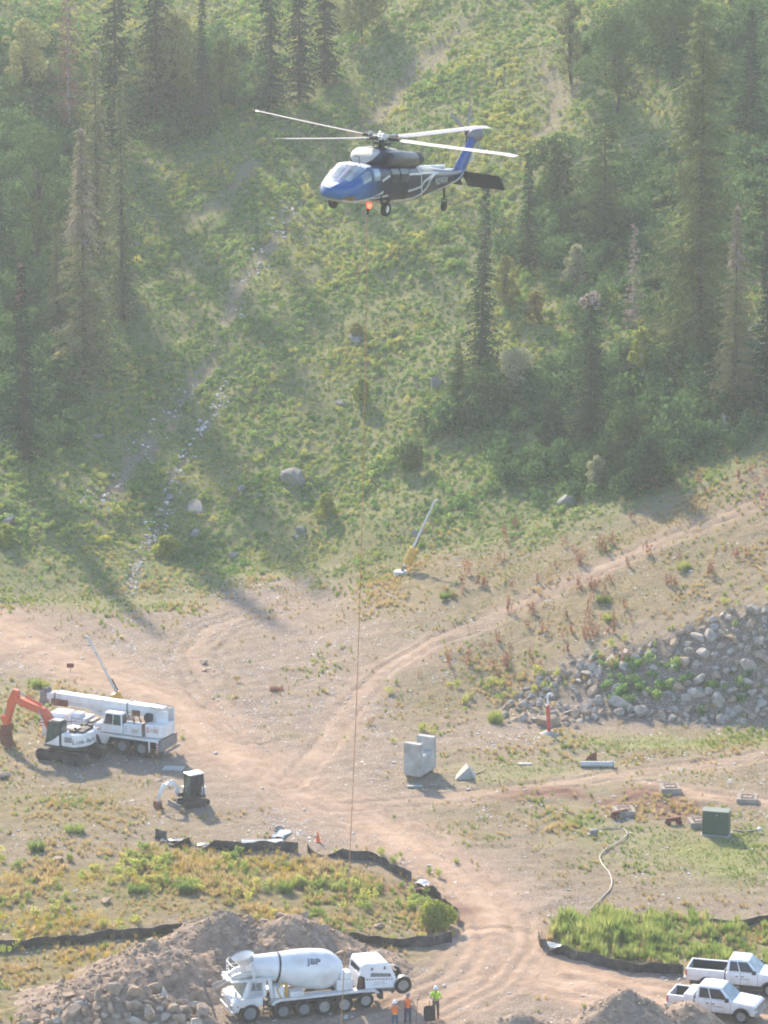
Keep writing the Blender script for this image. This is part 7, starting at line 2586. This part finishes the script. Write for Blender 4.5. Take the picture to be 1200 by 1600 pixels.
def skin_obj(name, verts, edges, radii, material, parent, root=0, sub=2):
    me = bpy.data.meshes.new(name)
    me.from_pydata([tuple(v) for v in verts], edges, [])
    me.materials.append(material)
    o = bpy.data.objects.new(name, me)
    col.objects.link(o)
    if parent is not None:
        o.parent = parent
    sk = o.modifiers.new('skin', 'SKIN')
    sk.use_smooth_shade = True
    if not me.skin_vertices:
        me.skin_vertices.new(name='skin')
    for i, sv in enumerate(me.skin_vertices[0].data):
        r = radii[i]
        sv.radius = r if isinstance(r, tuple) else (r, r)
        sv.use_root = (i == root)
    sb = o.modifiers.new('sub', 'SUBSURF')
    sb.levels = sb.render_levels = sub
    return o

def person(px, py, rz, label, pose, top_mat, low_mat, sleeve_mat, helmet, h=1.78, vest2=None, pack=False):
    """facing +x before turning; pose gives elbows and hands (left, right) in metres for a 1.78 m figure"""
    t = thing('person', label, 'person', P(px, py), rz, 'workers beside the mixer truck')
    k = h / 1.78
    def S(*p): return Vector(p) * k
    J = dict(pel=S(0, 0, 0.94), belly=S(0.01, 0, 1.10), chest=S(0.0, 0, 1.32), neck=S(0.0, 0, 1.50), head0=S(0.025, 0, 1.58), head1=S(0.03, 0, 1.72))
    for s, n in ((1, 'l'), (-1, 'r')):
        J['hip' + n] = S(0, s * 0.10, 0.90)
        J['knee' + n] = S(0.03 + pose.get('step', 0) * s * 0.5, s * 0.12, 0.49)
        J['ank' + n] = S(-0.02 + pose.get('step', 0) * s, s * 0.13, 0.08)
        J['toe' + n] = S(0.16 + pose.get('step', 0) * s, s * 0.15, 0.04)
        J['sh' + n] = S(0.0, s * 0.19, 1.44)
        J['el' + n] = S(*pose['el' + n])
        J['wr' + n] = S(*pose['wr' + n])
        d = (J['wr' + n] - J['el' + n]).normalized()
        J['pm' + n] = J['wr' + n] + d * 0.08 * k
    names = list(J)
    idx = {n: i for i, n in enumerate(names)}
    rad = dict(pel=(0.15, 0.11), belly=(0.145, 0.10), chest=(0.165, 0.11), neck=0.055, head0=0.075, head1=0.085)
    for n in 'lr':
        rad.update({'hip' + n: 0.088, 'knee' + n: 0.060, 'ank' + n: 0.042, 'toe' + n: 0.035, 'sh' + n: 0.062, 'el' + n: 0.043, 'wr' + n: 0.030, 'pm' + n: (0.036, 0.022)})
    E = [('pel', 'belly'), ('belly', 'chest'), ('chest', 'neck'), ('neck', 'head0'), ('head0', 'head1')]
    for n in 'lr':
        E += [('pel', 'hip' + n), ('hip' + n, 'knee' + n), ('knee' + n, 'ank' + n), ('ank' + n, 'toe' + n), ('chest', 'sh' + n), ('sh' + n, 'el' + n), ('el' + n, 'wr' + n), ('wr' + n, 'pm' + n)]
    verts = [J[n] for n in names]
    radii = [tuple(x * k for x in rad[n]) if isinstance(rad[n], tuple) else rad[n] * k for n in names]
    edges = [(idx[a], idx[b]) for a, b in E]
    # fingers: four curled and a thumb from the palm's side
    for n, s in (('l', 1), ('r', -1)):
        d = (J['pm' + n] - J['wr' + n]).normalized()
        side = d.cross(Vector((0, 0, 1)))
        side = side.normalized() if side.length > 0.1 else Vector((1, 0, 0))
        dn = side.cross(d).normalized()
        for q, (o_, L) in enumerate(((-0.028, 0.062), (-0.009, 0.075), (0.010, 0.070), (0.028, 0.055))):
            a = J['pm' + n] + side * o_ * k + d * 0.02 * k
            b = a + (d * 0.6 + dn * 0.5) * L * 0.6 * k
            c = b + (d * 0.1 + dn * 0.8) * L * 0.5 * k
            i0 = len(verts)
            verts += [a, b, c]
            radii += [0.010 * k, 0.009 * k, 0.008 * k]
            edges += [(idx['pm' + n], i0), (i0, i0 + 1), (i0 + 1, i0 + 2)]
        i0 = len(verts)
        a = J['wr' + n].lerp(J['pm' + n], 0.5) + side * s * 0.035 * k
        verts += [a, a + (side * s * 0.5 + d * 0.8) * 0.045 * k]
        radii += [0.011 * k, 0.009 * k]
        edges += [(idx['wr' + n], i0), (i0, i0 + 1)]
    skin_obj('body', verts, edges, radii, M_SKIN, t, 0, 1)
    def cloth(name, ns, es, extra, material, root, scale=1.0, override=None):
        ov_ = override or {}
        vs2 = [J[n] if n in J else extra_pts[n] for n in ns]
        ix = {n: i for i, n in enumerate(ns)}
        rr = []
        for n in ns:
            r = ov_.get(n, rad.get(n, 0.05))
            rr.append(tuple(x * k + extra for x in r) if isinstance(r, tuple) else r * k + extra)
        return skin_obj(name, vs2, [(ix[a], ix[b]) for a, b in es], rr, material, t, ix[root], 2)
    extra_pts = {'ankle_' + n: J['knee' + n].lerp(J['ank' + n], 0.9) for n in 'lr'}
    cloth('trousers', ['pel', 'hipl', 'kneel', 'ankle_l', 'hipr', 'kneer', 'ankle_r'], [('pel', 'hipl'), ('hipl', 'kneel'), ('kneel', 'ankle_l'), ('pel', 'hipr'), ('hipr', 'kneer'), ('kneer', 'ankle_r')], 0.018, low_mat, 'pel', override={'ankle_l': 0.056, 'ankle_r': 0.056})
    extra_pts.update({'cuff_' + n: J['sh' + n].lerp(J['el' + n], 0.85) for n in 'lr'})
    cloth('shirt', ['belly', 'chest', 'shl', 'cuff_l', 'shr', 'cuff_r'], [('belly', 'chest'), ('chest', 'shl'), ('shl', 'cuff_l'), ('chest', 'shr'), ('shr', 'cuff_r')], 0.015, sleeve_mat, 'chest', override={'cuff_l': 0.052, 'cuff_r': 0.052})
    extra_pts['hem'] = S(0.01, 0, 0.98)
    extra_pts['up'] = S(0.0, 0, 1.44)
    cloth('safety_vest', ['hem', 'belly', 'chest', 'up'], [('hem', 'belly'), ('belly', 'chest'), ('chest', 'up')], 0.036, top_mat, 'chest', override={'hem': (0.16, 0.12), 'up': (0.15, 0.08)})
    if vest2:
        extra_pts['b0'] = S(0.01, 0, 1.00)
        extra_pts['b1'] = S(0.01, 0, 1.12)
        cloth('vest_band', ['b0', 'b1'], [('b0', 'b1')], 0.045, vest2, 'b0', override={'b0': (0.16, 0.115), 'b1': (0.155, 0.11)})
    for n in 'lr':
        m = MB()
        a, b = J['ank' + n], J['toe' + n]
        m.loft([[Vector((x, a.y + y * w, z)) for y, z in ((-1, 0.0), (1, 0.0), (1, zt * 0.7), (0.5, zt), (-0.5, zt), (-1, zt * 0.7))] for x, w, zt in ((a.x - 0.08, 0.04, 0.13), (a.x + 0.0, 0.05, 0.16), (a.x + 0.08, 0.05, 0.10), (a.x + 0.17, 0.045, 0.07), (a.x + 0.20, 0.03, 0.05))])
        m.build('boot', M_BOOT, t, smooth=60)
    c = J['head1']
    m = MB()
    if helmet is not None:
        m.lathe([(-0.02, 0.155 * k), (0.0, 0.13 * k), (0.05, 0.125 * k), (0.10, 0.10 * k), (0.14, 0.05 * k), (0.15, 0.0)], c + Vector((0, 0, 0.02)), (-0.08, 0, 1), 18, caps=False)
        m.bx(c.x + 0.10, c.x + 0.19, c.y - 0.08, c.y + 0.08, c.z + 0.0, c.z + 0.02)
        m.build('helmet', helmet, t, smooth=50)
    m = MB()
    m.lathe([(-0.10, 0.070), (-0.02, 0.100), (0.02, 0.102)], c + Vector((-0.02, 0, 0)), (0, 0, 1), 14, caps=False)
    m.build('hair', M_HAIR, t, smooth=60)
    hc = (J['head0'] + J['head1']) / 2
    m = MB()
    m.add([hc + Vector((0.085, -0.018, -0.03)), hc + Vector((0.085, 0.018, -0.03)), hc + Vector((0.085, 0, 0.03)), hc + Vector((0.12, 0, -0.022))], [(0, 1, 3), (1, 2, 3), (2, 0, 3), (0, 2, 1)])
    for s in (1, -1):
        m.cyl(hc + Vector((0.0, s * 0.085, 0.0)), hc + Vector((0.0, s * 0.105, 0.0)), 0.028, n=8)
    m.build('nose_and_ears', M_SKIN, t)
    m = MB()
    for s in (1, -1):
        m.cyl(hc + Vector((0.078, s * 0.032, 0.025)), hc + Vector((0.094, s * 0.032, 0.025)), 0.012, n=8)
    m.bx(hc.x + 0.075, hc.x + 0.092, -0.025, 0.025, hc.z - 0.062, hc.z - 0.054)
    m.build('eyes_and_mouth', M_HAIR, t)
    if pack:
        m = MB()
        m.bx(-0.34, -0.14, -0.17, 0.17, 1.0 * k, 1.46 * k)
        m.build('backpack', M_BLACK, t, bevel=0.06)
        for s in (1, -1):
            m = MB()
            m.tube([(-0.15, s * 0.11, 1.45), (0.02, s * 0.115, 1.545), (0.135, s * 0.11, 1.40), (0.15, s * 0.13, 1.15), (-0.12, s * 0.17, 1.05)], 0.022, 6)
            m.build('strap', M_BLACK, t)
    return t
person(617, 1610, -92, 'worker in white helmet and yellow-orange vest, both hands raised to the face', dict(ell=(0.16, 0.34, 1.30), elr=(0.16, -0.34, 1.30), wrl=(0.20, 0.10, 1.56), wrr=(0.20, -0.10, 1.56)), M_HIVIS_O, M_JEANS, M_PINK, M_HELMET, 1.74, M_HIVIS_Y)
p2 = person(637, 1602, -80, 'worker in orange vest with dark backpack, holding a long stick', dict(ell=(0.05, 0.33, 1.18), elr=(-0.02, -0.30, 1.17), wrl=(0.22, 0.42, 1.10), wrr=(0.06, -0.27, 0.95), step=0.06), M_HIVIS_O, M_NAVYJ, M_TAN, M_CAP, 1.90, mat('bright_vest_band', (0.95, 0.13, 0.02), 0.8), pack=True)
o0 = P(637, 1602)
rm_ = Matrix.Rotation(R(-80), 4, 'Z')
hand = o0 + rm_ @ (Vector((0.24, 0.44, 1.10)) * (1.9 / 1.78))
m = MB()
foot = Vector((hand.x - 0.06, hand.y - 0.12, G(hand.x, hand.y)))
m.tube([Vector((0, 0, -0.02)), hand + Vector((0.06, 0.0, 0.45)) - foot], 0.018, 6)
m.bx(-0.02 + (hand - foot).x, 0.14 + (hand - foot).x, -0.02 + (hand - foot).y, 0.02 + (hand - foot).y, (hand - foot).z + 0.40, (hand - foot).z + 0.46)
o = m.build('walking_stick', M_DARK); o.location = foot
tag(o, 'long dark stick held upright by the worker with the backpack', 'stick')
person(681, 1590, -95, 'worker in lime shirt and white helmet looking down at his hands', dict(ell=(0.05, 0.32, 1.16), elr=(0.05, -0.32, 1.16), wrl=(0.24, 0.10, 1.14), wrr=(0.24, -0.10, 1.14), step=0.04), M_HIVIS_L, M_GREYT, M_HIVIS_L, M_HELMET, 1.84, mat('lime_yellow_band', (0.72, 0.85, 0.05), 0.8))
t = thing('wheelbarrow', 'black upended tub with a wooden handle beside the lime-shirted worker', 'tub', P(671, 1598), -90)
m = MB()
rings = []
for x_, w, z0, z1 in ((0.0, 0.34, 0.06, 1.02), (-0.06, 0.32, 0.08, 1.0), (-0.34, 0.22, 0.20, 0.88)):
    r_ = []
    for a in range(0, 360, 20):
        c_, s_ = math.cos(R(a)), math.sin(R(a))
        r_.append(Vector((x_, w * math.copysign(abs(c_) ** 0.5, c_), (z0 + z1) / 2 + (z1 - z0) / 2 * math.copysign(abs(s_) ** 0.5, s_))))
    rings.append(r_)
m.loft(rings)
m.build('tub', M_BLACK, t, smooth=50)
for yy in (0.18, -0.10):
    m = MB(); m.bar((-0.40, yy, 0.1), (-0.30, yy + 0.12, 1.55 if yy > 0 else 1.2), 0.045, 0.045, up=(0, 1, 0)); m.build('handle', M_WOOD, t)
m = MB(); m.cyl((-0.45, -0.05, 0.19), (-0.45, 0.05, 0.19), 0.18, n=16); m.build('wheel', M_TYRE, t, smooth=40)

# ------------------------------------------------------------------ single weeds on the gravel that stand out
for i, (px, py, hgt, lab) in enumerate(((55, 1330, 0.9, 'round green tuft near the photo edge below the orange bucket'), (118, 1300, 0.8, 'green tuft right of the round one near the photo edge'), (940, 942, 0.85, 'bright green tuft on the bank above the rocks'), (948, 970, 0.75, 'green tuft just below the bright one on the bank'), (700, 935, 0.8, 'green tuft right of the leaning pole'),
                                        (772, 1130, 1.1, 'tall green tuft at the near end of the riprap'), (290, 1395, 1.0, 'broad green clump between the two fences'), (215, 1395, 1.0, 'tall straw-green clump left of the broad one'), (62, 1075, 0.9, 'lone green tuft behind the crane boom tip'), (452, 1395, 1.0, 'green clump in the middle of the fenced grass'), (433, 1080, 0.45, 'small reddish tuft on the open gravel'), (1070, 890, 0.8, 'green tuft above the upper track near the rocks'))):
    p = P(px, py)
    n_ = 5
    t = thing('grass_clump', lab, 'grass clump', p, 0, 'single tufts on the site')
    rg = random.Random(i)
    vs_, fs_ = [], []
    for k in range(n_):
        me = tuft_mesh(500 + i * 10 + k, 60, hgt * rg.uniform(0.7, 1.1), 0.45, 0.4, 0.022, 0.22)
        off = Vector((rg.uniform(-0.4, 0.4), rg.uniform(-0.3, 0.3), 0))
        b = len(vs_)
        vs_ += [v_.co + off for v_ in me.vertices]
        fs_ += [tuple(b + q for q in pg.vertices) for pg in me.polygons]
        bpy.data.meshes.remove(me)
    link_mesh('blades', mesh_from('blades', vs_, fs_), M_REDW if 'reddish' in lab else M_GRASS, t)

# ------------------------------------------------------------------ the air
hzb = MB()
hzb.bx(-760, 760, -430, 930, -8, 106)
ho = hzb.build('haze', mat('unused', (1, 1, 1)))
hm_ = bpy.data.materials.new('haze_air')
hm_.use_nodes = True
hm_.node_tree.nodes.remove(hm_.node_tree.nodes['Principled BSDF'])
pv = hm_.node_tree.nodes.new('ShaderNodeVolumePrincipled')
pv.inputs['Color'].default_value = (0.85, 0.92, 0.95, 1)
pv.inputs['Density'].default_value = HAZE_DENSITY
pv.inputs['Anisotropy'].default_value = 0.35
hm_.node_tree.links.new(pv.outputs[0], hm_.node_tree.nodes['Material Output'].inputs['Volume'])
ho.data.materials.clear()
ho.data.materials.append(hm_)
tag(ho, 'smoky summer haze filling the valley air', 'haze', kind='stuff')
